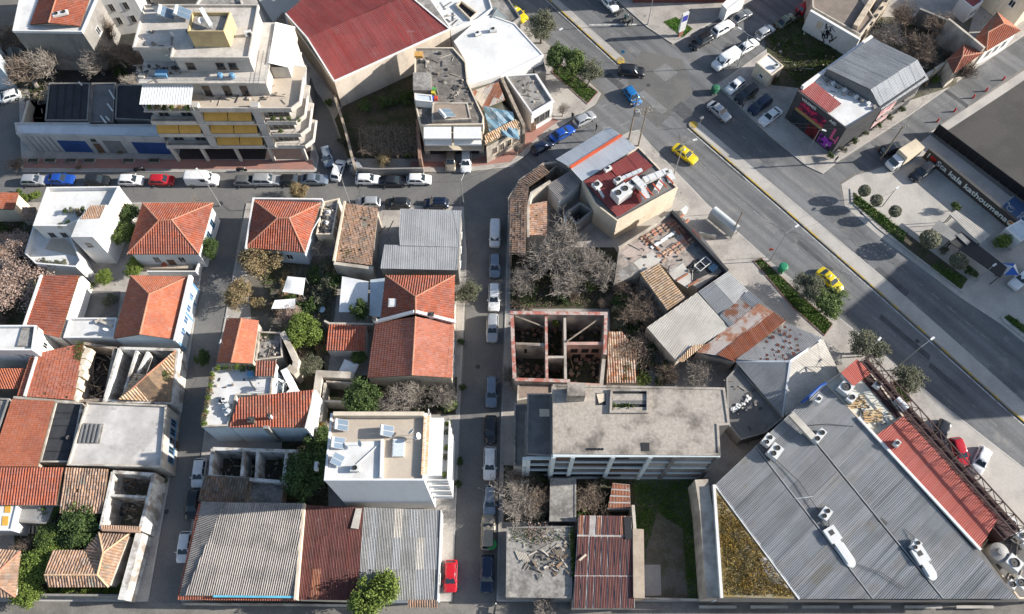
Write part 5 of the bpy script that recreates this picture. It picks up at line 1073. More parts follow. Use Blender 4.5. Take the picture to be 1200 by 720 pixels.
# ================================================================ middle block between the two narrow streets
H3 = {'a': (297, 235, 4.6), 'b': (376, 238, 4.6), 'c': (357, 296, 4.6), 'd': (288, 290, 4.6), 'e': (325, 256, 6.8), 'f': (339, 256, 6.8)}
r, ip, W = house('corner_hipped_house', 'hipped red tiled house at the corner of the left street with white downpipe', H3, 'abcd', ['abfe', 'bcf', 'cdef', 'dae'], ['ef', 'ae', 'bf', 'cf', 'de'], 4.6, BLUEW, TERRA, .3, pitch=.36)
windows(r, ip, 'S', 2, 1.5, 1.0, 1.5, fm=WHITE); windows(r, ip, 'W', 3, 1.6, 1.0, 1.7)
m = MB(); wallrun(m, PP([(288, 292), (297, 233), (378, 234)], 4.8), .25, 3.9, 4.95); O('parapet', m, WHITE, r)
m = MB(); m.path([P(375, 255, 4.7), P(366, 270, 4.5), P(358, 296, 4.4), P(356, 300, .2)], .09, 6); O('downpipe', m, ACW, r)
r, poly = flat('side_terrace', 'narrow grey roof terrace crowded with junk beside corner hipped house', [(379, 238), (398, 234), (390, 276), (371, 276)], 3.8, CREAM, CONC_G, .35, cat='annex')
for i, (x, y) in enumerate(((379, 256), (383, 262), (378, 268), (385, 250), (381, 273))):
 b = MB(); c = P(x, y, 3.81); b.box(c, (.6, .5, .4), i); b.box(c + Vector((.1, 0, .402)), (.3, .3, .2), i * .5); tag(O('junk_box', b, ACW if i % 2 else DARKM), 'box of junk on the narrow grey roof terrace', 'junk', 'junk on the narrow terrace')
W = {'a': (404, 238, 4.4), 'b': (443, 244, 4.7), 'c': (436, 311, 4.5), 'd': (392, 306, 4.2)}
r, ip, _ = house('patched_tile_house', 'patchy brown tiled roof with mossy lower corner beside grey metal roof', W, 'abcd', ['abcd'], [], 4.2, OLDW, OLDT, .1, pitch=.37, jit=.03, hole=.012, wav=.05)
m = MB(); wallrun(m, PP([(404, 236), (391, 306)], 4.6), .3, .1, 4.7); O('side_wall', m, CREAM, r); m = MB(); wallrun(m, PP([(391, 308), (437, 314)], 4.4), .5, .1, 4.3); O('side_wall', m, OLDW, r)
turf('roof_weeds', 'dry green weeds over the lower corner of the patchy tiled roof', [(402, 290), (426, 292), (430, 306), (400, 304)], GRASS, 260, .13, .06, 4.3)
for i in range(6): a = P(450 + RND.uniform(-7, 8), 255 + RND.uniform(0, 30), 2.0); m = MB(); m.bar(a, a + Vector((RND.uniform(-1.5, 1.5), RND.uniform(-2, 2), .4)), .1, .12); tag(O('timber', m, WOODP), 'old timber lying in the gap beside the grey metal roof', 'timber', 'timbers beside the grey metal roof')
r, poly = flat('grey_metal_workshop', 'workshop with wide grey metal roof at the corner of the centre street', [(470, 246), (540, 248), (537, 316), (446, 314), (451, 288), (468, 288)], 5.0, GREYW, CONC_G, 0, cat='workshop')
G = mat('grey_roof_sheet', (.29, .295, .3), .7, (.23, .233, .236), .7, .3, .1, 5, tile=.08)
sheets(r, PP([(469, 245, 5.35), (541, 247, 5.2), (538, 290, 5.25), (467, 288, 5.4)]), G, 1.7, 7.5, .3, .02, down=(0, -1, 0), prof='rib', jit=.004); sheets(r, PP([(450, 287, 5.3), (538, 290, 5.2), (537, 317, 4.95), (446, 315, 5.0)]), G, 1.7, 4.5, .3, .02, down=(0, -1, 0), prof='rib', jit=.004)
windows(r, poly, 'S', 3, 2.2, 1.1, 1.0, fm=GREYW); windows(r, poly, 'E', 3, 2.0, 1.2, 1.4)
T = {'a': (452, 323, 5.0), 'b': (533, 323, 5.0), 'c': (532, 376, 5.0), 'd': (446, 374, 5.0), 'e': (487, 348, 7.3), 'f': (487, 368, 7.3)}
r, ip, W = house('red_hip_roof_house', 'bright red hip roofed house with skylight on the centre street', T, 'abcd', ['abe', 'bcfe', 'aefd'], ['ef', 'ae', 'be'], 5.0, CREAM, TERRA, .2, pitch=.36)
windows(r, ip, 'E', 3, 1.6, 1.0, 1.8)
m = MB(); q = P(460, 356, 5.75); m.box(q, (1.1, 1.3, .35)); m.box(q + Vector((0, 0, .352)), (.8, 1.0, .05)); O('skylight', m, ACW, r)
T = {'a': (440, 379, 4.7), 'b': (532, 379, 4.7), 'c': (530, 443, 4.7), 'd': (430, 443, 4.7), 'e': (487, 372, 6.3), 'f': (483, 440, 6.3)}
T['e'] = (487, 371, 6.9); T['f'] = (483, 440, 6.9)
r, ip, W = house('dull_red_gable_house', 'dull red gable roofed house with white party wall on the centre street', T, 'abcd', ['bcfe', 'aefd'], ['ef'], 4.7, CREAM, mat('clay_tiles_dull', (.36, .13, .085), .88, (.3, .11, .07), .7, .35, .1, 6, tile=.14), .15, gables=['cfd'], pitch=.3, amp=.04)
m = MB(); pw = PP([(440, 377, 5.4), (486, 365, 7.6), (533, 377, 5.4)])
for a, b in ((0, 1), (1, 2)): m.bar(pw[a] - Vector((0, 0, .35)), pw[b] - Vector((0, 0, .35)), .4, .45)
O('party_wall', m, WHITE, r); windows(r, ip, 'E', 3, 1.5, 1.0, 1.8)
chimney(P(506, 372, 6.0), 'white chimney on the party wall of the red gable houses', (.7, .5, 1.0)); chimney(P(440, 377, 4.9), 'small white chimney at the west end of the party wall', (.5, .5, 1.0))
W = {'a': (386, 380, 3.6), 'b': (430, 382, 3.6), 'c': (428, 411, 2.9), 'd': (382, 411, 2.9)}
house('small_tiled_annex', 'small red ribbed lean-to roof beside the dull red gable house', W, 'abcd', ['abcd'], [], 2.9, WHITE, TERRA, .15, pitch=.38, cat='annex')
wall('yard_wall', 'pale yard wall between the small lean-to and the awnings', [(380, 376), (386, 379), (438, 380)], .1, 3.0, OLDW, .3)
def canopy(name, label, px, z, m, posts=True, cat='awning', sag=.12):
 c = PP(px, z); r = root_at(name, label, cat, c, z0=.12); b = MB(); N_ = 6
 g_ = [[c[0].lerp(c[1], i / N_).lerp(c[3].lerp(c[2], i / N_), j / N_) - Vector((0, 0, sag * math.sin(math.pi * i / N_) * math.sin(math.pi * j / N_))) for i in range(N_ + 1)] for j in range(N_ + 1)]
 for j in range(N_):
  for i in range(N_): b.face([g_[j][i], g_[j][i + 1], g_[j + 1][i + 1], g_[j + 1][i]])
 O('canopy', b, m, r)
 if posts:
  for q in c: b = MB(); b.tube((q.x, q.y, .12), (q.x, q.y, q.z), .04, .04, 6); O('post', b, METAL, r)
 return r
canopy('courtyard_awning', 'large white courtyard awning beside a small green tree', [(401, 324, 3.2), (432, 330, 3.4), (430, 366, 3.2), (397, 366, 2.8)], 3, AWN_W)
canopy('courtyard_awning', 'narrow pale blue grey awning against the red hip roof', [(434, 328, 3.3), (451, 326, 3.6), (446, 372, 3.4), (433, 370, 3.0)], 3, BLUEW)
canopy('shade_sail', 'square white shade cloth over chairs in the courtyard', [(337, 324, 2.7), (358, 326, 2.6), (355, 346, 2.5), (331, 342, 2.6)], 3, AWN_W, sag=-.25)
canopy('shade_sail', 'torn white cloth beside the bright green tree in the courtyard', [(322, 352, 2.4), (346, 350, 2.3), (346, 362, 2.2), (318, 362, 2.4)], 3, AWN_W, sag=.2)
c = P(408, 432, 2.2); r = thing('parasol', 'square white parasol beside the small red lean-to', 'parasol', (c.x, c.y, .12)); b = MB(); b.tube((c.x, c.y, .12), (c.x, c.y, 2.75), .035, .03, 6); O('pole', b, METAL, r)
b = MB(); cs = [Vector((c.x + 1.6 * math.cos(a), c.y + 1.6 * math.sin(a), 2.1)) for a in (rad(25), rad(115), rad(205), rad(295))]
for i in range(4): b.face([cs[i], cs[(i + 1) % 4], Vector((c.x, c.y, 2.75))]); q = (cs[i] + cs[(i + 1) % 4]) / 2; b.face([cs[i], cs[(i + 1) % 4], cs[(i + 1) % 4] - Vector((0, 0, .2)), cs[i] - Vector((0, 0, .2))])
O('canopy', b, AWN_W, r)
for i, (x, y) in enumerate(((336, 345), (345, 347), (352, 346), (360, 342), (340, 350), (329, 346))):
 p = P(x, y, .4); r = thing('garden_chair', 'garden chair beside the white shade cloth in the courtyard', 'chair', (p.x, p.y, .13), 'courtyard chairs', i * 1.1); b = MB(); b.box((0, 0, .42), (.45, .45, .05)); O('seat', b, WOOD, r, local=True); b = MB(); b.box((-.2, 0, .47), (.05, .45, .45)); O('backrest', b, WOOD, r, local=True)
 for sx in (-.18, .18):
  for sy in (-.18, .18): b = MB(); b.box((sx, sy, 0), (.05, .05, .42)); O('leg', b, WOOD, r, local=True)
p = P(377, 363, .8); r = thing('round_table', 'small round pale blue table in the courtyard by the white awning', 'table', (p.x, p.y, .13)); b = MB(); b.lathe((0, 0, .7), [(.5, 0), (.52, .02), (.5, .04)], 16); O('tabletop', b, mat('pale_blue_top', (.4, .55, .62), .5), r, local=True); b = MB(); b.tube((0, 0, 0), (0, 0, .7), .05, .04, 8); O('leg', b, METAL, r, local=True)
T = {'a': (267, 369, 4.3), 'b': (303, 385, 4.3), 'c': (296, 426, 4.3), 'd': (254, 425, 4.3), 'e': (283, 373, 5.8), 'f': (271, 425, 5.8)}
T['a'] = (266, 373, 4.3); T['b'] = (303, 376, 4.3)
r, ip, W = house('narrow_red_gable_house', 'narrow red gable roofed house along left street with two white pots', T, 'abcd', ['bcfe', 'aefd'], ['ef'], 4.3, OLDW, TERRA_O, .15, gables=['cfd', 'aeb'], pitch=.3, amp=.04); windows(r, ip, 'W', 3, 1.5, .9, 1.6)
for i, (x, y) in enumerate(((268, 376), (262, 404))): dish(P(x, y, 4.6), 2 + i, 'white satellite dish on the street side of the narrow red gable roof', 'dishes on the narrow red gable')
r, poly = flat('courtyard_house', 'stone flagged roof courtyard beside the narrow red gable house', [(304, 390), (330, 391), (332, 420), (300, 424)], 3.0, OLDW, CONC_G, .45, cat='house')
turf('roof_weeds', 'green weeds along the back of the flagged roof courtyard', [(304, 392), (322, 392), (322, 398), (303, 398)], GRASS, 200, .13, .06, 3.02)
m = MB(); wallrun(m, PP([(331, 390), (340, 408), (347, 424), (345, 436), (338, 430)], 3.6), .8, .1, 3.8); tag(O('ragged_wall', m, OLDW), 'crumbling cream wall beside the bright green tree', 'wall')
r, poly = flat('white_terrace_roof_house', 'white roofed house with plants round its terrace on the left street', [(250, 432), (322, 432), (318, 464), (278, 464), (268, 500), (237, 501)], 6.8, BLUEW, WHITE2, .35, pm=OLDW, cat='house')
for i in range(13): t = i / 12; tree('bush%s_%d' % (('b', 'g', 'o')[i % 3], i % 3), 249 - t * 11, 438 + t * 58, .55, .9, 'plant along the street edge of the white roof terrace', 'plants edging the white roof terrace', z=7.0)
for i in range(7): tree('bush%s_%d' % (('b', 'd', 'o')[i % 3], i % 3), 256 + i * 7, 431, .6, .8, 'plant along the back edge of the white roof terrace', 'plants at the back of the white roof terrace', z=7.0)
for i, (x, y) in enumerate(((262, 472), (266, 478), (268, 484), (262, 470))): b = MB(); c = P(x, y, 6.81); b.box(c, (1.0, .7, .5), .3 * i); b.box(c + Vector((.2, .1, .502)), (.5, .5, .35), .5 * i); tag(O('white_crate', b, ACW), 'white crate on the terrace beside the red ribbed roof', 'crate', 'white crates on the terrace')
b = MB(); b.lathe(P(295, 441, 6.81), [(.4, 0), (.45, .5), (.4, .9)], 12); tag(O('water_barrel', b, BLUEL), 'blue barrel on the white roof terrace beside the stair tower', 'barrel')
W = {'a': (280, 466, 8.3), 'b': (367, 457, 8.3), 'c': (357, 501, 7.0), 'd': (269, 501, 7.0)}
r, ip, _ = house('blue_walled_house', 'red ribbed tile roof over a blank pale blue wall', W, 'abcd', ['abcd'], [], 7.0, BLUEW, TERRA, .05, pitch=.37)
ea, eb, n_ = pick(ip, (1, 0)); m = MB(); m.face([(ea.x, ea.y, 6.8), (eb.x, eb.y, 6.8), (eb.x, eb.y, 8.1)]); m.face([(ea.x, ea.y, 6.8), (eb.x, eb.y, 8.1), (ea.x, ea.y, 7.1)]); O('gable', m, WHITE, r)
m = MB(); wallrun(m, PP([(369, 457), (358, 502)], 7.8), .3, .1, 7.7); O('side_wall', m, WHITE, r)
chimney(P(296, 494, 7.4), 'dark square chimney on the red roof over the pale blue wall', (.8, .7, .7), SHUT_B); chimney(P(318, 490, 7.5), 'white slim chimney on the red roof over pale blue wall', (.35, .35, 1.2), WHITE)
a, b, n_ = pick(ip, (0, -1)); m = MB(); c = a.lerp(b, .5) + n_ * .2; m.box((c.x, c.y, 1.2), (.7, .4, 6.4)); O('flue', m, GREYW, r)
T = PP([(300, 423, 8.7), (324, 423, 8.7), (321, 441, 8.1), (299, 441, 8.1)]); poly = ccw(T); r = root_at('stair_tower', 'white stair tower with small brown tiled cap', 'tower', poly, z0=6.81); m = MB(); m.prism(inset(poly, .15), 6.81, 8.1, top=False); O('wall', m, WHITE, r); tiles(r, [T], mat('clay_tiles_brown', (.26, .1, .065), .9, (.18, .08, .055), .7, .5, .12, 5, tile=.2), pitch=.36)
m = MB(); wallrun(m, PP([(326, 424), (338, 448), (328, 458)], 8.1), .9, 3, 5.3); O('buttress', m, WHITE, r)
for i in range(5): dish(P(328 + (i % 3) * 4, 450 + i * 1.5, 7.8), i, 'white satellite dish clustered by the stair tower', 'dishes by the stair tower', .35)
r = thing('walled_ruin', 'roofless cream walled rooms full of shade behind the white apartment house', 'ruin', P(388, 470, .12)); m = MB(); wallrun(m, PP([(414, 440), (374, 438), (366, 497)], 3.6), 1.0, .1, 3.6); wallrun(m, PP([(382, 447), (414, 449)], 3.0), .25, .1, 3.0); wallrun(m, PP([(381, 449), (376, 494)], 3.0), .3, .1, 3.1); wallrun(m, PP([(379, 470), (408, 471)], 3.0), .3, .1, 3.0); O('wall', m, OLDW, r); b = MB(); b.prism(PP([(376, 446), (412, 448), (408, 496), (370, 496)], .16), .125, .16); O('floor', b, SOIL, r)
b = MB(); b.prism(PP([(364, 494), (382, 495), (380, 506), (366, 512)], 2.6), .1, 2.6); tag(O('planted_ledge', b, STONE), 'rough stone ledge with dry weeds at the corner of the ruin', 'ledge'); turf('ledge_weeds', 'dry yellow weeds on the stone ledge', [(365, 495), (381, 496), (379, 505), (367, 510)], LEAF_Y, 300, .3, .06, 2.62)
r = thing('shaded_ruin', 'roofless ruin of three dark rooms in the shade of the apartment house', 'ruin', P(300, 545, .12)); q = PP([(249, 526), (348, 529), (343, 566), (246, 558)], 3.6); m = MB(); wallrun(m, q + [q[0]], .45, .1, 3.6); wallrun(m, PP([(286, 527), (283, 558)], 3.6), .4, .1, 3.59); wallrun(m, PP([(302, 527), (300, 560)], 3.6), .4, .1, 3.585); wallrun(m, PP([(336, 529), (332, 564)], 3.6), .45, .1, 3.58); O('wall', m, PEEL, r); b = MB(); b.prism(inset(ccw(q), .4), .125, .16); O('floor', b, SOIL, r)
W = {'a': (240, 557, 3.9), 'b': (292, 560, 3.9), 'c': (288, 590, 3.4), 'd': (232, 588, 3.2)}
house('shaded_tile_house', 'dark tiled roof in shade beside the big fibre cement roof', W, 'abcd', ['abcd'], [], 3.2, STONE, DARKT, .1, pitch=.36, jit=.03, hole=.01)
r, poly = flat('rubble_terrace', 'rubble strewn grey terrace in the shade behind the big fibre cement roof', [(294, 564), (332, 566), (330, 592), (291, 590)], 2.4, STONE, CONC_G, .2); turf('roof_weeds', 'green weeds at the top of the rubble strewn terrace', [(296, 560), (316, 560), (316, 567), (296, 567)], GRASS, 150, .13, .06, 2.42)
T = {'a': (236, 588, 4.4), 'b': (356, 590, 4.9), 'c': (346, 701, 4.6), 'd': (211, 700, 3.9), 'e': (268, 588, 4.9), 'f': (216, 699, 4.5)}
r, poly = flat('fibre_cement_workshop', 'large brown grey corrugated workshop roof at the street corner', [(236, 589), (356, 591), (347, 699), (214, 698)], 4.0, CREAM, CONC_D, 0, cat='workshop')
sheets(r, PP([(262, 589, 5.2), (355, 590, 5.2), (346, 699, 4.7), (217, 698, 4.5)]), ASB, 1.1, 3.4, .3, .06, down=(-.12, -1, 0), jit=.006); sheets(r, PP([(236, 588, 4.5), (264, 589, 5.15), (218, 698, 4.5), (211, 699, 4.1)]), ASB, 1.1, 3.4, .3, .06, down=(-1, -.3, 0), jit=.006)
m = MB(); cover(m, PP([(233, 590, 4.35), (237, 590, 4.5), (213, 700, 4.1), (208, 700, 3.95)]), .3, .45, .06); cover(m, PP([(209, 698, 4.15), (346, 700, 4.45), (346, 704, 4.2), (208, 703, 3.95)]), .3, .45, .06); O('eave_tiles', m, TERRA, r, uv=True, kind='stuff')
m = MB(); m.bar(P(250, 699, 4.75), P(345, 700, 4.75), .25, .08); O('gutter', m, mat('cyan_gutter', (.12, .45, .6), .5), r)
windows(r, poly, 'W', 5, 1.5, 1.0, 1.6, fm=OLDW); door(r, poly, 'S', .4, 2.5, 2.8, SHUT_G)
r, poly = flat('rusty_roof_workshop', 'workshop with dark red rusted corrugated roof in the middle of the row', [(357, 592), (425, 595), (419, 704), (347, 702)], 3.9, CREAM, CONC_D, 0, cat='workshop'); sheets(r, PP([(356, 592, 4.3), (426, 595, 4.3), (420, 704, 4.0), (346, 703, 4.0)]), [RUSTD, RUSTD, RUSTD, RUST], 1.0, 4.4, .2, .04, down=(0, -1, 0), weights=[10, 10, 8, 1])
m = MB(); m.prism(PP([(417, 596), (424, 596), (420, 620), (411, 619)], 4.5), 4.42, 4.5); O('pale_sheet', m, ASB_L, r)
m = MB(); wallrun(m, PP([(356, 590), (346, 703)], 4.9), .35, 3.6, 5.0); O('party_wall', m, CREAM, r)
r, poly = flat('grey_roof_workshop', 'workshop with patched pale grey corrugated roof on the centre street corner', [(427, 595), (517, 598), (512, 703), (421, 704)], 3.9, WHITE, CONC_D, 0, cat='workshop'); sheets(r, PP([(426, 595, 4.3), (518, 598, 4.3), (513, 703, 4.0), (420, 704, 4.0)]), [GREYM, G, ASB_L], 1.0, 4.4, .2, .035, down=(0, -1, 0), weights=[8, 5, 1])
m = MB(); m.bar(P(517, 598, 4.35), P(513, 703, 4.1), .15, .12); O('gutter', m, ACW, r); windows(r, poly, 'E', 3, 1.6, 1.3, 1.4); door(r, poly, 'E', .2, 2.4, 2.7, SHUT_G)
m = MB(); cover(m, PP([(478, 703, 4.2), (512, 703, 4.2), (513, 712, 3.6), (478, 712, 3.6)]), .3, .4, .05); O('eave_tiles', m, OLDT, r, uv=True, kind='stuff')
wall('street_wall', 'low cream wall along the bottom street before the rusted roof workshop', [(215, 708), (440, 710)], .0, 1.2, OLDW, .2, zpix=.6)
ZA = 15.6; poly = ccw(PP([(381, 562), (491, 571), (499, 565), (499, 487), (388, 484)], ZA)); q = [poly[i] for i in range(len(poly))]
xw, xe, ys, yn = P(381, 562, ZA).x, P(497, 566, ZA).x, P(381, 564, ZA).y, P(388, 486, ZA).y
r = thing('white_apartment_house', 'tall white apartment house with beige roof terrace and east balconies', 'apartment building', ((xw + xe) / 2, (ys + yn) / 2, 0)); poly = [Vector(p) for p in ((xw, ys), (xe, ys), (xe, yn), (xw, yn))]
WH2 = mat('apartment_white', (.7, .71, .72), .85, (.6, .61, .62), .5, .4, .04, 3, streak=.3)
m = MB(); m.prism(poly, .1, ZA - .1, top=False); O('wall', m, WH2, r); m = MB(); m.prism(inset(poly, .01), ZA - .1, ZA); O('roof', m, TERRACE, r); m = MB(); m.ring(inset(poly, -.03), .22, ZA - .15, ZA + .45); O('parapet', m, WH2, r)
m = MB(); m.prism([(xw + .25, ys + .25), (xw + 6.8, ys + .25), (xw + 6.2, ys + 4.8), (xw + .25, ys + 4.5)], ZA + .01, ZA + .16); O('white_roof_deck', m, WHITE2, r)
m = MB(); m.bar((xw + 6.6, ys + .3, ZA + .01), (xw + 6.4, ys + 4.9, ZA + .01), .3, .5); m.bar((xw + 3.6, ys + 1.9, ZA + .16), (xw + 6.0, ys + 4.3, ZA + .16), .12, .12); O('roof_kerb', m, WHITE, r)
m = MB(); m.bar((xw + .4, yn - .2, ZA), (xe - .3, yn - .2, ZA), .5, 1.0); O('north_parapet', m, CREAM, r)
for k, z0 in enumerate((4.0, 6.9, 9.8, 12.7)):
 m = MB(); m.box((xe + 1.3, (ys + yn) / 2 + .2, z0 - .16), (2.6, yn - ys - .6, .18)); O('balcony_slab', m, WH2, r)
 m = MB(); wallrun(m, [Vector((xe, ys + .6, 0)), Vector((xe + 2.55, ys + .6, 0)), Vector((xe + 2.55, yn - .2, 0)), Vector((xe, yn - .2, 0))], .12, z0 + .02, z0 + .95); O('balcony_parapet', m, WHITE, r)
 for j in range(3): window(r, (xe + .004, ys + 2.2 + j * 3.0), (1, 0), z0 + .05, 1.8, 2.1, WHITE, GLASS, 'balcony_door')
m = MB(); m.box((xe + 1.0, (ys + yn) / 2 + .2, ZA - .5), (2.0, yn - ys - 1.0, .2)); O('top_canopy', m, WHITE, r)
m = MB(); cover(m, [Vector((xe - .35, ys + .6, ZA + .5)), Vector((xe + .35, ys + .6, ZA + .25)), Vector((xe + .35, yn - .2, ZA + .25)), Vector((xe - .35, yn - .2, ZA + .5))], .3, .4, .06); O('tile_edge', m, TANT, r, uv=True, kind='stuff')
windows(r, poly, 'N', 4, 9, 1.2, 1.4); windows(r, poly, 'W', 2, 9.5, .8, 1.0); windows(r, poly, 'W', 2, 12.5, .8, 1.0)
m = MB(); m.box((xw + 8.4, ys + 3.9, ZA), (1.4, 2.1, .4)); O('skylight_frame', m, WHITE, r)
for i in range(4): m = MB(); m.box((xw + 8.4, ys + 3.15 + i * .5, ZA + .402), (1.2, .42, .03)); O('skylight_pane', m, BLUEW, r)
for i, (x, y, yaw, l) in enumerate(((455, 507, math.pi / 2, 'solar water heater with white tank in the middle of the beige roof terrace'), (402, 500, math.pi / 2, 'solar water heater at the north west corner of the beige roof'), (398, 521, math.pi / 2, 'solar water heater on the west edge of the beige roof'), (396, 540, 1.2, 'tilted green tinted solar collector on white roof deck'))): solar(P(x, y, ZA + (.17 if i == 3 else .005)), yaw, l, tank=i != 3).scale = (.72, .72, .72)
for i, (x, y) in enumerate(((490, 514), (487, 518), (484, 510), (425, 522))): dish(P(x, y, ZA), 1.2 * i, 'satellite dish on the beige roof terrace of the white apartment house', 'dishes on the beige roof terrace')
chiller(P(417, 550, ZA + .16), 0, 'small white machine box on the white roof deck', (1.1, .8, .6), 1); ac_unit(P(372, 548, 12), 1.57, 'white air conditioner hung on the west wall of the white apartment house')
for i in range(9): tree('bush%s_%d' % (('b', 'd', 'o')[i % 3], i % 3), 0, 0, .5, 1.0, 'potted plant on the white apartment balconies', 'balcony plants of the white apartment house').location = (xe + 2.2, ys + 1.4 + i * 1.05, (12.72, 9.82, 12.72)[i % 3])
# ================================================================ right block: corner building with air-conditioning plant
Zc = 5.4
r, poly = flat('corner_shop_building', 'cream building with grey and red metal roofs and rooftop machines at the junction', [(682, 212), (748, 173), (794, 221), (723, 260), (697, 240)], Zc, CREAM, CONC_D, .25, pm=CREAM, cat='building')
sheets(r, PP([(682, 213, 5.7), (667, 196, 5.5), (728, 158, 5.5), (746, 174, 5.7)]), STEEL_L, 1.1, 6, .22, .03, jit=.003)
sheets(r, PP([(667, 196, 5.7), (651, 187, 4.9), (714, 149, 4.9), (727, 158, 5.7)]), STEEL_L, 1.1, 6, .22, .03, jit=.003)
m = MB(); m.bar(P(668, 197, 5.7), P(728, 159, 5.7), .45, .2); O('red_ridge', m, mat('vermilion_paint', (.55, .1, .04), .6), r)
m = MB(); m.prism(PP([(682, 212), (667, 196), (652, 188), (714, 150), (727, 158), (746, 174)], 4.9), .1, 4.75, top=False); O('wall', m, GREYW, r)
sheets(r, PP([(713, 196, 6.1), (745, 177, 6.1), (765, 195, 5.7), (733, 217, 5.7)]), REDM, 1.1, 6, .2, .03, jit=.003)
sheets(r, PP([(684, 213, 5.9), (712, 197, 5.9), (760, 232, 5.6), (724, 255, 5.6)]), REDM, 1.1, 6, .2, .03, jit=.003)
a, b, n = pick(poly, (.6, -.8)); m = MB(); m.prism([a + n * .02, b + n * .02, b + n * .15, a + n * .15], 2.6, 2.8); O('ledge', m, CREAM, r); windows(r, poly, 'NE', 4, 1.2, 1.6, 1.6); windows(r, poly, 'NE', 4, 3.4, 1.4, 1.3)
chiller(P(727, 231, 5.8), .62, 'big white cube cooling unit with twin fans on the red roof', (2.6, 2.0, 1.7), 2)
chiller(P(741, 219, 6.0), .62, 'long pale rooftop cooling unit beside the twin fan cube', (2.0, 1.2, 1.1), 1)
duct([P(742, 212, 6.4), P(754, 224, 6.4), P(756, 236, 6.2)], 'fat white bent ventilation duct on the red roof', 1.1, 1.0, ACW); duct([P(754, 214, 6.2), P(782, 203, 6.2), P(787, 214, 6.2)], 'white square duct loop along the roof edge', 1.0, .8, ACW); duct([P(768, 226, 5.9), P(776, 212, 5.9)], 'short white duct between red roof beams', .8, .7, ACW)
duct([P(729, 210, 6.2), P(752, 200, 6.2)], 'thin blue grey duct crossing the red roof', .5, .4, STEEL_L)
chiller(P(724, 214, 6.1), .6, 'small white cooling unit at the top of the red roof', (1.3, .9, .8), 1); chiller(P(699, 219, 5.9), .7, 'open white machine frame at the west edge of the red roof', (1.3, 1.1, .7), 1); duct([P(698, 217, 6.1), P(707, 232, 5.9)], 'white downpipe duct at the west edge of the red roof', .35, .3, ACW); chiller(P(712, 200, 6.2), .6, 'pale blue roof machine on the ridge of the red roof', (1.2, .6, .6), 1)
for i in range(5):
 m = MB(); m.bar(P(757 + i * 8, 234 - i * 4.6, 7.75), P(749 + i * 8, 225 - i * 4.6, 7.75), .15, .18); O('roof_beam', m, mat('vermilion_paint', (.55, .1, .04), .6), r)
poly = ccw(PP([(641, 217), (671, 200), (683, 212), (655, 237)], 4.2)); r = root_at('grey_sheet_shed', 'small corrugated grey shed behind the corner building', 'shed', poly); m = MB(); m.prism(inset(poly, .15), .1, 4.1, top=False); O('wall', m, WHITE, r); sheets(r, PP([(641, 217, 4.4), (671, 199, 4.4), (683, 212, 4.6), (656, 236, 4.6)]), ASB, 1.1, 4, .28, .05)
r = thing('ruined_tile_range', 'ruined range of old brown tile roofs curving round the street corner', 'ruin', P(620, 250, .12))
tiles(r, [PP([(598, 232, 4.3), (610, 212, 4.3), (620, 218, 4.9), (618, 240, 4.9)]), PP([(618, 240, 4.9), (598, 232, 4.3), (597, 296, 4.3), (616, 298, 4.9)])], OLDT, jit=.04, hole=.02); tiles(r, [PP([(610, 212, 4.3), (636, 193, 4.3), (644, 202, 4.9), (621, 218, 4.9)])], OLDT, jit=.05, hole=.05)
tiles(r, [PP([(619, 240, 4.6), (641, 236, 4.2), (641, 276, 4.2), (619, 276, 4.6)])], mat('clay_tiles_light_brown', (.42, .24, .15), .92, (.3, .18, .12), .7, .7, .15, 5, tile=.35), jit=.04, hole=.02)  # lighter, more varied old clay tiles
m = MB(); wallrun(m, PP([(598, 298), (597, 232), (610, 211), (637, 192), (652, 190)], 4.2), .4, .1, 4.2); O('wall', m, STONE, r); m = MB(); wallrun(m, PP([(619, 278), (619, 240), (623, 226), (645, 212)], 4.8), .35, .1, 4.8); O('inner_wall', m, OLDW, r); m = MB(); wallrun(m, PP([(640, 206), (652, 196), (660, 200)], 3.2), .3, .1, 3.6); O('inner_wall', m, STONE, r)
r = thing('small_ruin', 'dark roofless stone hut between bare trees and the cream building', 'ruin', P(682, 255, .12)); q = PP([(663, 250), (680, 238), (694, 247), (676, 262)], 3.4); m = MB(); wallrun(m, q + [q[0]], .35, .1, 3.4); O('wall', m, GREYW, r); m = MB(); wallrun(m, PP([(662, 252), (664, 278)], 2.8), .35, .1, 3.0); O('buttress', m, WHITE, r); b = MB(); b.prism(inset(ccw(q), .3), .125, .2); O('floor', b, BLACK, r)
b = MB(); b.prism(PP([(645, 246), (660, 244), (660, 262), (644, 264)], .5), .12, .5); tag(O('grey_slab', b, CONC_D), 'grey slab between tile ruin and dark hut', 'slab')
r, poly = flat('patched_roof_shop', 'long low shop with patched concrete roof and rows of loose tiles', [(720, 330), (726, 288), (789, 250), (851, 315), (818, 338), (772, 309), (750, 320)], 3.4, OLDW, mat('patched_screed', (.33, .28, .24), .92, (.2, .17, .145), .9, .5, .25, 2.6, .1, col3=(.27, .12, .075), scale3=.4, lo3=.58, hi3=.66), 0, cat='shop')
m = MB(); wallrun(m, PP([(787, 247), (853, 317)], 4.4), .45, .1, 4.4); O('black_parapet', m, TAR, r); m = MB(); wallrun(m, PP([(725, 290), (757, 270), (788, 248)], 3.9), .25, 3.0, 3.9); O('parapet', m, OLDW, r)
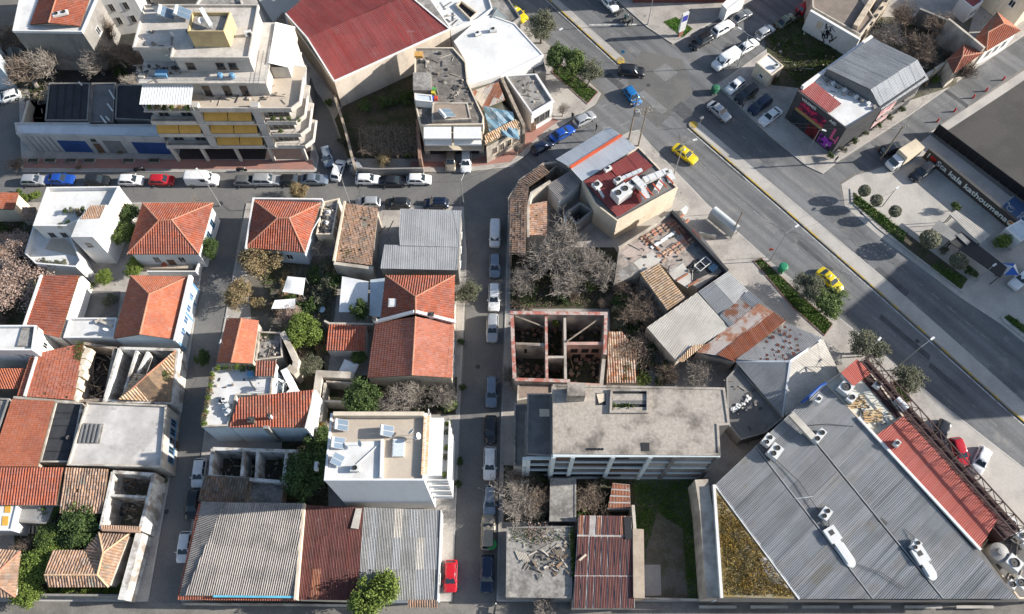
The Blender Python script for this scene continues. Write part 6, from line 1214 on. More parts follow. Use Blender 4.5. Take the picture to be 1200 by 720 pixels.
for (x0, y0, dx, dy, nx, ny, ex, ey) in ((753, 279, 6.2, -3.9, 5, 3, 2.6, 3.2), (772, 300, 5.6, -3.6, 8, 3, 2.7, 3.0), (784, 262, 5, -3, 4, 3, 3, 3.2)):
 for i in range(nx):
  for j in range(ny):
   if RND.random() < .1: continue
   c = P(x0 + i * dx + j * ex, y0 + i * dy + j * ey, 3.42); yaw = RND.gauss(.65, .1); ax = Vector((math.cos(yaw), math.sin(yaw), 0)); ay = Vector((-ax.y, ax.x, 0)); t = MB(); L_ = .75; R_ = .22
   for s in range(4):
    a0, a1 = math.pi * s / 4, math.pi * (s + 1) / 4; q = [c + ax * k * L_ / 2 + ay * math.cos(a) * R_ + Vector((0, 0, math.sin(a) * R_ * .6 + .01)) for k, a in ((-1, a0), (1, a0), (1, a1), (-1, a1))]; t.face(q)
   O('loose_tile', t, (RIDGE, DARKT, OLDT)[RND.choice((0, 0, 1, 2))], r)
for i, (x, y) in enumerate(((753, 277), (757, 281), (761, 284))): m = MB(); m.bar(P(x, y, 3.45), P(x + 12, y + 10, 3.45), .22, .16); O('rust_bar', m, RUST, r)
m = MB(); m.bar(P(763, 291, 3.43), P(790, 273, 3.43), .5, .12); O('white_kerb', m, WHITE, r)
PT = mat('pinkish_screed', (.42, .34, .29), .92, (.32, .26, .22), .8, .5, .15, 3)
for i, (q, mt) in enumerate((([(728, 296), (752, 281), (764, 293), (740, 308)], PT), ([(724, 318), (740, 309), (750, 318), (728, 330)], CONC_G), ([(742, 308), (764, 294), (776, 306), (752, 318)], ASB_L), ([(780, 258), (790, 253), (806, 270), (796, 276)], RUST), ([(800, 276), (812, 268), (822, 279), (808, 288)], RUSTD), ([(812, 288), (824, 280), (836, 294), (824, 302)], CONC_D), ([(776, 296), (798, 282), (806, 291), (784, 306)], PT))): m = MB(); m.prism(PP(q, 3.41 + .004 * i), 3.403, 3.41 + .004 * i); O('roof_patch', m, mt, r)
m = MB(); m.prism(PP([(801, 316), (818, 303), (838, 318), (811, 330)], 3.43), 3.405, 3.43); O('tar_patch', m, BLACK, r); m = MB(); m.prism(PP([(800, 290), (822, 276), (850, 312), (838, 316)], 3.42), 3.402, 3.415); O('grey_patch', m, CONC_D, r)
m = MB(); m.prism(PP([(782, 318), (800, 308), (812, 325), (806, 338), (790, 328)], 3.45), 3.405, 3.45); O('pale_patch', m, ASB_L, r)
for i, (x, y) in enumerate(((793, 329), (806, 336))): m = MB(); m.bar(P(x, y, 3.47), P(x + 13, y - 8, 3.47), .25, .12); O('rust_strip', m, RUST, r)
p = P(823, 311, 3.45); q = thing('metal_frame', 'folded bed frame and blue cloth dumped on the black roof patch', 'bed frame', p, None, .7); m = MB()
for a, b in (((-1.2, -.6), (1.2, -.6)), ((-1.2, .6), (1.2, .6)), ((-1.2, -.6), (-1.2, .6)), ((0, -.6), (0, .6)), ((1.2, -.6), (1.2, .6))): m.tube((a[0], a[1], .45), (b[0], b[1], .45), .06, .06, 5)
for a in ((-1.2, -.6), (1.2, -.6), (1.2, .6), (-1.2, .6)): m.tube((a[0], a[1], 0), (a[0], a[1], .45), .05, .05, 5)
O('frame', m, ACW, q, local=True); m = MB();
for i in range(4):
 for j in range(3): m.face([(.2 + i * .35, -1.9 + j * .35, .1 + .1 * ((i + j) % 2)), (.55 + i * .35, -1.9 + j * .35, .1 + .1 * ((i + j + 1) % 2)), (.55 + i * .35, -1.55 + j * .35, .1 + .1 * ((i + j) % 2)), (.2 + i * .35, -1.55 + j * .35, .1 + .1 * ((i + j + 1) % 2))])
O('cloth', m, TARP, q, local=True)
m = MB(); m.path([P(784, 320, 3.5), P(800, 308, 4.2), P(806, 306, 4.2)], .05, 5); tag(O('bent_pipe', m, METAL), 'bent metal pipe on the patched concrete roof', 'pipe')
T = PP([(750, 320, 3.7), (772, 309, 4.3), (803, 349, 4.3), (782, 364, 3.7)]); poly = ccw(T); r = root_at('tan_tile_house', 'narrow house with neat tan tiled roof beside brown brushwood', 'house', poly); m = MB(); m.prism(inset(poly, .15), .1, 3.6, top=False); O('wall', m, OLDW, r); tiles(r, [T], TANT, pitch=.36, amp=.07, jit=.02)
r, poly = flat('grey_sheet_house', 'house with curved grey corrugated roof beside the avenue pavement', [(818, 342), (853, 319), (876, 341), (843, 371)], 3.5, OLDW, CONC_D, 0, cat='house')
sheets(r, PP([(818, 342, 3.9), (836, 330, 4.4), (860, 357, 4.4), (843, 371, 3.9)]), G, 1.0, 5, .24, .045); sheets(r, PP([(836, 330, 4.4), (853, 318, 3.9), (877, 341, 3.9), (860, 357, 4.4)]), G, 1.0, 5, .24, .045)
r, poly = flat('white_sheet_house', 'house with pale cement sheet roof beside the brushwood', [(758, 384), (817, 344), (853, 384), (793, 423)], 3.7, OLDW, CONC_D, 0, cat='house'); sheets(r, PP([(758, 384, 3.9), (817, 343, 4.2), (854, 384, 4.2), (793, 424, 3.9)]), ASB_L, 2.6, 8, .3, .02, down=(-.6, -.8, 0), jit=.004); sheets(r, PP([(793, 423, 4.05), (812, 405, 4.2), (826, 404, 4.2), (800, 425, 4.05)]), TANT, 1.2, 2, .25, .05, lift=.05)
r, poly = flat('rust_roof_house', 'house with streaked orange rust corrugated roof next to hipped grey roof', [(817, 412), (843, 371), (876, 341), (921, 376), (861, 424), (832, 418)], 3.5, OLDW, CONC_D, 0, cat='house')
sheets(r, PP([(816, 413, 3.9), (889, 356, 4.4), (906, 366, 4.45), (840, 417, 3.95)]), [RUSTM, RUST], 1.0, 2.6, .22, .045, weights=[6, 1]); sheets(r, PP([(843, 370, 4.2), (877, 341, 4.2), (893, 354, 4.35), (855, 384, 4.3)]), [RUSTM, RUSTM, G], 1.0, 2.6, .22, .045); sheets(r, PP([(840, 416, 4.05), (904, 364, 4.45), (921, 376, 3.9), (861, 424, 3.7)]), [RUST, mat('rust_deep_orange', (.27, .09, .045), .85, (.2, .07, .04), .7, .7, .15, 5, tile=.1)], 1.0, 3, .22, .045, weights=[1, 9])
T = {'a': (862, 424, 3.4), 'b': (922, 376, 3.4), 'c': (962, 399, 3.4), 'd': (988, 440, 3.2), 'e': (926, 424, 5.0), 'f': (917, 489, 3.2)}
Wd = {k: P(*v) for k, v in T.items()}; poly = ccw([Wd[k] for k in 'abcdf']); r = root_at('hipped_grey_house', 'house with hipped grey sheet roof freckled with rust spots', 'house', poly); m = MB(); m.prism(inset(poly, .2), .1, 3.1, top=False); O('wall', m, OLDW, r)
sheets(r, [Wd['a'], Wd['b'], Wd['c'], Wd['e']], GREYR, 1.05, 2.6, .24, .04); sheets(r, [Wd['a'], Wd['e'], Wd['f']], G, 1.05, 2.6, .24, .04); sheets(r, [Wd['c'], Wd['d'], Wd['f'], Wd['e']], ASB_L, 1.3, 3, .3, .015, jit=.003)
m = MB();
for a, b in ((Wd['c'], Wd['e']), (Wd['e'], Wd['f']), (Wd['a'], Wd['e'])): m.bar(a + Vector((0, 0, .06)), b + Vector((0, 0, .06)), .3, .06)
O('ridge_flashing', m, STEEL_L, r)
rn = random.Random(12); n_ = (Wd['b'] - Wd['a']).cross(Wd['c'] - Wd['a']).normalized(); n_ = -n_ if n_.z < 0 else n_
RP = mat('rust_hole_patch', (.085, .035, .028), .9, (.1, .03, .02), .7, 2, .2)
for i in range(7):
 for j in range(6):
  if rn.random() < .25: continue
  a = Wd['a'].lerp(Wd['b'], .08 + i * .135 + rn.uniform(-.02, .02)); b = Wd['e'].lerp(Wd['c'], .04 + i * .135 + rn.uniform(-.02, .02)); c = a.lerp(b, .1 + j * .155 + rn.uniform(-.03, .03)) + n_ * .135; k = rn.uniform(.2, .42); m = MB(); ex = (Wd['b'] - Wd['a']).normalized(); ey = n_.cross(ex); m.face([c - ex * k, c - ey * k * .7, c + ex * k * .8, c + ey * k]); O('rust_patch', m, RP, r)
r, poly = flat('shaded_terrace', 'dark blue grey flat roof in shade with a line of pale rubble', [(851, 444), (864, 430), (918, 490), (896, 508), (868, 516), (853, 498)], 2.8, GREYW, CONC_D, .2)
m = MB(); rn = random.Random(3)
for i in range(40): t = rn.random(); m.box(P(857 + t * 22 + rn.gauss(0, 1.2), 482 - t * 15 + rn.gauss(0, 1.6), 2.81), (rn.uniform(.15, .4), rn.uniform(.15, .35), rn.uniform(.1, .3)), rn.uniform(0, 3))
tag(O('rubble', m, WHITE), 'line of pale broken rubble on the shaded flat roof', 'rubble', kind='stuff')
r = thing('red_coped_ruin', 'big roofless house with red brick wall tops and open rooms', 'ruin', P(655, 410, .12)); ZR = 5.6
q = PP([(599, 367), (711, 368), (708, 446), (602, 445)], ZR); OW = mat('ruin_plaster', (.42, .37, .32), .95, (.22, .19, .165), .9, .5, .2, 4, .2, streak=.5)
def rw(pts, t, z1, wm, cm=None, nm='wall'):
 m = MB(); wallrun(m, PP(pts, ZR), t, .1, z1); O(nm, m, wm, r)
 if cm: m = MB(); wallrun(m, PP(pts, ZR), t + .06, z1, z1 + .12); O('brick_coping', m, cm, r)
rw([(598, 367), (712, 368)], .45, ZR, OW, COPING); rw([(710, 370), (709, 416)], .42, ZR, OW, COPING); rw([(709, 416), (706, 447)], .5, ZR - 1.5, OW); rw([(600, 370), (603, 444)], .45, ZR, OW, COPING); rw([(603, 445), (668, 447)], .42, ZR, OW, COPING); rw([(668, 447), (705, 449)], .5, ZR - 1, PINK)
rw([(640, 371), (641, 444)], .3, ZR - .1, OW, COPING, 'inner_wall'); rw([(662, 372), (663, 446)], .35, ZR - .2, OW, None, 'inner_wall'); rw([(604, 402), (640, 403)], .4, ZR - .3, OW, None, 'inner_wall'); rw([(642, 418), (661, 418)], .35, ZR - .2, OW, None, 'inner_wall'); rw([(664, 402), (708, 402)], .45, ZR - .2, PINK, None, 'inner_wall')
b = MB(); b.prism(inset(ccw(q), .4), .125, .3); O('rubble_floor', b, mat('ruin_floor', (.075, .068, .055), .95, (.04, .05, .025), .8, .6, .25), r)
cx = PP([(674, 402), (687, 402), (699, 402)], ZR)
for i, c in enumerate(cx):
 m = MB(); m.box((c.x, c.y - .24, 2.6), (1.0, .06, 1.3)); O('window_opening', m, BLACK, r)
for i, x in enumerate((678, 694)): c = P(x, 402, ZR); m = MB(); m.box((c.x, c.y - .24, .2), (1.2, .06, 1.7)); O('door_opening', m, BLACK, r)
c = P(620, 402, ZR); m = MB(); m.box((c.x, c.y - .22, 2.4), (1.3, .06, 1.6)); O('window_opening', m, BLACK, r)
for (x0, y0, x1, y1, w_) in ((604, 371, 641, 385, .18), (608, 371, 630, 381, .15), (664, 401, 702, 374, .16), (604, 404, 641, 404, .2)): m = MB(); m.bar(P(x0, y0, ZR - .2), P(x1, y1, ZR - .6), w_, .2); O('roof_beam', m, WOODP if w_ != .15 else DARKM, r)
rb = MB(); rn = random.Random(31)
for i in range(150): rb.box(P(rn.uniform(606, 704), rn.uniform(378, 452), .3), (rn.uniform(.2, .7), rn.uniform(.2, .6), rn.uniform(.15, .7)), rn.uniform(0, 3))
O('fallen_rubble', rb, mat('ruin_rubble', (.22, .18, .15), .95, (.3, .14, .1), .8, .8, .3), r, kind='stuff')
for i in range(12): a = P(rn.uniform(606, 700), rn.uniform(378, 446), 1.0); m = MB(); m.bar(a, a + Vector((rn.uniform(-2, 2), rn.uniform(-2, 2), rn.uniform(.2, 1.5))), .13, .13); O('fallen_beam', m, WOODP if i % 2 else WOOD, r)
turf('ruin_weeds', 'weeds on the rubble inside the red coped ruin', [(606, 378), (702, 378), (700, 450), (606, 450)], GRASS, 900, .35, .08, .32)
tree('bushb_2', 650, 378, .8, 1.6, 'bright green bush growing inside the roofless ruin', z=2.4)
T = PP([(713, 389, 2.6), (729, 389, 2.6), (746, 412, 2.6), (745, 449, 2.6), (711, 449, 2.6)]); poly = ccw(T); r = root_at('rusty_tile_shed', 'low shed with streaky cream and rust tiles beside roofless ruin', 'shed', poly); m = MB(); m.prism(inset(poly, .1), .1, 2.5, top=False); O('wall', m, OLDW, r); tiles(r, [T], mat('rusty_cream_tiles', (.45, .33, .24), .92, (.3, .13, .07), .9, 1.0, .2, 4, tile=.3, lo=.45, hi=.58), pitch=.36, jit=.03)
turf('roof_weeds', 'small yellow green weeds on the rusty tile shed', [(732, 425), (740, 425), (739, 446), (730, 446)], GRASS, 120, .13, .06, 2.7)
ZF = 11.8; r, poly = flat('concrete_building', 'unfinished concrete building with stained roof and pale blue framed front', [(648, 451), (849, 455), (855, 498), (842, 499), (844, 534), (648, 532)], ZF, GREYW, CONC, .12, pm=CONC, t=.3)
ysF = P(648, 532, ZF).y; xL, xR = P(648, 532, ZF).x, P(844, 534, ZF).x; PB = mat('pale_blue_frame', (.55, .6, .6), .85, (.45, .49, .5), .5, .6, .06)
m = MB(); m.prism(PP([(717, 459), (758, 459), (758, 484), (716, 484)], ZF + .03), ZF + .003, ZF + .02); O('light_well_shade', m, BLACK, r); m = MB(); m.ring(PP([(715, 457), (760, 457), (760, 485), (714, 485)], ZF), .3, ZF + .003, ZF + .4); O('light_well_kerb', m, CONC, r)  # black sheet laid on the roof paints the shade inside the opening
for i, y in enumerate((466, 472, 480)): m = MB(); m.bar(P(718, y, ZF + .06), P(757, y, ZF + .06), .5 if i else .9, .12); O('light_well_beam', m, CONC if i != 1 else CONC_D, r)
turf('well_plants', 'green plants between the beams of the roof opening', [(718, 474), (744, 474), (744, 478), (718, 478)], GRASS, 120, .3, .08, ZF + .05)
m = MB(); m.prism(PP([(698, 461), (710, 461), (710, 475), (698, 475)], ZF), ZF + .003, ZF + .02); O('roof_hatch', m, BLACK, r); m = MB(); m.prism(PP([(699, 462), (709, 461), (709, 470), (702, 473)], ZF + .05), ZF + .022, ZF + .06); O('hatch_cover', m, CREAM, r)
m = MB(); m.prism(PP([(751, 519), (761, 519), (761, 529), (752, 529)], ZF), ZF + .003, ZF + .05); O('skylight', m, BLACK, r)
for i in range(5): m = MB(); m.tube(P(690 + i * 4, 526.5, ZF), P(690 + i * 4, 526.5, ZF + .12), .16, .16, 8); O('roof_vent', m, BLACK, r)
m = MB(); m.prism(PP([(665, 449), (686, 449), (686, 464), (665, 464)], ZF + 2.2), ZF + .003, ZF + 2.2); O('stair_box', m, CONC, r)
wS = xR - xL
m = MB(); m.box(((xL + xR) / 2, ysF - .05, .3), (wS - .2, .1, ZF - .5)); O('interior_shade', m, BLACK, r)  # black panel over the wall paints the shade of the open floors
for k in range(5):
 m = MB(); m.box(((xL + xR) / 2, ysF - .19, k * 2.85 + .15 if k < 4 else ZF - .32), (wS, .38, .3)); O('floor_beam', m, PB, r)
for i, t in enumerate((.005, .12, .36, .585, .73, .99)): m = MB(); m.box((xL + wS * t, ysF - .25, .12), (.5, .5, ZF - .3)); O('frame_column', m, PB if i < 4 else CONC_D, r)
for k in range(3):
 for i in range(5):
  m = MB(); a = xL + wS * (0, .12, .36, .585, .73)[i] + .3; b = xL + wS * (.12, .36, .585, .73, .99)[i] - .3; m.box(((a + b) / 2, ysF - .13, 3.3 + k * 2.85), (b - a, .06, .6 + .5 * ((i * 2 + k) % 3))); O('balcony_panel', m, (BLACK, CONC_D, SHUT_B)[(i + k) % 3] if i < 3 else (CONC_D, CONC, CONC_D)[(i + k) % 3], r)
r2, p2 = flat('stepped_wing', 'dark flat terrace wing on the west side of the concrete building', [(618, 462), (646, 462), (647, 535), (617, 533)], 9.0, GREYW, CONC_D, .15); m = MB(); c = P(638, 484, 9.0); m.box(c + Vector((0, 0, .003)), (1.3, 1.0, .04)); O('pale_slab', m, CREAM, r2); sa, sb, sn = pick(p2, (0, -1)); yy = min(sa.y, sb.y) - .2
for k in range(4): m = MB(); m.box(((sa.x + sb.x) / 2, yy, k * 2.85 + .15), (abs(sb.x - sa.x), .38, .3)); O('floor_beam', m, PB, r2)
for t in (0, 1): m = MB(); m.box((sa.x + (sb.x - sa.x) * t, yy - .05, .12), (.6 if t else 1.0, .5, 8.6)); O('frame_column', m, PB, r2)
m = MB(); m.box(((sa.x + sb.x) / 2, yy + .1, .3), (abs(sb.x - sa.x) - .3, .1, 8.4)); O('interior_shade', m, BLACK, r2)  # same black panel, painted shade behind the wing's frame
flat('lower_wing', 'lower dark terrace at the street side of the concrete building', [(603, 474), (617, 474), (616, 548), (602, 546)], 5.4, CONC_G, CONC_D, .2); flat('rear_deck', 'small brown flat roof between the red coped ruin and dark terrace', [(607, 448), (648, 449), (648, 462), (606, 470)], 4.5, OLDW, mat('brown_deck', (.28, .21, .17), .92, (.2, .16, .13), .8, .5, .2), .2)
r, poly = flat('slab_roof_house', 'grey slab roof littered with debris and weeds at the centre street', [(594, 618), (671, 617), (670, 701), (593, 700)], 3.0, CONC_G, CONC_G, .12, cat='house'); turf('roof_weeds', 'yellow green weeds along the back of the grey slab roof', [(598, 618), (668, 618), (668, 632), (620, 640), (598, 634)], GRASS, 420, .13, .06, 3.02); turf('roof_moss', 'green moss strip along the east edge of the grey slab roof', [(668, 618), (672, 618), (673, 676), (669, 676)], GRASS, 420, .2, .08, 3.13); turf('roof_litter', 'brown dry leaves scattered over the back of the grey slab roof', [(612, 612), (650, 612), (646, 640), (618, 634)], LEAF_P, 350, .12, .09, 3.02)
rn = random.Random(21)
for i in range(26):
 c = P(rn.choice((624, 648, 640, 660)) + rn.gauss(0, 7), rn.choice((652, 660, 668)) + rn.gauss(0, 7), 3.02); m = MB(); m.bar(c, c + Vector((rn.uniform(-.9, .9), rn.uniform(-.9, .9), rn.uniform(.05, .3))), rn.uniform(.1, .3), .08); tag(O('broken_plank', m, (WOODP, OLDW, WOOD, CONC_D)[i % 4]), ('greyish', 'pale', 'brown', 'dark')[i % 4] + ' broken plank in the debris on the grey slab roof', 'plank', 'debris on the grey slab roof')
for i, c in enumerate(((646, 642), (604, 646))):
 m = MB(); o_ = P(c[0], c[1], 3.05)
 for k in range(7): m.bar(o_ + Vector((k * .22, -k * .05, .02)), o_ + Vector((k * .22 + .5, -1.1 - k * .05, .02)), .12, .05)
 tag(O('slatted_pallet', m, (WOODP, OLDW)[i]), ('slatted pallet amid the debris on the grey slab roof', 'pale slatted board near the street edge of grey slab roof')[i], 'pallet')
r, poly = flat('concrete_shed', 'small plain grey concrete roof between bare trees and rusty roof', [(645, 561), (675, 561), (675, 611), (644, 611)], 2.7, CONC_G, CONC_G, .08, cat='shed')
r, poly = flat('striped_rusty_house', 'house roofed in dark rusty strips with pale seams', [(678, 605), (740, 606), (743, 712), (671, 712)], 3.3, OLDW, mat('pale_seam', (.42, .39, .37), .9, (.3, .27, .25), .7, .6, .15), 0, cat='house')
NW_ = PP([(678, 604, 3.75), (740, 605, 3.75), (744, 713, 3.45), (671, 713, 3.45)])
for j, (v0, v1) in enumerate(((0, .215), (.235, .655), (.665, 1.0))):
 for i in range(9):
  u0, u1 = i / 9 + RND.uniform(.008, .018), (i + 1) / 9 - RND.uniform(.004, .016)
  if j == 0 and i in (2,): continue
  q = [NW_[0].lerp(NW_[1], u).lerp(NW_[3].lerp(NW_[2], u), v) for u, v in ((u0, v0), (u1, v0), (u1, v1), (u0, v1))]; m = MB(); cover(m, q, .2, 99, .02, prof='wave', down=(0, -1, 0)); O('rusty_strip', m, (RUSTD, RUSTD, RUST)[RND.choice((0, 0, 1, 1, 2)) if j == 0 else RND.choice((0, 1))], r, uv=True)
m = MB(); m.face([p - Vector((0, 0, .06)) for p in NW_]); O('roof_deck', m, MATS['pale_seam'], r); m = MB(); m.bar(P(679, 657, 3.85), P(687, 650, 3.85), .25, .1); O('loose_plank', m, CREAM, r)
m = MB(); m.prism(PP([(731, 606), (740, 606), (740, 632), (733, 632)], 3.8), 3.76, 3.82); O('roof_shade_patch', m, BLACK, r)  # flat black sheet stands in for shade at the roof's back corner
T = PP([(718, 566, 2.6), (738, 568, 2.6), (739, 597, 2.4), (712, 597, 2.4)]); poly = ccw(T); r = root_at('brick_red_shed', 'small shed with four brick red roof strips under brown branches', 'shed', poly); m = MB(); m.prism(inset(poly, .1), .1, 2.3, top=False); O('wall', m, OLDW, r)
for j in range(4): q = [T[0].lerp(T[3], v) if e == 0 else T[1].lerp(T[2], v) for e, v in ((0, j / 4 + .02), (1, j / 4 + .02), (1, j / 4 + .21), (0, j / 4 + .21))]; m = MB(); cover(m, q, .2, 99, .02, prof='wave'); O('rusty_strip', m, RUST, r, uv=True)
m = MB(); m.face([p - Vector((0, 0, .05)) for p in T]); O('roof_deck', m, MATS['pale_seam'], r)
wall('yard_wall', 'broad cream plastered wall beside the striped rusty roof', [(748, 620), (749, 701)], .1, 3.8, mat('wall_beige', (.42, .34, .26), .92, (.32, .26, .2), .7, .6, .1), 1.4); wall('yard_wall', 'thin pale wall continuing behind the striped rusty roof', [(742, 592), (744, 620)], .1, 3.6, OLDW, .4)
wall('yard_wall', 'thick weathered wall between dirt yard and mustard weeds', [(822, 562), (828, 600), (836, 701)], .1, 4.9, OLDW, 1.7); wall('yard_wall', 'white edged wall along the mustard weeds', [(837, 568), (846, 701)], .1, 5.6, WHITE, .35)
wall('front_fence_wall', 'low pale wall closing the dirt yard at the bottom street', [(752, 701), (830, 703)], .1, .9, OLDW, .2, zpix=.9)
turf('yard_grass', 'dark grass around the edges of the walled dirt yard', [(742, 562), (826, 562), (824, 702), (806, 702), (800, 620), (770, 600), (756, 650), (752, 702), (745, 640)], LAWN, 11000, .14, .07, .145)
Z1, Z2 = 5.4, 5.9
r, poly = flat('market_hall', 'huge grey ribbed metal hall roof with cooling machines at the lower right', [(838, 568), (926, 484), (966, 450), (1006, 492), (1026, 511), (1148, 643), (1192, 702), (938, 702)], 5.2, GREYW, CONC_D, 0, cat='hall')
L0 = [(838, 568), (938, 702)]; L1 = [(884, 524), (1021, 702)]; L2 = [(926, 484), (1103, 702)]; L3 = [(1004, 490), (1192, 702)]
ST2 = mat('galvanised_sheet_dull', (0.205, 0.213, 0.222), 0.6, (0.15, 0.155, 0.16), 0.7, 0.25, 0.1, 5, metal=.2, tile=.08); ST3 = mat('galvanised_sheet_worn', (0.255, 0.262, 0.27), 0.55, (0.2, 0.19, 0.18), 0.7, 0.25, 0.1, 5, metal=.2, tile=.08)
def bay(q, down): sheets(r, q, [STEEL, ST2, ST3], 1.3, 30, .22, .036, down=down, prof='wave', jit=.018, weights=[4, 3, 2])
p = lambda a, z: P(a[0], a[1], z)
dn = (P(838, 568, 5) - P(884, 524, 5)); dn.z = 0
bay([p(L0[0], Z1), p(L1[0], Z2), p(L1[1], Z2), p(L0[1], Z1)], dn); bay([p(L1[0], Z1 + .1), p(L2[0], Z2), p(L2[1], Z2), p(L1[1], Z1 + .1)], dn); bay([p(L2[0], Z1 + .1), P(966, 450, Z2), p(L3[0], Z2), p(L3[1], Z2), p(L2[1], Z1 + .1)], dn)
for L in (L1, L2): m = MB(); m.bar(p(L[0], Z1), p(L[1], Z1), .16, .62); O('bay_step', m, STEEL, r)
m = MB(); m.bar(P(1005, 490, 5.9), P(1148, 645, 5.9), .35, .35); O('white_parapet', m, WHITE, r); m = MB(); m.bar(P(838, 568, 5.3), P(937, 702, 5.3), .35, .14); O('white_verge', m, WHITE, r); m = MB(); m.bar(P(840, 704, 5.0), P(1192, 704, 5.0), .4, .3); O('eave_gutter', m, DARKM, r)
for nm, (x, y), yaw, s, l in (('a', (906, 531), .85, (1.9, 1.5, 1.1), 'white cooling unit at the upper west edge of the hall roof'), ('b', (898, 518), .85, (1.6, 1.2, 1.0), 'second white cooling unit beside the conveyor at the hall roof edge'), ('c', (1071, 640), .85, (1.4, 1.0, .7), 'small dark framed machine before the long white unit on the hall roof'), ('d', (966, 603), .85, (1.6, 1.2, .6), 'low machine frame with pipes in the middle of the hall roof'), ('e', (958, 513), .8, (2.2, .9, .9), 'white machine at the foot of the long hall roof conveyor')): chiller(P(x, y, 5.8), yaw, l, s, 2)
for (x0, y0, x1, y1, l) in ((970, 622, 996, 660, 'long white rounded ventilator on the west bay of the hall roof'), (1073, 646, 1091, 675, 'long white rounded ventilator on the east bay of the hall roof')):
 a, b = P(x0, y0, 5.75), P(x1, y1, 5.75); d = (b - a).normalized(); q = thing('roof_ventilator', l, 'ventilator', ((a.x + b.x) / 2, (a.y + b.y) / 2, 5.6)); m = MB(); m.bar(a + d * 2.0, b, 1.3, .4); m.tube(b, b + Vector((0, 0, .38)), .66, .6, 12); m.bar(a + d * 1.6, b, .9, .55); O('hood', m, ACW, q); m = MB(); m.bar(a - d * .3, a + d * 1.6, 1.6, .7); O('fan_box', m, ACW, q); m = MB(); m.bar(a + d * .1, a + d * .7, .6, .74); O('grille', m, DARKM, q); m = MB(); m.bar(a - d * 1.0, b + d * .3, .12, .1); O('rail', m, DARKM, q)
duct([P(926, 486, 6.6), P(952, 514, 6.4)], 'long pale roof conveyor box beside blue sheeting', .9, .5, mat('conveyor_beige', (.45, .42, .37), .8)); m = MB(); m.box(P(1033, 614, 5.8), (1.2, .9, .1), .8); tag(O('roof_vent', m, DARKM), 'small dark vent hatch on the middle bay of the hall roof', 'vent'); m = MB(); m.path([P(930, 585, 5.9), P(952, 582, 6.3)], .06, 5); tag(O('roof_pipe', m, ACW), 'thin white pipe lying on the west bay of the hall roof', 'pipe')
m = MB()
m.path([P(940, 472, 6.3), P(962, 452, 6.3), P(968, 449, 6.3)], .22, 6); tag(O('blue_sheeting', m, mat('blue_plastic', (.03, .09, .3), .5)), 'rolled blue plastic sheeting along the top of the hall roof', 'plastic sheet'); chiller(P(956, 471, 6.1), .9, 'small pipe elbow machine beside rolled blue sheeting', (1.2, .7, 1.2), 1)
r, poly = flat('cream_terrace', 'cream roof terrace with machines and timber next to the coral roof', [(966, 450), (985, 437), (1020, 437), (1058, 488), (1026, 511), (1006, 492)], 5.5, CREAM, mat('terrace_cream', (.6, .56, .45), .8, (.45, .47, .44), .8, .4, .08), .2)
sheets(r, PP([(985, 437, 7.2), (1004, 421, 7.2), (1021, 437, 6.8), (1000, 453, 6.8)]), REDM2, 1.2, 6, .25, .03, jit=.003); m = MB(); m.prism(PP([(987, 438), (1004, 424), (1018, 437), (1000, 450)], 6.7), 5.52, 6.8, top=False); O('penthouse_wall', m, WHITE, r)
sheets(r, PP([(1026, 511, 6.0), (1058, 488, 6.5), (1170, 607, 6.5), (1148, 643, 6.0)]), REDM2, 1.3, 7, .25, .03, down=(-.75, -.65, 0), jit=.003); m = MB(); m.prism(PP([(1026, 511), (1058, 488), (1170, 607), (1148, 643)], 5.9), .1, 5.9); O('coral_roof_wall', m, CREAM, r)
for (x, y, s, l) in ((988, 457, (1.8, 1.6, 1.2), 'white fan unit beside the small coral roof'), (996, 468, (1.5, 1.0, .8), 'cream machine below the white fan unit on the terrace'), (1026, 453, (.9, .9, .9), 'beige machine cube at the edge of the cream terrace'), (1049, 521, (.9, .7, .7), 'small white ventilator box on the coral roof')): chiller(P(x, y, 5.6 if x != 1049 else 6.2), .8, l, s, 1)
for k, (x, y) in enumerate(((1003, 474), (1022, 490))):
 m = MB(); c = P(x, y, 5.52)
 for i in range(6): m.bar(c + Vector((-1.2, i * .25 - .6, .05 + .13 * (i % 3))), c + Vector((1.3, i * .3 - .4, .05 + .13 * (i % 3))), .16, .1)
 tag(O('timber_stack', m, mat('fresh_timber', (.5, .33, .16), .85)), ('stack of fresh timber beside the cream machine', 'loose timber pieces at the corner of the cream terrace')[k], 'timber')
b = MB(); b.tube(P(1050, 468, 5.9), P(1062, 480, 5.9), .55, .55, 12); tag(O('silver_tank', b, STEEL_L), 'silver tank lying beside the steel lattice at the cream terrace', 'tank')
A_, B_ = (1006, 426), (1186, 628); r = thing('steel_lattice', 'brown steel sign lattice along the avenue edge of the coral roof', 'lattice', P(1095, 527, .12)); D0, D1 = P(A_[0], A_[1], 6.2), P(B_[0], B_[1], 6.2); dv = (D1 - D0).normalized(); off = Vector((-dv.y, dv.x, 0)); off = -off if off.x < 0 else off
def lat(t, o_, z): q = D0.lerp(D1, t) + off * o_; q.z = z; return q
for o_, z in ((-.2, 5.7), (-.2, 7.3), (1.6, 5.7), (1.6, 7.3)): m = MB(); m.bar(lat(0, o_, z), lat(1, o_, z), .14, .14); O('chord', m, BROWNM, r)
NB = 15
